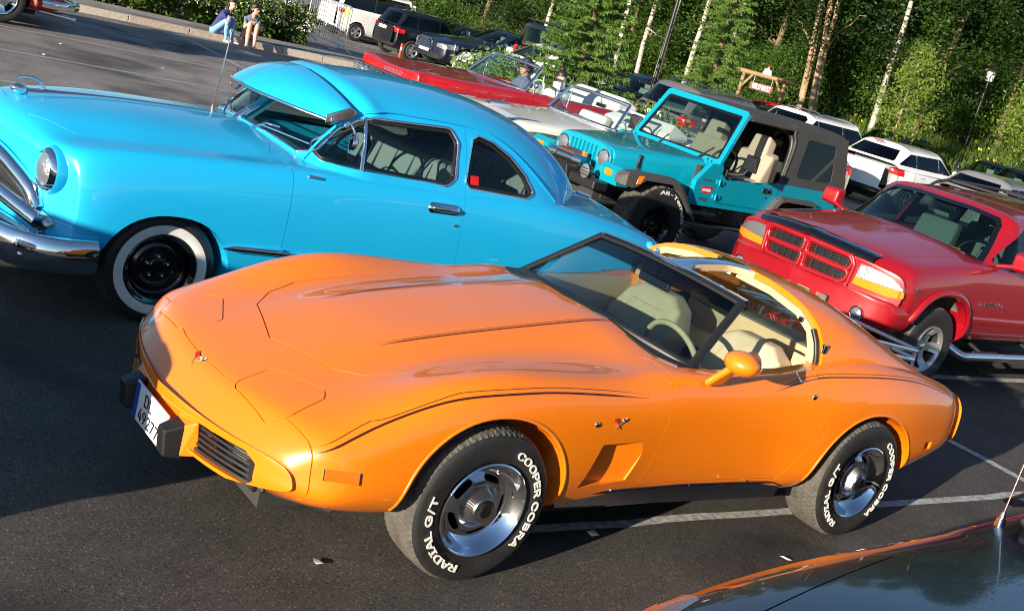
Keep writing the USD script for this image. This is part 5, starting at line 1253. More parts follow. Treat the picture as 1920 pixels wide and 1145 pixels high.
    bon = poly([(-.70,0),(-.72,.40),(-.66,.60),(-.5,.665),(0,.70),(.45,.73),(.48,.6),(.34,.3),(.30,0),(.34,-.3),(.48,-.6),(.45,-.73),(0,-.70),(-.5,-.665),(-.66,-.60),(-.72,-.40)], .02)
    bm = S ^ prism(bon, 'z', .9, 1.5); S = S - prism(bon.buffer(.004), 'z', .9, 1.5)
    put(car, 'body', S, R, 30); put(car, 'bonnet', bm, R, 30)
    for d in doors: put(car, 'door', d, R, 30)
    put(car, 'roof', shell, R, 35)
    # proud rim round the grille, slats
    for g in holes:
        p = np.asarray(g.buffer(.020).exterior.coords)[:-1]; pts = np.stack([xn(p[:, 0])-.004, p[:, 0], p[:, 1]], 1)
        put(car, 'grille_rim', tube(pts, .016, 8, closed=True), R, 60)
        y0, z0, y1, z1 = g.bounds
        for k in range(4): yy = np.linspace(y0-.01, y1+.01, 7); put(car, 'grille_slat', tube(np.stack([xn(yy)+.03, yy, np.full(7, z0+(z1-z0)*(k+.5)/4)], 1), .0055, 6), K, 60)
        for k in range(5): y = y0+(y1-y0)*(k+.5)/5; put(car, 'grille_post', tube([(xn(y)+.035, y, z0-.005), (xn(y)+.035, y, z1+.005)], .004, 6), K, 60)
    put(car, 'grille_back', bx(-.80, -.785, -.44, .44, .76, .98), M['black_void'], 30)
    og = poly([(-.47,.76),(-.48,.94),(-.44,1.0),(0,1.015),(.44,1.0),(.48,.94),(.47,.76),(.40,.735),(0,.73),(-.40,.735)], .03)
    gl = np.asarray(og.exterior.coords)[:-1]; put(car, 'grille_surround', tube(np.stack([xn(gl[:, 0])-.006, gl[:, 0], gl[:, 1]], 1), .018, 8, closed=True), R, 60)
    # bonnet guard
    yy = np.linspace(-.62, .62, 25); gd = np.stack([xn(yy)-.02+.06*np.clip(abs(yy)-.4, 0, 1), yy, 1.055-.10*yy**2+.010*np.exp(-(yy/.05)**2)], 1)
    g2 = gd + np.array([.15, 0, .048]); g1 = gd + np.array([.045, 0, .042]); g0 = gd + np.array([.03, 0, -.035])
    GG = np.stack([g0, gd+np.array([-.012,0,-.01]), gd+np.array([0,0,.022]), g1, g2], 0); a, b = GG.shape[:2]
    put(car, 'bonnet_guard', [(GG.reshape(-1, 3), grid_faces(a, b)), (GG.reshape(-1, 3)-[0,0,.004], grid_faces(a, b, True))], M['black_gloss'], 70)
    # lamps
    for s in (-1, 1):
        lo = lambda a, b: sorted((s*a, s*b))
        def lens(z): return Polygon([(s*y, zz) for y, zz in z])
        put(car, 'headlight', skin_layer(L, prism(lens([(.515,.85),(.525,.962),(.66,.958),(.80,.93),(.87,.885),(.90,.855)]), 'x', -1.0, -.62), -.03, .008), M['white_lens'], 40)
        put(car, 'turn_signal', skin_layer(L, prism(lens([(.505,.785),(.515,.847),(.90,.852),(.92,.80),(.80,.775)]), 'x', -1.0, -.62), -.03, .010), M['amber_bright'], 40)
        put(car, 'lamp_divider', skin_layer(L, prism(lens([(.515,.8465),(.515,.8505),(.90,.8555),(.90,.8515)]), 'x', -1.0, -.62), -.03, .004), K, 40)
        th = np.linspace(-.05, np.pi+.08, 36); pw = 2.4
        pts = np.array([(-.02-.465*np.sign(np.cos(t))*abs(np.cos(t))**(2/pw), .38+.485*np.sign(np.sin(t))*abs(np.sin(t))**(2/pw)) for t in th]); pts = pts[pts[:, 0] > -.46]
        q, n = on_side(L, pts, s); q = q + n*.012 + np.stack([(pts[:, 0]+.02)*.05, 0*pts[:, 0], (pts[:, 1]-.38)*.05], 1)
        put(car, 'arch_flare', tube(q, (.030, .022), 8), R, 60)
        pts = np.array([(2.944-.45*np.sign(np.cos(t))*abs(np.cos(t))**(2/pw), .38+.45*np.sign(np.sin(t))*abs(np.sin(t))**(2/pw)) for t in th])
        q, n = on_side(L, pts, s); put(car, 'arch_flare', tube(q+n*.012, (.030, .022), 8), R, 60)
        for a_ in (lathe_arch(-.02, .38, .50, s*.5, s*.84), lathe_arch(2.944, .38, .47, s*.5, s*.84)): put(car, 'wheel_arch_liner', a_, M['wheelwell'], 40)
        q, n = on_side(L, [(.47,.665),(1.0,.662),(1.62,.66)], s); put(car, 'side_moulding', tube(q, (.035, .014), 8), R, 60)
        q, n = on_side(L, [(1.72,.66),(2.3,.658)], s); put(car, 'side_moulding', tube(q, (.035, .014), 8), R, 60)
        xd = 1 if s < 0 else -1
        q, n = on_side(L, [(.70,.815),(-.53,.85)], s)
        put(car, 'badge_text', text3('DURANGO', .036, (xd,0,0), n[0] if False else (0,0,1), (.69, q[0,1]+s*.001, .80), .003, True, width=.30), M['chrome'], 20)
        put(car, 'badge_text', text3('SLT', .036, (xd,0,0), (0,0,1), (.905, q[0,1]+s*.001, .80), .003, True, width=.085), M['chrome'], 20)
        q, n = on_side(L, [(-.50,.875)], s); put(car, 'badge_text', text3('V8', .04, (xd,.22*s*xd*0,0), (0,0,1), (-.50, q[0,1]+s*.001, .855), .004, True), M['chrome'], 20)
        # mirrors
        mp = put(car, 'door_mirror', [hull_pts([(.80,s*1.0,1.19),(.80,s*1.14,1.20),(.80,s*1.0,1.31),(.80,s*1.13,1.31),(.73,s*1.0,1.205),(.73,s*1.13,1.215),(.735,s*1.0,1.30),(.735,s*1.12,1.30)], .035, 16), hull_pts([(.70,s*.86,1.165),(.78,s*.87,1.165),(.72,s*1.02,1.21),(.80,s*1.02,1.21)], .02, 12)], R, 50)
        put(mp, 'mirror_glass', hull_pts([(.838,s*1.0,1.19),(.838,s*1.13,1.20),(.838,s*1.0,1.31),(.838,s*1.12,1.31)], .003, 8), M['mirror_face'], 40)
        put(car, 'window_seal', tube(on_side(Gh, [(.62,1.125),(1.0,1.135),(1.66,1.13),(2.6,1.13),(3.6,1.135)], s)[0], .010, 6), K, 60)
        put(car, 'door_handle', hull_pts(list(on_side(L, [(1.42,.985),(1.58,.985)], s)[0]+np.array([0,s*.008,0])), .018, 12), R, 50)
        # step tube
        put(car, 'side_step', tube(spline_line([(.40,s*.82,.40),(.46,s*.91,.35),(.60,s*.95,.335),(1.2,s*.95,.33),(2.2,s*.95,.33),(2.34,s*.91,.345),(2.40,s*.82,.40)], 6), .042, 14), M['chrome'], 60)
        put(car, 'step_pad', hull_pts([(.68,s*.945,.373),(1.10,s*.945,.371)], .014, 12), K, 50)
        put(car, 'step_bracket', [cyl((.9,s*.70,.42),(.9,s*.94,.34),.02), cyl((1.9,s*.70,.42),(1.9,s*.94,.34),.02)], K, 50)
        put(car, 'roof_rail', tube(spline_line([(1.55,s*.55,1.60),(1.70,s*.55,1.665),(2.2,s*.545,1.70),(3.2,s*.54,1.70),(3.5,s*.53,1.68),(3.6,s*.53,1.63)], 5), .016, 8), M['steel_dark'], 60)
    for x in (1.9, 3.0): put(car, 'roof_crossbar', tube([(x,-.55,1.69),(x,0,1.70),(x,.55,1.69)], .016, 8), M['steel_dark'], 60)
    # bumper
    b = lambda x, w, zl, zh, k=0: None
    bn = lambda y: -.975 + .30*y*y
    bring = [(.62,.44),(.80,.47),(.885,.60),(.875,.70),(.80,.745),(.4,.755),(0,.755)]
    def brow(o, s_): return [(bn(y)+o, y*s_, .60+(z-.60)*s_**.3 if s_ < 1 else z) for y, z in bring]
    bl = Loft([[(bn(0), y*.02, z) for y, z in bring], [(bn(y*.55), y*.55, z) for y, z in bring], [(bn(y*.9)+.01, y*.9, z) for y, z in bring], [(bn(y)+.05, y, z) for y, z in bring], [(bn(y)+.16, y*1.03, .60+(z-.60)*.98) for y, z in bring], [(bn(y)+.36, y*1.035, .60+(z-.60)*.95) for y, z in bring], [(bn(y)+.38, y*1.03, .60+(z-.60)*.94) for y, z in bring]], 7, 6)
    bs = bl.solid()
    for y0, y1 in ((.16,.28),(-.03,.10),(-.22,-.09),(-.40,-.30)): bs = bs - bx(-1.2, -.9, y0, y1, .565, .625)
    for s in (-1, 1): bs = bs - cyl((-1.1,s*.66,.575),(-.76,s*.66,.575),.062)
    bs = bs - both(af, .5, 1.2)
    put(car, 'front_bumper', bs, R, 35)
    for y0, y1 in ((.16,.28),(-.03,.10),(-.22,-.09),(-.40,-.30)):
        put(car, 'intake', bx(-.925, -.915, y0-.01, y1+.01, .56, .63), M['black_void'], 30)
        for z in (.575,.59,.605,.62): put(car, 'intake_slat', bx(-.95, -.938, y0-.003, y1+.003, z-.003, z+.003), M['beige_cloth'], 30)
    for s in (-1, 1):
        c = np.array([-.845, s*.66, .575])
        put(car, 'fog_light', xf(lathe([(.001,-.022),(.03,-.020),(.055,-.010),(.060,.01)], 28, 'x'), c), M['white_lens'], 60)
        put(car, 'fog_rim', xf(lathe([(.052,-.012),(.062,-.014),(.063,.02)], 28, 'x'), c), M['chrome'], 60)
    put(car, 'number_plate', rbox(-1.005,-.99,-.26,.26,.435,.545,.004), M['plate_white'], 30)
    put(car, 'plate_band', bx(-1.0065,-1.0052,.215,.257,.438,.542), M['plate_blue'], 20)
    put(car, 'plate_text', text3('DN 201', .072, (0,-1,0), (0,0,1), (-1.0066,.04,.455), .0015), M['letter_black'], 20)
    # cabin
    put(car, 'cabin_floor', bx(.72, 3.75, -.80, .80, .56, .62), M['dark_carpet'], 30)
    put(car, 'dashboard', hull_pts([(.55,-.78,1.08),(.55,.78,1.08),(.92,-.78,1.10),(.92,.78,1.10),(1.0,-.78,.85),(1.0,.78,.85)], .03), M['grey_cloth'], 40)
    for x0 in (1.55, 2.5):
        for y in (-.38, .38):
            put(car, 'seat', [rbox(x0-.45, x0+.05, y-.25, y+.25, .75, .92, .05, 12), hull_pts([(x0,y-.2,.9),(x0,y+.2,.9),(x0+.1,y-.2,.9),(x0+.1,y+.2,.9),(x0+.12,y-.18,1.28),(x0+.12,y+.18,1.28),(x0+.2,y-.17,1.28),(x0+.2,y+.17,1.28)], .04, 12), rbox(x0+.12, x0+.22, y-.13, y+.13, 1.33, 1.49, .04, 12)], M['grey_cloth'], 50)
    th = np.linspace(0, 2*np.pi, 33)[:-1]; c = np.array([1.12,-.38,1.10]); e2 = np.array([.4,0,.92])
    put(car, 'steering_wheel', [tube(c + .19*(np.cos(th)[:, None]*np.array([0,1.,0])+np.sin(th)[:, None]*e2), .016, 8, closed=True), cyl(c, c+[-.2,0,-.08], .03)], K, 60)
    put(car, 'inner_mirror', [rbox(1.0,1.025,-.12,.12,1.46,1.53,.012)], K, 40)
    put(car, 'toll_card', patch(*[_ws_pt(Gh, y, z, -.02) for y, z in ((-.56,1.18),(-.47,1.18),(-.47,1.225),(-.56,1.225))], n=3, th=.002), M['yellow_card'], 30)
    for y0, y1 in ((-.10,-.62),(.45,-.05)):
        put(car, 'wiper', [tube([_ws_pt(Gh, y0, 1.14, .035), _ws_pt(Gh, .5*(y0+y1), 1.185, .03), _ws_pt(Gh, y1, 1.21, .022)] if False else [_ws_pt(Gh, y0, 1.20-.06*y0*y0, .03), _ws_pt(Gh, .5*(y0+y1), 1.195, .032), _ws_pt(Gh, y1, 1.17, .025)], .010, 6)], K, 60)
    put(car, 'chassis', bx(-.7, 3.8, -.55, .55, .30, .62), M['underbody'], 30)
    W = alloy_wheel(.375, .255, .205, 5, (.34,.90), .60, 'alloy', 'road', .055, None, 'chrome', True, .0)
    for x in (0, 2.944):
        for s in (-1, 1): wheel(car, W, x, s*.765, .372, roll=.3+.3*x)
    return car
build_red_suv()
# ---------------------------------------------------------------- the other cars: one builder, each with its own outline
def gen_car(name, label, loc, rz, mat, W=.89, x0=-.85, wb=2.65, x1=3.55, r=.32, top=None, gh=None, zb=.24, pillars=(), cat='car', glass_='glass_tint', rims='alloy', spokes=5,
            nose=.22, tail=.16, sc=None, rails=False, front='plain', lampz=None, tlamp=None, interior='grey_cloth', open_=None, plate=True, group=None, chrome_trim=False, mirrors=True):
    car = thing(name, label, cat, loc, rz, group, sc=sc)
    P, K = M[mat], M['black_trim']
    top = top or [(x0, .62, .60), (-.4, .80, .76), (.55, .96, .90), (1.6, .97, .93), (2.6, .98, .94), (x1, .90, .88)]
    xs = np.array([t[0] for t in top]); zc = lambda x: float(np.interp(x, xs, [t[1] for t in top])); zs = lambda x: float(np.interp(x, xs, [t[2] for t in top]))
    ww = lambda x: W*float(np.interp(x, [x0, x0+.25, x0+.6, 0.2, wb, x1-.6, x1-.2, x1], [.84, .91, .965, .99, .995, .97, .93, .88]))
    def row(x, zlow, k=1.0):
        w = ww(x)*k; a, c = zs(x), zc(x); m = .5*(zlow + a)
        return [(w*.80, zlow), (w*.955, zlow+.08), (w*.998, m), (w*.985, a-.10), (w*.915, a-.005), (w*.55, .4*a+.6*c), (0, c)]
    kn, kt = nose/W**2, tail/W**2
    xn = lambda y: x0 + kn*y*y; xt = lambda y: x1 - kt*y*y
    R0 = row(x0, zb+.03); R1 = row(x1, zb+.06)
    net = [[(xn(0), y*.02, zb+.05+(z-zb-.05)*.93) for y, z in R0], [(xn(y*.55), y*.55, zb+.04+(z-zb-.04)*.97) for y, z in R0], [(xn(y)+.01, y, z) for y, z in R0], [(xn(y)+.10, y, z+.012) for y, z in row(x0+.1, zb)]]
    for x in sorted(set([x0+.45, 0., .5, 1.1, 1.7, 2.3, wb, x1-.45] + [t[0] for t in top[1:-1]])):
        if x0+.3 < x < x1-.3: net.append([(x, y, z) for y, z in row(x, zb)])
    net += [[(xt(y)-.10, y, z) for y, z in row(x1-.1, zb+.04)], [(xt(y)-.01, y, z) for y, z in R1], [(xt(y*.55), y*.55, zb+.1+(z-zb-.1)*.97) for y, z in R1], [(xt(0), y*.02, zb+.1+(z-zb-.1)*.93) for y, z in R1]]
    L = Loft(net, 5, 5); S = L.solid()
    for cx in (0, wb): S = S - both(arch_poly(cx, r-.02, r*1.20, rx=r*1.16, pw=2.1), W*.55, 1.3)
    z0 = (gh or open_)['z0']
    if gh:
        c, h, rh, rb, zr, wr = gh['cowl'], gh['header'], gh['rh'], gh['rb'], gh['zr'], gh['wr']
        wz = W*.93; zf = gh.get('zrear', z0+.02); zre = gh.get('zr2', zr-.01)
        base = lambda xc, zz, sg: [(xc+sg*.26*(f**2), wz*f, zz+dz) for f, dz in [(1.0, -.05), (.97, -.02), (.86, .01), (.72, .02), (.4, .03), (0, .035)]]
        def sect(x, zt, sg, w=wr, sh=.06): 
            hh = zt - z0
            return [(x+sg*.02, wz, z0-.05), (x+sg*.03, wz-.02-.25*(wz-w), z0+.32*hh), (x+sg*.05, w+.25*(wz-w), z0+.70*hh), (x+sg*.035, w-.005, zt-.075), (x+sg*.0, w*.62, zt-.01), (x-sg*.02, 0, zt)]
        G0 = base(c, z0, 1); G2 = sect(h, zr-.03, 1); G1 = [tuple(.5*np.array(a)+.5*np.array(b)) for a, b in zip(G0, G2)]
        G6 = base(rb, zf, -1); G4 = sect(rh, zre, -1, wr*.97); G5 = [tuple(.5*np.array(a)+.5*np.array(b)) for a, b in zip(G4, G6)]
        mid = .5*(h+rh)
        Gh = Loft([G0, G1, G2, sect(h+.18, zr-.008, 1), sect(mid, zr, 0), sect(rh-.2, zre+.006, 0), G4, G5, G6], 6, 6)
        shell = Gh.solid() - Gh.offset(-.04).solid(); thin = Gh.offset(-.004).solid() - Gh.offset(-.008).solid()
        sw = Polygon([(c+.30, z0+.025), (h+.16, zr-.115), (rh-.12, zre-.115), (rb-.22, zf+.02)]).buffer(-.025).buffer(.012)
        bars = [LineString([(x, z0-.2), (x-.04, zr)]).buffer(.03, cap_style=2) for x in pillars]
        panes = sw
        for b_ in bars: panes = panes.difference(b_)
        panes = list(panes.geoms) if hasattr(panes, 'geoms') else [panes]
        fw_ = poly([(-wz*.80, z0+.07), (-wz*.45, z0+.085), (wz*.45, z0+.085), (wz*.80, z0+.07), (wr-.04, zr-.15), (wr-.14, zr-.085), (-wr+.14, zr-.085), (-wr+.04, zr-.15)], .02)
        rw_ = poly([(-wz*.76, zf+.075), (wz*.76, zf+.075), (wr*.82, zre-.10), (-wr*.82, zre-.10)], .03)
        cuts = [('windscreen', fw_, 'x', c-.4, h+.12, 'glass_clear'), ('rear_window', rw_, 'x', rh-.1, rb+.5, glass_)]
        for g in panes: cuts += [('side_window', g, 'y', W*.45, 1.3, glass_), ('side_window', g, 'y', -1.3, -W*.45, glass_)]
        for nm, g, ax, lo, hi, gm in cuts:
            k = prism(g, ax, lo, hi); shell = shell - k; put(car, nm, thin ^ k, M[gm], 40)
        S = S - prism(poly([(c+.35, -wz+.10), (c+.35, wz-.10), (rb-.1, wz-.10), (rb-.1, -wz+.10)], .05), 'z', .48, 1.5)
        put(car, 'roof', shell, P, 35)
        # black blinds over pillars
        if bars:
            for s in (-1, 1):
                for b_ in bars:
                    k = prism(sw.intersection(b_), 'y', *sorted((s*W*.45, s*1.3))); put(car, 'door_pillar', skin_layer(Gh, k, -.006, .0015), M['black_gloss'], 40)
        it = M[interior]
        put(car, 'dashboard', hull_pts([(c+.20,-wz+.14,z0-.06),(c+.20,wz-.14,z0-.06),(c+.55,-wz+.14,z0-.02),(c+.55,wz-.14,z0-.02),(c+.62,-wz+.14,z0-.3),(c+.62,wz-.14,z0-.3)], .02), M['dash_dark'], 40)
        sx = c + 1.15
        for y in (-.37, .37): put(car, 'seat', [rbox(sx-.45, sx+.06, y-.24, y+.24, .50, .66, .05, 10), hull_pts([(sx,y-.2,.64),(sx,y+.2,.64),(sx+.1,y-.2,.64),(sx+.1,y+.2,.64),(sx+.12,y-.18,z0+.12),(sx+.12,y+.18,z0+.12),(sx+.2,y+.17,z0+.1),(sx+.2,y-.17,z0+.1)], .03, 10), rbox(sx+.13, sx+.21, y-.12, y+.12, z0+.15, z0+.30, .03, 10)], it, 50)
        if rh - sx > .7: put(car, 'rear_seat', [rbox(sx+.55, sx+1.0, -.62, .62, .52, .68, .05, 10), hull_pts([(sx+1.0,-.6,.66),(sx+1.0,.6,.66),(sx+1.15,-.58,z0+.12),(sx+1.15,.58,z0+.12),(sx+1.2,0,z0)], .04, 10)], it, 50)
        put(car, 'cabin_floor', bx(c+.4, rb-.12, -wz+.12, wz-.12, .44, .48), M['dark_carpet'], 30)
        th = np.linspace(0, 2*np.pi, 25)[:-1]; cc = np.array([sx-.45, -.37, z0-.02])
        put(car, 'steering_wheel', tube(cc + .185*(np.cos(th)[:, None]*np.array([0,1.,0])+np.sin(th)[:, None]*np.array([.35,0,.93])), .014, 6, closed=True), K, 60)
        for s in (-1, 1):
            if mirrors: put(car, 'door_mirror', [rbox(c+.42, c+.56, *sorted((s*(wz+.03), s*(wz+.22))), z0+.04, z0+.19, .045, 12), hull_pts([(c+.5, s*(wz-.03), z0+.03), (c+.5, s*(wz+.08), z0+.08)], .022, 8)], P, 50)
            if rails: put(car, 'roof_rail', tube(spline_line([(h+.30, s*wr*.86, zr-.035), (h+.42, s*wr*.86, zr+.03), (mid, s*wr*.86, zr+.04), (rh-.35, s*wr*.84, zr+.03), (rh-.22, s*wr*.84, zr-.035)], 4), .016, 6), M['brushed'], 60)
        dl = [h+.02 if not pillars else c+.33] + list(pillars)
        doors = [(c+.28, pillars[0] if pillars else rb-.6)] + ([(pillars[0], pillars[1] if len(pillars) > 1 else rb-.35)] if pillars else [])
        if gh.get('wipers', True):
            for y in (-.45, .1): put(car, 'wiper', tube([_ws_pt(Gh, y, z0+.05, .02), _ws_pt(Gh, y+.45, z0+.085, .02)], .010, 6), K, 50)
    else:
        o = open_; doors = [(o['cowl']+.32, o['back']-.02)]
        ck = poly([(o['cowl']+.30, -W*.80), (o['cowl']+.30, W*.80), (o['back'], W*.80), (o['back']+o.get('rear', 1.0), W*.72), (o['back']+o.get('rear', 1.0), -W*.72), (o['back'], -W*.80)], .06)
        S = S - prism(ck, 'z', .42, 1.5)
    if gh and rb > x1-.3: S = S  # upright tail
    # shut lines
    for a, b_ in doors:
        g = ring_slot(poly([(a, zb+.12), (a-.02, z0-.25), (a-.04, 1.6), (b_-.03, 1.6), (b_, z0-.3), (b_-.06, zb+.12)], .01), .006)
        S = S - both(g, W*.70, 1.3)
    if gh:
        g = LineString([(x0+.32, -W*.62), (.45, -W*.80)]).buffer(.003).union(LineString([(x0+.32, W*.62), (.45, W*.80)]).buffer(.003)).union(LineString([(x0+.32, -W*.62), (x0+.22, 0), (x0+.32, W*.62)]).buffer(.003)); S = S - prism(g, 'z', zs(x0)-.05, 1.2)
    put(car, 'body', S, P, 30)
    put(car, 'chassis', bx(x0+.5, x1-.5, -W*.55, W*.55, .17, .45), M['underbody'], 30)
    lz = lampz or zs(x0)-.02
    for s in (-1, 1):
        q = lambda pts: Polygon([(s*a, b_) for a, b_ in pts])
        if front == 'plain':
            put(car, 'headlight', skin_layer(L, prism(q([(W*.52, lz-.07), (W*.55, lz+.03), (W*.98, lz+.09), (W*1.02, lz-.03), (W*.80, lz-.09)]), 'x', x0-.1, x0+.55), -.02, .006), M['white_lens'], 40)
        if front == 'quad':
            for y in (W*.80, W*.60): 
                put(car, 'headlight', xf(lathe([(.001,-.03),(.05,-.026),(.075,-.012),(.085,-.02),(.092,.0),(.092,.05)], 24, 'x'), (xn(y)-.01, s*y, lz)), M['white_lens'], 50)
                put(car, 'headlight_rim', xf(lathe([(.076,-.014),(.086,-.026),(.095,-.01),(.095,.05)], 24, 'x'), (xn(y)-.01, s*y, lz)), M['chrome'], 50)
        if front == 'round':
            y = W*.80
            put(car, 'headlight', xf(lathe([(.001,-.05),(.05,-.045),(.085,-.02),(.09,.03)], 28, 'x'), (xn(y)+.02, s*y, lz)), M['white_lens'], 50)
            put(car, 'headlight_rim', xf(lathe([(.084,-.022),(.098,-.034),(.110,-.01),(.112,.06)], 28, 'x'), (xn(y)+.02, s*y, lz)), M['chrome'], 50)
        tz = tlamp or (z0-.20, z0-.02, .22)
        if front in ('plain',) or tlamp:
            put(car, 'tail_light', skin_layer(L, prism(q([(W*.74, tz[0]), (W*.70, tz[1]), (W*1.02, tz[1]+.03), (W*1.02, tz[0]-.01)]), 'x', x1-tz[2]-.16, x1+.1), -.02, .008), M['red_lens'], 40)
        for cx in (0, wb):
            put(car, 'wheel_arch_liner', lathe_arch(cx, r-.02, r*1.24, s*W*.56, s*W*.88, 16), M['black_void'], 40)
        if chrome_trim:
            xx = np.linspace(x0+.5, x1-.3, 12); qq, n = on_side(L, np.stack([xx, np.full(12, .52)], 1), s); put(car, 'side_trim', tube(qq+n*.004, (.012, .010), 6), M['chrome'], 60)
        for a, b_ in doors:
            qq, n = on_side(L, [(b_-.26, z0-.13), (b_-.12, z0-.125)], s); put(car, 'door_handle', hull_pts(list(qq+n*.012), .013, 8), M['chrome'] if chrome_trim else P, 50)
    if front == 'plain':
        put(car, 'grille', skin_layer(L, prism(poly([(-W*.42, lz-.10), (-W*.45, lz-.0), (W*.45, lz-.0), (W*.42, lz-.10)], .01), 'x', x0-.1, x0+.3), -.01, .004), K, 40)
        put(car, 'lower_intake', skin_layer(L, prism(poly([(-W*.70, zb+.06), (-W*.62, zb+.17), (W*.62, zb+.17), (W*.70, zb+.06)], .01), 'x', x0-.1, x0+.4), -.01, .004), K, 40)
        put(car, 'rear_valance', skin_layer(L, prism(poly([(-W*.85, zb+.02), (-W*.85, zb+.16), (W*.85, zb+.16), (W*.85, zb+.02)], .01), 'x', x1-.35, x1+.1), -.01, .004), K, 40)
    if plate:
        put(car, 'number_plate', rbox(x0-.02, x0-.005, -.26, .26, zb+.17, zb+.28, .003), M['plate_white'], 30)
        pz = gh.get('platez', .80) if gh else .5
        put(car, 'number_plate', rbox(x1+.002, x1+.014, -.26, .26, pz, pz+.11, .003), M['plate_white'], 30)
        put(car, 'plate_text', text3('EK 35', .075, (0, 1, 0), (0, 0, 1), (x1+.0145, 0, pz+.018), .0015), M['letter_black'], 20)
    Wh = rims if isinstance(rims, list) else alloy_wheel(r, .21, r*.64, spokes, (.30, .88), .62, rims, 'plain', .02)
    for cx in (0, wb):
        for s in (-1, 1): wheel(car, Wh, cx, s*(W-.115), r, roll=cx)
    return car, L, (Gh if gh else None)

def convertible_fit(car, W, cowl, z0, top, back, interior, rear=1.0, hw=.62, frame='chrome', tint='glass_clear', rake=.42, headrests=True):
    b = [np.array([cowl+.28, s*W*.84, z0-.01]) for s in (-1, 1)]; h = [np.array([cowl+.28+rake, s*hw, top]) for s in (-1, 1)]
    t = np.linspace(-1, 1, 15)[:, None]
    base = (b[0]*(1-t)+b[1]*(1+t))/2 + np.array([-.30, 0, .03])*(1-t**2); head = (h[0]*(1-t)+h[1]*(1+t))/2 + np.array([-.12, 0, .02])*(1-t**2)
    v = np.linspace(0, 1, 7)[:, None, None]; G = base[None]*(1-v)+head[None]*v; F = grid_faces(7, 15)
    put(car, 'windscreen', (G.reshape(-1, 3), F), M[tint], 60)
    put(car, 'windscreen_frame', [tube(np.linspace(b[0], h[0], 6), .024, 8), tube(np.linspace(b[1], h[1], 6), .024, 8), tube(head, .026, 8), tube(base, .014, 6)], M[frame], 60)
    I = M[interior]
    put(car, 'cabin_floor', bx(cowl+.3, back+rear-.05, -W*.76, W*.76, .36, .42), M['dark_carpet'], 30)
    put(car, 'dashboard', hull_pts([(cowl+.25,-W*.78,z0-.03),(cowl+.25,W*.78,z0-.03),(cowl+.50,-W*.78,z0-.04),(cowl+.50,W*.78,z0-.04),(cowl+.5,-W*.78,z0-.28),(cowl+.5,W*.78,z0-.28)], .03), M['dash_dark'], 40)
    sx = back - .45
    for y in (-.38, .38):
        put(car, 'seat', [rbox(sx-.42, sx+.08, y-.30, y+.30, .45, .62, .06, 12), hull_pts([(sx,y-.27,.6),(sx,y+.27,.6),(sx+.12,y-.27,.6),(sx+.12,y+.27,.6),(sx+.14,y-.25,z0+.02),(sx+.14,y+.25,z0+.02),(sx+.22,y-.25,z0+.02),(sx+.22,y+.25,z0+.02)], .05, 12)] + ([rbox(sx+.12, sx+.22, y-.13, y+.13, z0+.09, z0+.26, .045, 12)] if headrests else []), I, 50)
    put(car, 'rear_seat', [rbox(back+.15, back+.62, -W*.68, W*.68, .48, .64, .06, 12), hull_pts([(back+.6,-W*.68,.6),(back+.6,W*.68,.6),(back+.78,-W*.66,z0),(back+.78,W*.66,z0),(back+.86,-W*.66,z0),(back+.86,W*.66,z0)], .05, 12)], I, 50)
    put(car, 'folded_top', hull_pts([(back+rear-.12,-W*.74,z0+.02),(back+rear-.12,W*.74,z0+.02),(back+rear+.28,-W*.70,z0+.05),(back+rear+.28,W*.70,z0+.05),(back+rear+.1,-W*.6,z0+.15),(back+rear+.1,W*.6,z0+.15)], .06, 14), M['white_vinyl'], 50)
    for s in (-1, 1): put(car, 'door_lining', hull_pts([(cowl+.4, s*W*.79, .5), (back, s*W*.79, .5), (cowl+.4, s*W*.81, z0-.05), (back, s*W*.81, z0-.05)], .012), I, 30)
    th = np.linspace(0, 2*np.pi, 33)[:-1]; c = np.array([cowl+.82, -.40, z0+.0]); e2 = np.array([.42, 0, .9])
    put(car, 'steering_wheel', [tube(c + .20*(np.cos(th)[:, None]*np.array([0,1.,0])+np.sin(th)[:, None]*e2), .015, 8, closed=True), cyl(c, c+[-.25,0,-.12], .025), tube([c+[0,-.19,0], c, c+[0,.19,0]], .010, 6)], M['wood_cream'], 60)
    put(car, 'inner_mirror', [rbox(cowl+.60, cowl+.63, -.11, .11, top-.16, top-.10, .012), cyl((cowl+.6,0,top-.1),(cowl+.58,0,top),.008)], M['chrome'], 40)
    for s in (-1, 1):
        put(car, 'quarter_light', patch(b[(s+1)//2]+[.03,0,.01], b[(s+1)//2]+[.34,0,.0], b[(s+1)//2]+[.34,-s*.03,.20], h[(s+1)//2]+[-.02,0,-.03], 3, 0, .004), M[tint], 40)
        put(car, 'quarter_frame', tube([b[(s+1)//2]+[.35,0,-.01], b[(s+1)//2]+[.35,-s*.04,.30]], .010, 6), M[frame], 60)
    put(car, 'door_mirror', [sph((cowl+.42, -W*.93, z0+.12), .055, 20, (.7, 1, 1)), cyl((cowl+.42, -W*.90, z0-.03), (cowl+.42, -W*.92, z0+.08), .012)], M['chrome'], 50)

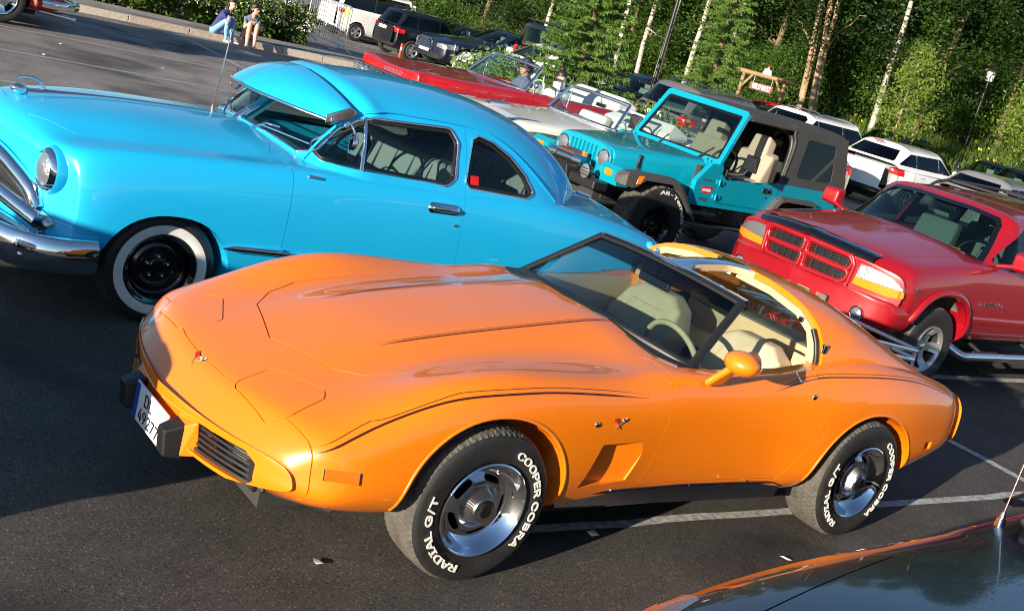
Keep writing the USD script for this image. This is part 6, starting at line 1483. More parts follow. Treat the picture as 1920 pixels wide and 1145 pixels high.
def other_cars():
    PI = math.pi
    # --- white convertible with chrome spears
    car, L, _ = gen_car('convertible', 'cream white vintage convertible with chrome wing spears, beside the teal off-roader', (6.95, 8.62, 0), .02, 'paint_cream', W=.90, x0=-.80, wb=2.59, x1=3.65, r=.34, nose=.10,
        top=[(-.80,.80,.80),(-.45,.885,.835),(.2,.925,.85),(1.15,.965,.90),(1.9,.88,.88),(2.6,.87,.85),(3.65,.78,.78)], open_=dict(z0=.93, cowl=.95, back=2.15, rear=.35), front='round', lampz=.72, rims=whitewall_wheel(.34,.19), plate=False, chrome_trim=False)
    convertible_fit(car, .90, .95, .95, 1.31, 2.15, 'white_vinyl', rear=.35, hw=.66, frame='chrome', rake=.26, headrests=False)
    for s in (-1, 1):
        xs = np.linspace(-.68, -.12, 10); q, n = on_top(L, np.stack([xs, np.full(10, s*.74)], 1)); put(car, 'wing_spear', tube(q + n*.012, np.linspace(.028, .006, 10), 8), M['chrome'], 60)
        q, n = on_side(L, [(-.55,.60),(-.36,.615),(-.16,.60)], s); put(car, 'side_vent_trim', tube(q+n*.006, .012, 6), M['chrome'], 60)
        put(car, 'side_vent', skin_layer(L, prism(Polygon([(-.50,.58),(-.36,.60),(-.2,.585),(-.28,.53),(-.42,.53)]), 'y', *sorted((s*.5, s*1.2))), -.01, .003), M['black_gloss'], 40)
    q, n = on_top(L, [(-.45,0),(-.25,0),(-.05,0)]); put(car, 'bonnet_ornament', [tube(q+n*.018, np.array([.05,.04,.01]), 8), hull_pts([q[1]+[0,0,.02], q[1]+[.05,0,.09]], .010, 8)], M['chrome'], 60)
    for y in (-.35, .1): put(car, 'wiper', tube([(1.08,y,.975),(1.20,y+.4,.975)], .008, 6), M['chrome'], 60)
    put(car, 'front_bumper', tube(spline_line([(-.45,-.93,.46),(-.75,-.88,.45),(-.92,-.5,.45),(-.95,0,.45),(-.92,.5,.45),(-.75,.88,.45),(-.45,.93,.46)], 5), (.06,.035), 10, flat=(0,0,1)), M['chrome'], 60)
    # --- red convertible with four lamps
    car, L, _ = gen_car('convertible', 'long cherry red convertible with white interior and two people aboard', (7.45, 11.55, 0), 0.0, 'paint_cherry', W=1.0, x0=-.85, wb=3.02, x1=4.45, r=.35, nose=.06, tail=.05,
        top=[(-.85,.84,.89),(-.70,.88,.92),(.1,.95,.93),(1.25,1.0,.965),(2.2,.97,.97),(3.2,.95,.97),(4.45,.86,.88)], open_=dict(z0=.93, cowl=1.05, back=2.55, rear=.95), front='quad', lampz=.64, plate=False, chrome_trim=True, rims='chrome')
    convertible_fit(car, 1.0, .95, .98, 1.36, 2.55, 'white_vinyl', rear=.95, hw=.70, frame='chrome', rake=.34)
    put(car, 'front_grille', [tube([(-.875,-.95,z),(-.905,0,z),(-.875,.95,z)], .008, 6) for z in np.linspace(.54,.74,7)] + [cyl((-.90+.03*abs(y),y,.53),(-.90+.03*abs(y),y,.75),.006,seg=6) for y in np.linspace(-.4,.4,13)], M['chrome'], 60)
    put(car, 'grille_back', skin_layer(L, prism(sbox(-.95,.53,.95,.755), 'x', -1.1, -.6), -.01, .003), M['black_gloss'], 40)
    put(car, 'front_bumper', tube(spline_line([(-.5,-1.03,.45),(-.85,-.98,.45),(-.98,-.5,.45),(-1.0,0,.45),(-.98,.5,.45),(-.85,.98,.45),(-.5,1.03,.45)], 5), (.07,.04), 10, flat=(0,0,1)), M['chrome'], 60)
    for y in (-.40, .2): put(car, 'wiper', tube([(1.05,y,.985),(1.22,y+.45,.985)], .008, 6), M['chrome'], 60)
    put(car, 'bonnet_text', text3('CHEVROLET', .05, (0,-1,0), (.2,0,.98), (-.862,-.25,.775), .006, True, width=.55), M['chrome'], 20)
    # --- black car at the lower right
    car, L, _ = gen_car('black_car', 'glossy black car nearest the camera, only its bonnet in the frame', (.26, -2.90, 0), 0.0, 'paint_black', W=.93, x0=-1.0, wb=2.75, x1=3.85, r=.33, nose=.14,
        top=[(-1.0,.70,.665),(-.75,.78,.70),(0,.87,.765),(.95,.925,.80),(1.7,.95,.86),(2.75,.97,.92),(3.85,.90,.88)], gh=dict(z0=.95, cowl=1.05, header=1.75, rh=2.75, rb=3.35, zr=1.36, wr=.62), pillars=(2.2,), lampz=.66, rims='chrome', chrome_trim=True, mirrors=False)
    q, n = on_top(L, [(1.22, -.80 + 1.60)]); q = q[0]*[1, 1, 1]
    put(car, 'aerial', [cyl(q, q+[0,0,.035], .020, .017, seg=16), cyl(q+[0,0,.035], q+[0,0,.06], .012, .008, seg=12), cyl(q+[0,0,.05], q+[.02,0,.95], .0035, .002, seg=8)], M['chrome'], 50)
    for s in (-1, 1): put(car, 'corner_light', skin_layer(L, prism(Polygon([(s*.80,.58),(s*.80,.685),(s*.95,.70),(s*.95,.58)]), 'x', -1.1, -.55), -.02, .010), M['amber'], 40)
    put(car, 'front_bumper', tube(spline_line([(-.6,-.97,.46),(-.95,-.92,.46),(-1.08,-.5,.46),(-1.10,0,.46),(-1.08,.5,.46),(-.95,.92,.46),(-.6,.97,.46)], 5), (.06,.03), 10, flat=(0,0,1)), M['chrome'], 60)
    # --- red classic, top left, tail towards the camera
    car, L, _ = gen_car('vintage_car', 'deep red vintage car with fat tyres, cut off at the upper left edge', (-1.25, 15.35, 0), 0.0, 'paint_dark_red', W=.92, x0=-.9, wb=2.95, x1=4.05, r=.36, nose=.3, tail=.30,
        top=[(-.9,.80,.75),(0,1.0,.93),(.8,1.05,.98),(2.0,1.05,1.0),(3.2,1.0,.97),(4.05,.72,.70)], gh=dict(z0=1.02, cowl=.8, header=1.25, rh=2.6, rb=3.3, zr=1.55, wr=.62), pillars=(1.9,), zb=.27, front='round', lampz=.7, rims='chrome', plate=False, chrome_trim=True, glass_='glass_dark')
    for s in (-1, 1):
        put(car, 'rear_wing', Loft_fender(2.95, .36, s), M['paint_dark_red'], 50)
        put(car, 'tail_light', sph((4.02, s*.62, .62), .06, 16), M['red_lens'], 50)
    put(car, 'rear_bumper', tube(spline_line([(3.5,-.98,.42),(3.9,-.92,.42),(4.15,-.5,.42),(4.2,0,.42),(4.15,.5,.42),(3.9,.92,.42),(3.5,.98,.42)], 5), (.065,.035), 10, flat=(0,0,1)), M['chrome'], 60)
    put(car, 'exhaust', cyl((3.6,-.5,.25),(4.15,-.55,.22),.035), M['chrome'], 50)
    # --- ordinary cars behind
    sedan = dict(W=.90, x0=-.85, wb=2.85, x1=3.85)
    suvtop = lambda x1: [(-.85,.86,.80),(-.4,1.0,.93),(.6,1.08,1.02),(1.6,1.07,1.04),(2.6,1.08,1.06),(x1,1.06,1.03)]
    gen_car('suv', 'black SUV seen from behind next to the white van', (21.8, 31.9, gzf(21,32)), PI, 'paint_black', W=.92, wb=2.63, x1=3.45, r=.36, zb=.32, top=suvtop(3.45), gh=dict(z0=1.06, cowl=.62, header=1.25, rh=3.05, rb=3.48, zr=1.68, wr=.64, zr2=1.63, platez=.88), pillars=(1.62, 2.55), rails=True, tlamp=(.88,1.14,.25), glass_='glass_dark')
    gen_car('van', 'white passenger van with long dark windows behind the steel barrier', (22.2, 36.1, gzf(22,37)), PI, 'paint_white', W=.95, x0=-.90, wb=3.0, x1=3.95, r=.34, top=[(-.9,.95,.9),(-.4,1.12,1.05),(.3,1.2,1.12),(2,1.16,1.12),(3.95,1.15,1.1)], gh=dict(z0=1.14, cowl=.05, header=.75, rh=3.7, rb=3.98, zr=1.95, wr=.78, zr2=1.93, platez=.75), pillars=(1.05, 2.35), tlamp=(.95,1.35,.2), glass_='glass_dark')
    gen_car('van', 'silver minivan behind the flowering hedge', (22.2, 40.6, gzf(22,40)), PI, 'paint_pewter', W=.92, wb=2.9, x1=3.8, r=.33, top=suvtop(3.8), gh=dict(z0=1.06, cowl=.3, header=1.0, rh=3.4, rb=3.82, zr=1.75, wr=.68, zr2=1.72, platez=.8), pillars=(1.4, 2.5), tlamp=(.9,1.25,.2), glass_='glass_dark')
    gen_car('estate_car', 'black estate car at the top edge, left of the silver minivan', (21.6, 43.6, gzf(22,43)), PI, 'paint_black', gh=dict(z0=.96, cowl=.55, header=1.25, rh=2.9, rb=3.5, zr=1.46, wr=.62), pillars=(1.62, 2.5))
    gen_car('hatchback', 'pale blue car at the top edge above the flowering hedge', (19.6, 41.0, gzf(19,41)), PI, 'paint_pewter', gh=dict(z0=.96, cowl=.55, header=1.25, rh=2.7, rb=3.5, zr=1.46, wr=.62), pillars=(1.62, 2.5))
    car, L, Gh = gen_car('sedan', 'dark navy saloon with tall chrome grille behind the red convertible', (16.45, 24.65, gzf(16,24.6)), 0.0, 'paint_navy', W=.95, x0=-.87, wb=3.05, x1=4.25, r=.35, nose=.25, top=[(-.87,.78,.72),(-.4,.93,.86),(.7,1.03,.95),(1.7,1.0,.96),(3.2,1.02,.97),(4.25,.98,.93)], gh=dict(z0=.99, cowl=.75, header=1.6, rh=2.75, rb=3.75, zr=1.48, wr=.60), pillars=(1.75, 2.75), lampz=.68, spokes=9)
    put(car, 'chrome_grille', [tube([(-.90,-.36+.03*k,.52+.045*k),(-.92,0,.52+.045*k),(-.90,.36-.03*k,.52+.045*k)], .011, 6) for k in range(6)] + [tube(np.array([(-.89,-.40,.50),(-.90,-.38,.72),(-.87,-.25,.785),(-.87,.25,.785),(-.90,.38,.72),(-.89,.40,.50)]), .018, 8, closed=True)], M['chrome'], 60)
    gen_car('estate_car', 'black estate car parked under the grassy bank, behind the navy saloon', (21.5, 33.9, gzf(22,34)), 0.0, 'paint_black', W=.91, wb=2.8, x1=3.95, top=[(-.85,.74,.70),(-.4,.90,.83),(.6,1.0,.94),(1.6,1.0,.97),(2.8,1.02,.98),(3.95,1.0,.96)], gh=dict(z0=1.0, cowl=.55, header=1.3, rh=3.35, rb=3.98, zr=1.58, wr=.63), pillars=(1.6, 2.6), rails=True)
    gen_car('sedan', 'white saloon half hidden by the spruce behind the red convertible', (14.55, 19.75, 0), 0.0, 'paint_white', W=.92, wb=2.8, x1=3.9, gh=dict(z0=.96, cowl=.62, header=1.4, rh=2.5, rb=3.45, zr=1.44, wr=.60), pillars=(1.65, 2.6))
    car, L, Gh = gen_car('off_roader', 'dark boxy off-roader with loaded roof rack behind the spruce', (20.6, 21.9, 0), PI, 'paint_black', W=.90, x0=-.7, wb=2.6, x1=3.4, r=.39, zb=.45, nose=.05, tail=.03, top=[(-.7,1.12,1.1),(0,1.18,1.15),(.9,1.2,1.17),(2,1.2,1.18),(3.4,1.2,1.18)], gh=dict(z0=1.2, cowl=.75, header=.95, rh=3.25, rb=3.4, zr=1.86, wr=.72, zr2=1.85), pillars=(1.75, 2.6), rims='steel_dark')
    put(car, 'roof_rack', [tube(np.array([(1.0,-.7,1.97),(3.2,-.7,1.97),(3.2,.7,1.97),(1.0,.7,1.97)]), .015, 6, closed=True)] + [tube([(x,-.7,1.95),(x,.7,1.95)], .012, 6) for x in np.linspace(1.1,3.1,7)] + [rbox(1.3,2.2,-.5,.3,1.96,2.12,.03)], M['steel_dark'], 50)
    put(car, 'roof_lamp', cyl((1.05,-.5,2.05),(.98,-.5,2.05),.09), M['white_lens'], 50)
    gen_car('sedan', 'dark blue saloon facing the low hedge left of the grey estate SUV', (15.35, 16.6, 0), 0.0, 'paint_navy', W=.90, wb=2.7, x1=3.75, gh=dict(z0=.96, cowl=.60, header=1.35, rh=2.5, rb=3.35, zr=1.44, wr=.60), pillars=(1.6, 2.5))
    gen_car('estate_suv', 'grey estate SUV seen from behind with roof rails', (17.35, 13.0, 0), PI, 'paint_grey', W=.88, wb=2.62, x1=3.55, r=.34, zb=.30, top=[(-.85,.78,.74),(-.4,.95,.88),(.6,1.04,.98),(1.6,1.04,1.0),(2.6,1.04,1.0),(3.55,1.02,.98)], gh=dict(z0=1.02, cowl=.60, header=1.25, rh=3.1, rb=3.55, zr=1.60, wr=.63, zr2=1.57, platez=.86), pillars=(1.55, 2.5), rails=True, tlamp=(.80,1.06,.25), cat='car')
    gen_car('hatchback', 'silver beige car whose tail shows behind the teal off-roader', (12.95, 10.75, 0), 0.0, 'paint_beige', W=.88, wb=2.65, x1=3.75, top=[(-.85,.70,.66),(-.4,.88,.81),(.6,.98,.92),(1.6,.98,.95),(2.6,1.0,.96),(3.75,.97,.94)], gh=dict(z0=.98, cowl=.55, header=1.3, rh=2.9, rb=3.70, zr=1.50, wr=.62), pillars=(1.55, 2.5))
    gen_car('estate_car', 'white estate car above the black soft top of the off-roader', (18.7, 14.6, 0), 0.0, 'paint_white', W=.90, wb=2.7, x1=3.85, top=[(-.85,.72,.68),(-.4,.9,.83),(.6,1.02,.95),(1.6,1.02,.98),(3.85,1.0,.97)], gh=dict(z0=1.02, cowl=.5, header=1.2, rh=3.2, rb=3.85, zr=1.60, wr=.63), pillars=(1.5, 2.5), rails=True, glass_='glass_dark')
    car, L, Gh = gen_car('hatchback', 'white crossover hatchback seen from behind, right of the off-roader', (22.9, 11.95, 0), PI, 'paint_white', W=.90, wb=2.54, x1=3.3, r=.33, nose=.25, tail=.22, zb=.30, top=[(-.8,.76,.72),(-.4,.92,.85),(.6,1.02,.95),(1.6,1.02,.98),(2.5,1.04,1.0),(3.3,1.0,.98)], gh=dict(z0=1.04, cowl=.55, header=1.25, rh=2.75, rb=3.32, zr=1.52, wr=.62, zr2=1.49, platez=.72), pillars=(1.5, 2.4), tlamp=(.86,1.02,.28), glass_='glass_dark')
    put(car, 'brake_light', bx(3.0,3.02,-.14,.14,1.475,1.50), M['red_lens'], 30)
    gen_car('hatchback', 'silver hatchback seen from behind, over the roof of the dark red SUV', (22.75, 9.25, 0), PI, 'paint_silver', W=.88, wb=2.6, x1=3.25, r=.32, tail=.22, gh=dict(z0=.98, cowl=.55, header=1.25, rh=2.75, rb=3.28, zr=1.46, wr=.60, zr2=1.42, platez=.72), pillars=(1.5, 2.4), tlamp=(.80,1.0,.28), glass_='glass_dark')
    gen_car('estate_car', 'black estate car with roof rails at the right edge', (26.3, 12.6, 0), 0.0, 'paint_black', W=.91, wb=2.8, x1=3.9, top=[(-.85,.74,.70),(-.4,.90,.83),(.6,1.0,.94),(1.6,1.0,.97),(3.9,1.0,.96)], gh=dict(z0=1.0, cowl=.55, header=1.3, rh=3.3, rb=3.9, zr=1.55, wr=.62), pillars=(1.6, 2.6), rails=True)
    gen_car('sedan', 'dark blue car between the white estate and the white crossover', (23.6, 15.9, 0), PI, 'paint_navy', W=.90, wb=2.7, x1=3.7, gh=dict(z0=.98, cowl=.55, header=1.3, rh=2.7, rb=3.5, zr=1.48, wr=.62), pillars=(1.55, 2.5))
    gen_car('hatchback', 'dark blue hatchback in front of the white crossover, under the young tree', (27.9, 14.4, 0), 0.0, 'paint_navy', W=.90, wb=2.7, x1=3.6, gh=dict(z0=.98, cowl=.55, header=1.3, rh=2.75, rb=3.5, zr=1.50, wr=.62), pillars=(1.55, 2.5))
    gen_car('suv', 'black car with roof rails, furthest under the grassy bank by the young tree', (27.0, 17.6, 0), 0.0, 'paint_black', W=.90, wb=2.7, x1=3.6, gh=dict(z0=1.0, cowl=.55, header=1.3, rh=2.9, rb=3.5, zr=1.54, wr=.62), pillars=(1.55, 2.5), rails=True)
    gen_car('sedan', 'bright red car roof showing over the black soft top', (23.2, 19.4, 0), 0.0, 'paint_cherry', W=.90, wb=2.7, x1=3.7, gh=dict(z0=.96, cowl=.55, header=1.3, rh=2.6, rb=3.4, zr=1.46, wr=.60), pillars=(1.55, 2.5))
    # --- the next row to the left of the frame: its shadow falls on the front of the first two cars
    gen_car('sedan', 'silver saloon parked to the left of the frame', (-3.75, .28, 0), PI, 'paint_silver', W=1.0, wb=2.75, x1=3.85, nose=.05, top=[(-.85,.98,.94),(-.4,1.0,.95),(.6,1.0,.95),(1.6,1.0,.96),(3.85,.95,.92)], gh=dict(z0=.98, cowl=.62, header=1.35, rh=2.5, rb=3.45, zr=1.46, wr=.60), pillars=(1.6, 2.5))
def Loft_fender(cx, r, s):
    th = np.linspace(.05, np.pi-.05, 20); rows = []
    for k, (rr, y) in enumerate([(r*1.16, .60), (r*1.30, .66), (r*1.36, .80), (r*1.30, .93), (r*1.16, .96)]):
        rows.append(np.stack([cx - rr*1.1*np.cos(th), np.full(20, s*y), .30 + rr*np.sin(th)], 1))
    G = np.stack(rows, 1); return G.reshape(-1, 3), grid_faces(20, 5, s > 0)
def gzf(x, y): return float(gz(x, y))
other_cars()
# ---------------------------------------------------------------- kerb, pavement, markings
rng = np.random.default_rng(7)
def leafmat(name, a, b, trans=0.35, rough=0.5):
    M[name] = usdkit.material(stage, '/World/Looks/' + name, {
        'g': ('geometry', {}), 'o': ('object_info', {}), 'n': ('noise_texture', {'scale': 0.9, 'detail': 3.0}),
        'mixr': ('math', {'math_type': 'multiply_add', 'value2': 0.55, 'value3': 0.0}), 'addr': ('math', {'math_type': 'multiply_add', 'value2': 0.55}),
        'r': ('rgb_ramp', {'ramp': [(0.25, a), (0.75, b)]}),
        'd': ('principled_bsdf', {'roughness': rough, 'specular_ior_level': 0.3}), 't': ('translucent_bsdf', {}), 'm': ('mix_closure', {'fac': trans})},
        [('g.position', 'n.vector'), ('g.random_per_island', 'mixr.value1'), ('n.fac', 'addr.value1'), ('mixr.value', 'addr.value3'), ('addr.value', 'r.fac'), ('r.color', 'd.base_color'), ('r.color', 't.color'), ('d.BSDF', 'm.closure1'), ('t.BSDF', 'm.closure2')], surface='m.closure')
leafmat('leaf_forest', (0.018, 0.046, 0.007), (0.072, 0.128, 0.019))
leafmat('leaf_birch', (0.045, 0.095, 0.014), (0.11, 0.18, 0.028))
leafmat('leaf_light', (0.15, 0.23, 0.035), (0.36, 0.41, 0.085))
leafmat('leaf_bush', (0.05, 0.11, 0.015), (0.14, 0.22, 0.035))
leafmat('leaf_hedge', (0.08, 0.15, 0.022), (0.27, 0.33, 0.065))
leafmat('needle_light', (0.10, 0.19, 0.035), (0.33, 0.43, 0.11), 0.25)
leafmat('needle_dark', (0.045, 0.048, 0.012), (0.13, 0.11, 0.025), 0.2)
leafmat('grass_green', (0.07, 0.13, 0.018), (0.20, 0.26, 0.045), 0.35, 0.6)
simple('petal', (0.74, 0.67, 0.46), 0.6)
simple('dandelion', (0.75, 0.55, 0.03), 0.6)
simple('bark', (0.16, 0.11, 0.07), 0.9, bump=(14.0, 0.6), var=0.35, vscale=6.0)
simple('bark_light', (0.30, 0.21, 0.13), 0.9, bump=(14.0, 0.5), var=0.3, vscale=5.0)
simple('soil', (0.06, 0.045, 0.03), 0.95, bump=(8.0, 0.6), var=0.4, vscale=1.5)
simple('forest_floor', (0.035, 0.045, 0.015), 0.95, bump=(6.0, 0.8), var=0.6, vscale=0.8)
simple('granite', (0.46, 0.38, 0.31), 0.85, bump=(60.0, 0.5), var=0.28, vscale=30.0)
simple('granite_pale', (0.54, 0.47, 0.39), 0.85, bump=(60.0, 0.5), var=0.25, vscale=26.0)
M['birch_bark'] = usdkit.material(stage, '/World/Looks/birch_bark', {
    't': ('texture_coordinate', {}), 'mp': ('mapping', {'scale': (2.0, 2.0, 7.0)}), 'n': ('noise_texture', {'scale': 1.6, 'detail': 4.0, 'roughness': 0.65}),
    'r': ('rgb_ramp', {'ramp': [(0.36, (0.03, 0.026, 0.022)), (0.47, (0.40, 0.36, 0.31)), (0.8, (0.58, 0.54, 0.48))]}), 'p': ('principled_bsdf', {'roughness': 0.75})},
    [('t.object', 'mp.vector'), ('mp.vector', 'n.vector'), ('n.fac', 'r.fac'), ('r.color', 'p.base_color')], surface='p.BSDF')
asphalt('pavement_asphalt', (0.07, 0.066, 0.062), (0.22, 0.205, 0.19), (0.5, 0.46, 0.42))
KY = 18.42
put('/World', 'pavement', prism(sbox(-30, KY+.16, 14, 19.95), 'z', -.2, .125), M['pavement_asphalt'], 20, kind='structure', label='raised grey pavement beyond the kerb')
kerb = UsdGeom.Xform.Define(stage, '/World/kerb'); tag(kerb, 'granite kerb along the pavement', kind='structure')
x = -14.0
while x < 13.5:
    l = float(rng.uniform(.75, 1.25)); dz = float(rng.normal(0, .006)); dy = float(rng.normal(0, .008))
    put('/World/kerb', 'kerb_stone', rbox(x+.006, x+l-.006, KY+dy, KY+.155+dy, -.15, .132+dz, .014, 6), M['granite' if rng.random() < .6 else 'granite_pale'], 30); x += l
def mark(x0, y0, x1, y1, w=.10):
    n = max(2, int(np.hypot(x1-x0, y1-y0)/.25)); t = np.linspace(0, 1, n); d = np.array([x1-x0, y1-y0]); d = d/np.linalg.norm(d); s = np.array([-d[1], d[0]])
    P = np.stack([x0+(x1-x0)*t, y0+(y1-y0)*t], 1); wob = rng.normal(0, .006, n)
    a = P + s*(w/2+wob)[:, None]; b = P - s*(w/2-wob)[:, None]
    V = np.concatenate([np.c_[a, gz(a[:, 0], a[:, 1])+.004], np.c_[b, gz(b[:, 0], b[:, 1])+.004]]); k = np.arange(n-1)
    put('/World', 'parking_line', (V, np.vstack([np.stack([n+k, n+k+1, k+1], 1), np.stack([n+k, k+1, k], 1)])), M['road_paint'], 60, kind='structure', label='painted white parking line')
for y in (-3.0, -.62, 1.78, 4.2, 6.7, 9.25, 11.65, 14.05, 16.4): mark(.4, y+.10, 5.25, y-.04, .065 if y < 3 else .085)
for y in (-1.2, 1.40, 3.75, 6.9, 10.0, 13.0): mark(5.6, y+.06, 10.2, y-.10, .10)
mark(5.09, -4.0, 5.85, 18.40, .09)
for y in (-.62, 1.78, 4.2): mark(-10.4, y, -5.6, y, .09)
# scraps of litter and leaves on the asphalt
for i, (x_, y_) in enumerate([(-.52, -.62), (.93, -.62), (1.7, 11.9), (2.3, 13.3), (3.6, 12.7), (1.2, 13.0), (-.2, -1.1), (1.9, -1.0)]):
    nn = 9; V = np.c_[rng.uniform(-.03, .03, (nn, 2)), rng.uniform(.004, .018, nn)] + [x_, y_, 0]
    tr = trimesh.convex.convex_hull(V)
    o = put('/World', 'litter', tr, M['plate_white' if i % 2 == 0 else 'letter_white'], 20, ['crumpled white paper scrap before the front tyre of the orange car', 'torn paper scrap lying under the side of the orange car', 'white scrap on the far asphalt, nearest the cream line', 'small pale scrap on the far asphalt near the kerb', 'pale scrap on the far asphalt by the blue roof', 'tiny white scrap on the far asphalt left of the aerial', 'pale chip on the asphalt left of the front tyre', 'pale leaf on the asphalt between the two tyres'][i], cat='litter')
# ---------------------------------------------------------------- plants
def leaves(c, size, n, rg, flat=0.0, aspect=0.6, spread=0.5):
    """n small leaf faces (bent diamonds of two triangles) about the points c"""
    p = c[rg.integers(0, len(c), n)] + rg.normal(0, spread, (n, 3))
    a = rg.normal(0, 1, (n, 3)); a[:, 2] *= (1-flat); a /= np.linalg.norm(a, axis=1, keepdims=True)
    b = rg.normal(0, 1, (n, 3)); b -= a*(a*b).sum(1, keepdims=True); b /= np.linalg.norm(b, axis=1, keepdims=True)
    s = size*rg.uniform(.6, 1.3, (n, 1))
    V = np.stack([p-a*s, p+b*s*aspect*.5, p+a*s, p-b*s*aspect*.5], 1).reshape(-1, 3)
    k = np.arange(n)*4
    return V, np.vstack([np.stack([k, k+1, k+2], 1), np.stack([k, k+2, k+3], 1)])
def leafput(parent, name, V, F, mat, **kw):
    path = upath(parent, name); m = UsdGeom.Mesh.Define(stage, path)
    m.CreatePointsAttr(Vt.Vec3fArray.FromNumpy(np.ascontiguousarray(V, np.float32))); m.CreateFaceVertexCountsAttr(Vt.IntArray.FromNumpy(np.full(len(F), 3, np.int32)))
    m.CreateFaceVertexIndicesAttr(Vt.IntArray.FromNumpy(np.ascontiguousarray(F.ravel(), np.int32))); m.CreateSubdivisionSchemeAttr('none')
    UsdShade.MaterialBindingAPI.Apply(m.GetPrim()).Bind(mat); tag(m, **kw); _MESHES['tris'] += len(F); return path
def limb(p0, p1, r0, r1, rg, bend=.12, n=7):
    t = np.linspace(0, 1, n)[:, None]; p = np.asarray(p0)*(1-t) + np.asarray(p1)*t
    L = np.linalg.norm(np.asarray(p1)-p0); w = np.cumsum(rg.normal(0, bend*L/n, (n, 3)), 0); p = p + (w - w[-1]*t)*np.minimum(1, 4*t)
    return p, tube(p, np.linspace(r0, r1, n), 7)
def tree(name, label, loc, seed, H=12., trunk_r=.16, base=2.0, width=3.2, leaf='leaf_forest', bark='bark', n=11000, size=.13, stems=1, lean=.05, droop=0, lobes=34, group=None, limbs=12, top=.35, spread=.42):
    rg = np.random.default_rng(seed); t = thing(name, label, 'tree', loc, 0, group)
    tr, C = [], []
    for s in range(stems):
        off = rg.normal(0, .22 if stems > 1 else 0, 2); d = rg.normal(0, lean*(2.2 if stems > 1 else 1), 2)*H
        tp, m = limb((off[0], off[1], -.4), (off[0]+d[0], off[1]+d[1], H*.93), trunk_r*rg.uniform(.75, 1.1), .025, rg, .05, 12); tr.append(m)
        for _ in range(max(3, limbs//stems)):
            f = rg.uniform(max(.12, base/H*.8), .92); i = min(int(f*11), 10); o = tp[i] + (tp[i+1]-tp[i])*(f*11-i)
            a = rg.uniform(0, 2*np.pi); w = width*(1-f)**.5*rg.uniform(.5, .95)
            e = o + np.array([math.cos(a)*w, math.sin(a)*w, rg.uniform(.1, .7)*w - droop*w]); q, m = limb(o, e, trunk_r*.38*(1-f*.6), .012, rg, .2); tr.append(m); C.append(q[3:])
    C = np.vstack(C) if C else np.zeros((0, 3))
    zz = base + (H*1.03-base)*rg.uniform(0, 1, lobes)**.8; f = (zz-base)/(H-base); a = rg.uniform(0, 2*np.pi, lobes); rr = width*(np.sin(np.pi*np.clip(.12+.86*f, 0, 1))**.7)*(rg.uniform(.25, 1, lobes)**.6)
    lc = np.stack([rr*np.cos(a), rr*np.sin(a), zz], 1); C2 = np.vstack([C, lc, lc, lc])
    V, F = leaves(C2, size, n, rg, .25, .75, spread*width*.36)
    put(t, 'trunk', tr, M[bark], 60); leafput(t, 'crown', V, F, M[leaf]); return t
def bush(name, label, loc, seed, w=1.6, h=1.8, leaf='leaf_bush', n=5000, size=.09, group=None, cat='bush', wy=None):
    rg = np.random.default_rng(seed); t = thing(name, label, cat, loc, 0, group); wy = wy or w
    k = 26; u = rg.normal(0, 1, (k, 3)); u /= np.linalg.norm(u, axis=1, keepdims=True); u *= rg.uniform(.3, .85, (k, 1)); C = u*[w, wy, h*.5] + [0, 0, h*.5]
    V, F = leaves(C, size, n, rg, .1, .75, .2*min(w, h)); V[:, 2] = np.maximum(V[:, 2], .02)
    st = [limb((rg.normal(0, .1), rg.normal(0, .1), -.2), c, .03, .008, rg)[1] for c in C[:8]]
    put(t, 'stem', st, M['bark'], 60); leafput(t, 'foliage', V, F, M[leaf]); return t
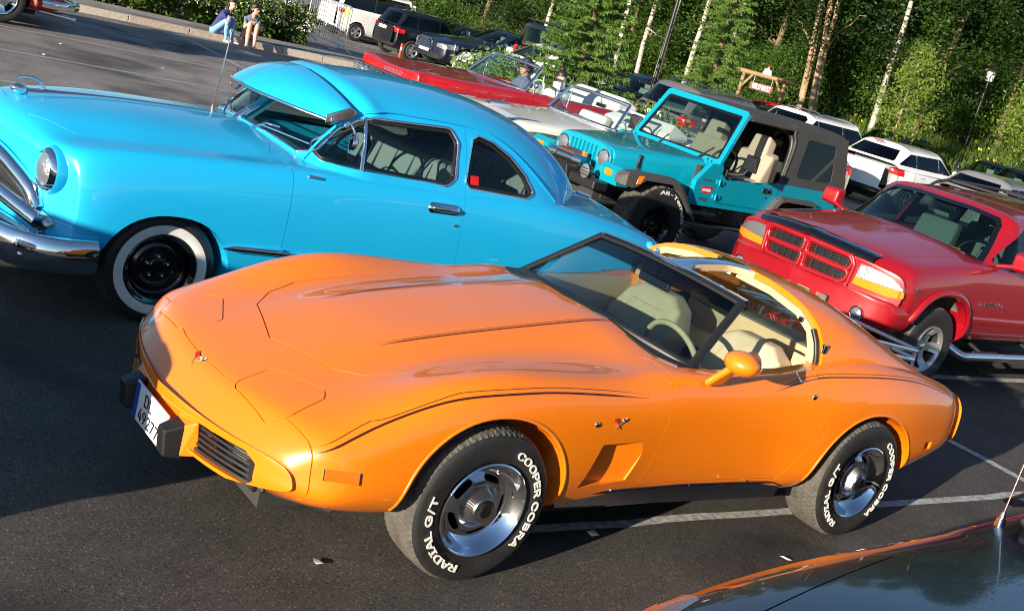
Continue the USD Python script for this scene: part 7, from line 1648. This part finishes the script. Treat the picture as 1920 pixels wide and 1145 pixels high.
def spruce(name, label, loc, seed, H=5.0, R=1.25, leaf='needle_light', base=.15, n_whorl=26, size=.10, dens=24, droop=.25, group=None, cat='tree'):
    rg = np.random.default_rng(seed); t = thing(name, label, cat, loc, 0, group)
    pts, tw = [], []
    tr = [cyl((0, 0, -.3), (0, 0, H), .035*H**.8*.6, .01, 10)]
    Vs, Fs, o = [], [], 0
    for i in range(n_whorl):
        f0 = i/(n_whorl-1); L0 = 0
        nb = int(9 - 4*f0)
        for k in range(nb):
            f = np.clip(f0 + rg.uniform(-.6, .6)/n_whorl, 0, 1); z = base + (H-base)*f; L0 = R*(1-f)**.85 + .06
            a = 2*np.pi*(k+rg.uniform(-.3, .3))/nb + i*1.3; L = L0*rg.uniform(.65, 1.15); m = 8
            s = np.linspace(0.05, 1, m); d = np.array([math.cos(a), math.sin(a)])
            p = np.stack([d[0]*L*s, d[1]*L*s, z + L*(.18*s - droop*1.2*s**2 + .18*s**4)], 1)
            tw.append(tube(p[:5], np.linspace(.007, .003, 5), 3))
            nn = int(dens*(.45+.55*(1-f))); idx = rg.uniform(0.12, 1, nn); q = np.stack([np.interp(idx, s, p[:, c]) for c in range(3)], 1)
            side = rg.choice([-1, 1], nn)[:, None]; nrm = np.array([-d[1], d[0], 0]); wl = size*rg.uniform(.9, 2.0, (nn, 1))*(1.15-.5*idx[:, None])
            dirv = nrm*side*rg.uniform(.1, 1, (nn, 1)) + np.r_[d, 0]*rg.uniform(.2, .9, (nn, 1)) + np.array([0, 0, -1.])*rg.uniform(-.25, 1.5, (nn, 1)); dirv /= np.linalg.norm(dirv, axis=1, keepdims=True)
            b = np.cross(dirv, rg.normal(0, 1, (nn, 3))); b /= np.linalg.norm(b, axis=1, keepdims=True)
            e = q + dirv*wl*1.5; w_ = size*.17
            V = np.stack([q-b*w_*.6, q+dirv*wl*.7+b*w_, e, q+dirv*wl*.7-b*w_], 1).reshape(-1, 3); kk = np.arange(nn)*4 + o
            Vs.append(V); Fs += [np.stack([kk, kk+1, kk+2], 1), np.stack([kk, kk+2, kk+3], 1)]; o += nn*4
    put(t, 'trunk', tr + tw, M['bark'], 60); leafput(t, 'crown', np.vstack(Vs), np.vstack(Fs), M[leaf]); return t
def fp(u, s): x, y = .83*s + .55*u, .55*s - .83*u; return (x, y, float(gz(x, y)))
def at_xy(x, y): return (x, y, float(gz(x, y)))
def woods():
    # named trees in view
    spruce('young_spruce', 'bushy light green young spruce in front of the white saloon', at_xy(12.75, 14.35), 3, H=5.2, R=1.22, size=.058, n_whorl=42, dens=230, base=.40)
    spruce('young_spruce', 'tall slim light green spruce left of the wooden gate sign', at_xy(22.0, 19.5), 5, H=8.5, R=1.05, size=.07, n_whorl=54, dens=150, droop=.32, base=.4)
    for i, (u, s, h, lab) in enumerate([(-13.2, 40.5, 12, 'white birch standing alone above the grassy bank'), (-9.6, 39.6, 14, 'leftmost white birch of the close group right of the bushy spruce'), (-8.9, 40.3, 14.5, 'second white birch of the group right of the bushy spruce'), (-8.0, 39.4, 13.5, 'third white birch of the group, just left of the tall black lamp pole'), (-6.9, 39.6, 14, 'white birch right of the tall black lamp pole'), (-5.6, 39.3, 13, 'slim white birch left of the slim spruce'), (.2, 39.2, 12, 'white birch stem right of the forked brown trunks')]):
        tree('birch_tree', lab, fp(u, s), 20+i, H=h, trunk_r=.12, base=3.4, width=1.9, leaf='leaf_birch', bark='birch_bark', n=14000, size=.075, lean=.03, droop=.3, lobes=26)
    tree('broadleaf_tree', 'tree with several forked pale brown trunks right of the wooden gate sign', fp(-1.9, 38.4), 40, H=11, trunk_r=.115, base=2.6, width=3.0, leaf='leaf_forest', bark='bark_light', stems=5, size=.075, n=30000, lean=.05, limbs=18)
    tree('young_tree', 'young staked-looking tree with a thin trunk and pale yellow green crown', at_xy(28.5, 17.45), 41, H=4.0, trunk_r=.05, base=1.35, width=1.1, leaf='leaf_light', bark='bark_light', n=5200, size=.06, limbs=14, lobes=30, spread=.42)
    bush('tall_bush', 'tall pale sunlit bush at the right edge behind the black estate car', at_xy(34.6, 15.9), 42, 1.8, 3.9, 'leaf_light', 17000, .062)
    tree('conifer', 'big brownish green conifer at the top right corner', fp(4.6, 55), 43, H=12.5, trunk_r=.25, base=1.0, width=3.4, leaf='needle_dark', n=40000, size=.10, droop=.6, lobes=90, limbs=40, spread=.3)
    # wood edge and wood: a few crowns, each copied
    pr = [tree('broadleaf_tree', 'dense dark green tree at the edge of the wood, right of the wooden gate sign', fp(1.6, 40.5), 50, H=12, base=.8, width=3.0, n=42000, size=.075, lobes=70, spread=.34),
          tree('broadleaf_tree', 'tall dense green tree at the wood edge behind the young tree', fp(4.6, 42.5), 51, H=13.5, base=1.0, width=3.2, n=46000, size=.075, lobes=80, spread=.34, leaf='leaf_forest'),
          tree('broadleaf_tree', 'loose mid green tree above the wooden gate sign', fp(-4.2, 42.0), 52, H=13, base=2.2, width=2.6, n=32000, size=.075, lobes=54, spread=.36, leaf='leaf_birch')]
    rg = np.random.default_rng(99); k = 0
    spots = [(-24, 47), (-21, 45.5), (-18, 46.5), (-15.6, 44), (-12.3, 44.5), (-10.6, 43.2), (-6.4, 43.0), (-2.6, 44.5), (-.4, 42.2), (3.4, 46), (7.2, 43), (8.4, 47), (11, 45), (13.5, 43), (16, 46), (19, 44)]
    for u, s in spots:
        copy_thing(pr[k % 3], 'leafy tree of the wood edge behind the parked cars', fp(u + rg.normal(0, .3), s), rg.uniform(0, 6.28), rg.uniform(.75, 1.0), 'trees along the edge of the wood'); k += 1
    for row, (s, du) in enumerate([(50, 3.2), (56, 3.4)]):
        u = -34 + row
        while u < 30:
            if not (2.5 < u < 8 and s > 53): 
                copy_thing(pr[k % 3], 'tree standing deeper in the wood', fp(u + rg.normal(0, .6), s + rg.normal(0, .8)), rg.uniform(0, 6.28), rg.uniform(.85, 1.1), 'trees deeper in the wood')
                k += 1
            u += du
    # underwood and bushes
    b0 = bush('bush', 'rounded green bush under the trees behind the wooden gate', fp(-3.2, 39.6), 60, 1.7, 2.2, 'leaf_bush', 13000, .06)
    b1 = bush('bush', 'spreading green bush on the bank left of the lone birch', fp(-15.5, 41.5), 61, 1.9, 1.7, 'leaf_bush', 12000, .06)
    for u, s, sc in [(-19, 43, 1.1), (-12, 41.2, .9), (-10.8, 42, 1.2), (-7.6, 42.5, 1.1), (-5, 41, 1.0), (-1, 40.4, 1.2), (2.4, 41.2, 1.0), (4.2, 43.4, 1.3), (6.4, 43.5, 1.5), (8.6, 42, 1.5), (10.8, 42, 1.7), (13, 41, 1.3), (-9, 45, 1.8), (-6, 46, 1.8), (-11.5, 47, 2.0), (-3.5, 47.5, 1.9), (0, 46.5, 2.1), (3, 44.5, 2.0), (-14, 47.5, 2.0), (-17, 49, 2.0)]:
        copy_thing(b0 if rg.random() < .6 else b1, 'green bush of the underwood', fp(u, s), rg.uniform(0, 6.28), sc, 'bushes of the underwood')
    # grassy bank
    N = 60000; u = rg.uniform(-30, 22, N); s = 33.4 + 13*rg.uniform(0, 1, N)**1.1
    x, y = .83*s+.55*u, .55*s-.83*u; z = gz(x, y); keep = z > -.45; keep &= ~((y > 23) & (s < 40.2)); x, y, z = x[keep], y[keep], z[keep]; n = len(x)
    h = rg.uniform(.12, .42, n)*(.6+.8*meshkit.noise(np.c_[x*.5, y*.5, x*0], 4)); a = rg.uniform(0, 6.28, n); w = rg.uniform(.02, .05, n); lx, ly = rg.normal(0, .10, (2, n))
    V = np.stack([np.c_[x-w*np.cos(a), y-w*np.sin(a), z-.03], np.c_[x+w*np.cos(a), y+w*np.sin(a), z-.03], np.c_[x+lx, y+ly, z+h]], 1).reshape(-1, 3)
    leafput('/World', 'grass', V, np.arange(n*3).reshape(-1, 3), M['grass_green'], label='long green grass on the bank below the wood', cat='grass', kind='stuff')
    i = rg.integers(0, n, 900); c = np.c_[x[i], y[i], z[i]+h[i]]; V, F = leaves(c, .05, 2200, rg, 0, .9, .03)
    leafput('/World', 'wild_flowers', V, F, M['dandelion'], label='small yellow flowers scattered in the grass of the bank', cat='wild flowers', kind='stuff')
    # bank surface
    uu = np.linspace(-45, 40, 86); ss = np.linspace(33.7, 75, 60); U, S_ = np.meshgrid(uu, ss, indexing='ij'); X, Y = .83*S_+.55*U, .55*S_-.83*U; Z = gz(X, Y)
    sk = S_ - 33.6 - 7.0*_sm((Y-23)/10); Z = Z + np.where(sk > .1, .02, -.06)
    put('/World', 'bank', (np.stack([X, Y, Z], -1).reshape(-1, 3), grid_faces(86, 60)), M['forest_floor'], 60, label='earth bank rising to the wood behind the car park', kind='structure')
    # hedge along the pavement with pale flowers: clumps of one planting
    pb = [bush('flowering_shrub', 'flowering shrub at the right end of the hedge, beside the steel barrier', (9.35, 20.65, .05), 70, .62, .85, 'leaf_hedge', 3000, .055, cat='shrub', wy=.7)]
    f = np.random.default_rng(71)
    def bloom(t, w, wy, h, n):
        u_ = f.normal(0, 1, (n, 3)); u_[:, 2] = abs(u_[:, 2])*.8; u_ /= np.linalg.norm(u_, axis=1, keepdims=True); c = u_*[w*.95, wy*.95, h*.62] + [0, 0, h*.42]
        V, F = leaves(c, .024, n*3, f, .2, .95, .02); leafput(t, 'blossom', V, F, M['petal'])
    bloom(pb[0], .62, .7, .85, 200)
    pb.append(bush('flowering_shrub', 'dense flowering shrub directly behind the two seated people', (8.3, 20.55, .05), 72, .85, 1.0, 'leaf_hedge', 4800, .055, cat='shrub', wy=.75)); bloom(pb[1], .85, .75, 1.0, 360)
    hx = 7.2; i = 0
    while hx > -12:
        copy_thing(pb[1 if i % 3 else 0], 'green shrub with cream flowers in the row behind the pavement', (hx, 20.6 + .1*(i % 2), .04), f.uniform(0, 6.28), f.uniform(.95, 1.15), 'flowering shrubs behind the pavement'); hx -= f.uniform(.75, 1.0); i += 1
    put('/World', 'planting_bed', prism(sbox(-14, 19.95, 10.0, 21.7), 'z', -.2, .06), M['soil'], 20, kind='structure', label='strip of soil under the flowering shrubs')
    # low evergreen hedge on the island between the rows
    lb = bush('low_shrub', 'low juniper-like shrub at the near end of the island, by the grey estate SUV', (12.05, 11.0, 0), 80, .75, .95, 'needle_light', 4200, .06, cat='shrub', wy=.8)
    for i, y_ in enumerate(np.arange(11.9, 18.2, .85)):
        copy_thing(lb, 'low evergreen shrub of the island between the car rows', (12.1+.22*(y_-11)/1.5 + f.normal(0, .1), y_, 0), f.uniform(0, 6.28), f.uniform(.85, 1.15), 'low evergreen shrubs between the car rows')
    put('/World', 'island_bed', prism(sbox(11.6, 10.2, 13.9, 18.6), 'z', -.1, .03), M['soil'], 20, kind='structure', label='soil bed of the planted island')
woods()
# ---------------------------------------------------------------- street furniture
def furniture():
    t = thing('crowd_barrier', 'galvanised steel crowd barrier with a small yellow sign before the white van', 'barrier', (10.75, 20.5, .10), math.pi/2)
    put(t, 'frame', tube(np.array([(0,0,.15),(0,0,1.0),(.08,0,1.08),(2.0,0,1.08),(2.1,0,1.0),(2.1,0,.15)]), .019, 8, closed=True), M['zinc'], 60)
    for x in np.linspace(.1, 2.0, 18): put(t, 'bar', cyl((x,0,.15), (x,0,1.08), .010, seg=6), M['zinc'], 60)
    for x in (.12, 1.98): put(t, 'foot', tube(np.array([(x,-.30,.0),(x,0,.16),(x,.30,.0)]), .018, 6), M['zinc'], 60)
    put(t, 'sign', rbox(.12,.34,-.02,-.012,.80,1.0,.004), M['yellow_sign'], 30)
    for i, (x, y, z, lab) in enumerate([(12.35, 20.6, 0, 'thin red marker post between the white van and the black SUV wheel'), (11.6, 25.5, 0, 'thin red marker post left of the silver minivan')]):
        p = thing('marker_post', lab, 'marker post', (x, y, float(gz(x, y)))); put(p, 'post', cyl((0,0,-.1),(.0,0,.62),.028,seg=14), M['orange_post'], 50); put(p, 'reflector', cyl((0,0,.46),(0,0,.53),.030,seg=14), M['plate_white'], 50)
    def lamp(lab, x, y, h, z=None, r=.045):
        t = thing('lamp_post', lab, 'street lamp', (x, y, float(gz(x, y)) if z is None else z))
        put(t, 'pole', cyl((0,0,-.2),(0,0,h-.5),r,r*.8,14), M['black_trim'], 50); put(t, 'base', cyl((0,0,-.2),(0,0,.9),r*1.5,seg=14), M['black_trim'], 50)
        put(t, 'lantern', mlathe_z([(0,h-.5),(.12,h-.48),(.17,h-.12),(0,h-.12)]), M['milk_glass'], 50); put(t, 'lamp_cap', mlathe_z([(0,h-.12),(.30,h-.13),(.31,h-.09),(.08,h),(0,h)]), M['black_trim'], 50)
    simple('milk_glass', (.72, .70, .68), .3)
    lamp('black lamp post with white lantern at the far right on the grass', 35.64, 19.45, 4.2, .30, .06)
    lamp('tall slim black lamp post rising behind the grey estate SUV out of the frame', 14.55, 14.0, 6.5, 0, .045)
    # gate sign
    t = thing('gate_sign', 'rustic timber gate with a hanging brown board reading WILD WEST', 'sign', (27.4, 22.3, .45), math.atan2(-1.15, 1.0))
    for s in (-1, 1):
        put(t, 'gate_post', cyl((s*.72,0,-1.0),(s*.70,0,1.62),.075,.065,12), M['timber'], 50)
        put(t, 'brace', cyl((s*.70,0,1.15),(s*.40,0,1.64),.045,seg=10), M['timber'], 50)
    put(t, 'beam', cyl((-.95,0,1.69),(.98,0,1.69),.075,.07,12), M['timber'], 50)
    put(t, 'board', rbox(-.40,.36,-.03,.0,1.18,1.42,.008), M['sign_brown'], 30)
    put(t, 'board_text', text3('Wild West'.upper(), .15, (1,0,0), (0,0,1), (-.02,-.031,1.225), .006, True, width=.62), M['lettering_cream'], 20)
    for x in (-.32, .28): put(t, 'chain', cyl((x,-.015,1.41),(x,0,1.64),.008,seg=6), M['zinc'], 50)
    put(t, 'ornament', [hull_pts([(x,0,1.76),(x+.06,0,1.76),(x+.03,0,h)], .04, 10) for x, h in ((-.08,1.90),(.0,1.96),(.09,1.88))], M['lettering_cream'], 50)
    put(t, 'ornament_top', hull_pts([(.02,0,1.98),(.04,0,2.02)], .035, 10), M['letter_red'], 50)
    for x, y, lab in [(24.0, 39.5, 'white sign on a post on the bank at the top edge'), (23.7, 26.0, 'small white sign among the birches')]:
        t = thing('small_sign', lab, 'sign', at_xy(x, y), -.6); put(t, 'post', cyl((0,0,-.2),(0,0,1.3),.03,seg=10), M['zinc'], 50); put(t, 'panel', rbox(-.2,.2,-.045,-.03,.95,1.45,.004), M['plate_white'], 30)
def mlathe_z(p): 
    v, f = lathe(p, 24, 'z'); return v, f
furniture()
# ---------------------------------------------------------------- people
def body(bones, res=.012, smooth_it=8):
    """bones: ((p, r), (q, r)) pairs welded into one smooth skin"""
    m = Manifold.batch_boolean([Manifold.batch_hull([Manifold.sphere(r, 14).translate(list(map(float, p))) for p, r in b]) for b in bones], m3.OpType.Add)
    m = m.refine_to_length(res*2.2); mm = m.to_mesh(); t = trimesh.Trimesh(np.asarray(mm.vert_properties)[:, :3], np.asarray(mm.tri_verts))
    trimesh.smoothing.filter_taubin(t, iterations=smooth_it); return t
def head_bones(c, f, up=(0, 0, 1), s=1.0):
    """c centre of the head, f facing"""
    c, f, u = np.asarray(c, float), np.asarray(f, float)/np.linalg.norm(f), np.asarray(up, float); r = np.cross(f, u)
    P = lambda a, b, d: c + s*(f*a + r*b + u*d)
    B = [[(P(-.015,0,.035), .092*s), (P(.02,0,.01), .078*s)], [(P(.02,0,.01), .075*s), (P(.048,0,-.085), .036*s)], [(P(.03,.035,-.02), .04*s), (P(.045,.012,-.09), .026*s)], [(P(.03,-.035,-.02), .04*s), (P(.045,-.012,-.09), .026*s)],
         [(P(.088,0,.02), .010*s), (P(.108,0,-.028), .014*s)], [(P(.082,-.02,-.062), .010*s), (P(.082,.02,-.062), .010*s)]]
    B += [[(P(-.005,b,.01), .012*s), (P(-.01,b*1.04,-.02), .014*s)] for b in (-.085, .085)]
    return B, P
def hand_bones(w, d, n, s=1.0):
    """wrist, pointing direction, palm normal"""
    d = np.asarray(d, float)/np.linalg.norm(d); n = np.asarray(n, float); n = n - d*(n@d); n /= np.linalg.norm(n); a = np.cross(d, n); B = []
    w = np.asarray(w, float); B.append([(w+a*.022*s, .014*s), (w-a*.022*s, .014*s), (w+d*.075*s+a*.030*s, .011*s), (w+d*.075*s-a*.030*s, .011*s)])
    for k, l in zip((-1.5, -.5, .5, 1.5), (.055, .07, .075, .06)):
        b0 = w + d*.075*s + a*k*.019*s; b1 = b0 + (d*.6 - n*.45)*l*.55*s; b2 = b1 + (d*.1 - n*.9)*l*.5*s; B += [[(b0, .0085*s), (b1, .008*s)], [(b1, .008*s), (b2, .007*s)]]
    t0 = w + d*.02*s + a*.03*s; t1 = t0 + (d*.5 + a*.6 - n*.3)*.04*s; B += [[(t0, .011*s), (t1, .0095*s)], [(t1, .0095*s), (t1 + (d*.7 - n*.5)*.03*s, .008*s)]]
    return B
def seated(label, loc, rz, look, trousers, top, shoe, bare, hair, sunglasses=False, knees=0.0, lean=.12, armfwd=True):
    """a person sitting low on the kerb, knees drawn up; local +x forward, seat at z = 0"""
    t = thing('person', label, 'person', loc, rz, sc=.84)
    hip = np.array([0, 0, .10]); ch = hip + [lean, 0, .42]; neck = ch + [lean*.35, 0, .11]; hc = neck + [.05, 0, .15]
    L = {}
    skin, leg, tors, shoes = [], [], [], []
    for s in (-1, 1):
        h = hip + [.02, s*.085, 0]; k = hip + [.36, s*(.09+knees), .33]; a = np.array([.40+.03*s, s*(.085+knees*.5), -.05+loc[2]*0])
        (skin if bare else leg).extend([[(h, .088), (k, .058)], [(k, .058), (k*.45+a*.55+[-.025, 0, 0], .056)], [(k*.45+a*.55+[-.025, 0, 0], .056), (a, .036)]])
        shoes.append([(a+[-.03, 0, -.045], .036), (a+[.10, 0, -.055], .032), (a+[.17, 0, -.062], .024)])
        sh = ch + [0, s*.155, .02]; el = sh + ([.17, s*.045, -.22] if armfwd else [.10, s*.08, -.26]); wr = k + [-.03, -s*.03, .055] if armfwd else k + [.06, -s*.06, -.10]
        tors.append([(sh, .052), (sh*.45+el*.55, .043)]); skin.extend([[(sh*.45+el*.55, .038), (el, .036)], [(el, .036), (wr, .026)]]); skin.extend(hand_bones(wr, np.array([.5, -s*.8, -.05]), np.array([0, 0, 1.]), .95))
    tors += [[(hip+[0, .06, 0], .10), (hip+[0, -.06, 0], .10), (ch+[0, .07, 0], .10), (ch+[0, -.07, 0], .10)], [(ch+[0, .12, .03], .06), (ch+[0, -.12, .03], .06), (neck, .05)]]
    leg += [[(hip+[0, .07, -.02], .105), (hip+[0, -.07, -.02], .105)]]
    skin += [[(neck+[0, 0, -.05], .052), (hc+[-.02, 0, -.05], .05)]]
    hb, P = head_bones(hc, look); skin += hb
    put(t, 'body', body(skin), M['skin'], 60); put(t, 'top', body(tors), M[top], 60); put(t, 'trousers', body(leg), M[trousers], 60)
    for b in shoes: put(t, 'shoe', body([b]), M[shoe], 60)
    put(t, 'eyes', [sph(P(.083, b, .022), .010, 10) for b in (-.032, .032)], M['letter_black'], 60)
    put(t, 'lips', body([[(P(.088,-.018,-.060), .007), (P(.088,.018,-.060), .007)]], .006, 2), M['sign_brown'], 60)
    hairb = [[(P(-.03,0,.05), .105), (P(-.01,0,.065), .098)], [(P(-.06,.045,-.02), .06), (P(-.06,-.045,-.02), .06), (P(-.05,0,.05), .09)]]
    if hair == 'long': hairb += [[(P(-.07,0,.0), .085), (P(-.11,.02,-.20), .07)], [(P(-.11,.02,-.20), .07), (P(-.10,.03,-.38), .035)], [(P(-.02,.085,.0), .03), (P(-.04,.09,-.22), .025)]]
    if hair == 'bun': hairb += [[(P(-.12,0,.10), .055), (P(-.13,0,.09), .05)]]
    if hair == 'tail': hairb += [[(P(-.10,0,.05), .05), (P(-.16,0,-.02), .05), (P(-.17,0,-.20), .03)]]
    hb = body(hairb, .012, 6); put(t, 'hair', hb, M['hair_dark'], 60)
    if sunglasses: put(t, 'sunglasses', [body([[(P(.092,-.05,.022), .016), (P(.098,-.018,.020), .016)], [(P(.098,.018,.020), .016), (P(.092,.05,.022), .016)]], .006, 2), tube([P(.09,.055,.025), P(.0,.092,.02)], .004, 6), tube([P(.09,-.055,.025), P(.0,-.092,.02)], .004, 6), tube([P(.1,-.02,.026), P(.1,.02,.026)], .004, 6)], M['black_gloss'], 60)
    return t
def people():
    seated('person in pale blue jeans with long dark hair sitting on the kerb, bent forward', (6.72, 18.52, .12), -math.pi/2+.75, (.9, -.75, -.35), 'jeans_pale', 'cloth_navy', 'shoe_pale', False, 'long', lean=.20, knees=.05)
    seated('person in sunglasses with bare legs sitting on the kerb, hands on knees', (7.42, 18.52, .12), -math.pi/2-.12, (.75, .55, -.02), 'cloth_slate', 'cloth_slate', 'shoe_pale', True, 'tail', True, lean=.16)
    # two people in the red convertible
    for lab, x, y, hair, look, sg in [('person with dark tied-up hair in the near front seat of the red convertible', 9.75, 11.17, 'bun', (-.35, -.9, .02), False), ('person in a dark cap in the far front seat of the red convertible', 9.55, 11.93, 'short', (-1, -.1, 0), True)]:
        t = thing('person', lab, 'person', (x, y, .62)); ch = np.array([0, 0, .36]); neck = np.array([0, 0, .49]); hc = np.array([-.02, 0, .63]); skin = [[(neck, .052), (hc+[0.02, 0, -.05], .05)]]; tors = [[((0, .08, 0), .12), ((0, -.08, 0), .12), (ch+[0, .08, 0], .11), (ch+[0, -.08, 0], .11)], [(ch+[0, .13, .04], .06), (ch+[0, -.13, .04], .06), (neck, .05)]]
        leg = []
        for s in (-1, 1):
            sh = ch + [0, s*.165, .03]; el = sh + [-.18, s*.05, -.20]; wr = el + [-.20, -s*.06, .10]; tors.append([(sh, .052), (el, .04)]); skin.append([(el, .036), (wr, .027)]); skin += hand_bones(wr, (-1., 0, .2), (0, 0, 1.)); leg.append([((0, s*.09, -.05), .09), ((-.42, s*.10, .02), .06)])
        hb, P = head_bones(hc, look); put(t, 'body', body(skin + hb), M['skin'], 60); put(t, 'top', body(tors), M['cloth_slate'], 60); put(t, 'trousers', body(leg), M['dark_cloth'], 60)
        put(t, 'eyes', [sph(P(.083, b, .022), .010, 10) for b in (-.032, .032)], M['letter_black'], 60)
        hairb = [[(P(-.03,0,.05), .105), (P(-.01,0,.065), .098)], [(P(-.06,.045,-.02), .06), (P(-.06,-.045,-.02), .06), (P(-.05,0,.05), .09)]] + ([[(P(-.05,0,.16), .06), (P(-.06,0,.17), .055)]] if hair == 'bun' else [])
        put(t, 'hair', body(hairb, .012, 6), M['hair_dark'], 60)
        if sg: put(t, 'cap', body([[(P(-.02,0,.09), .10), (P(0,0,.10), .095)], [(P(.06,0,.085), .05), (P(.13,0,.07), .03)]], .012, 3), M['dash_dark'], 60)
people()
print('TRIS', _MESHES['tris'])
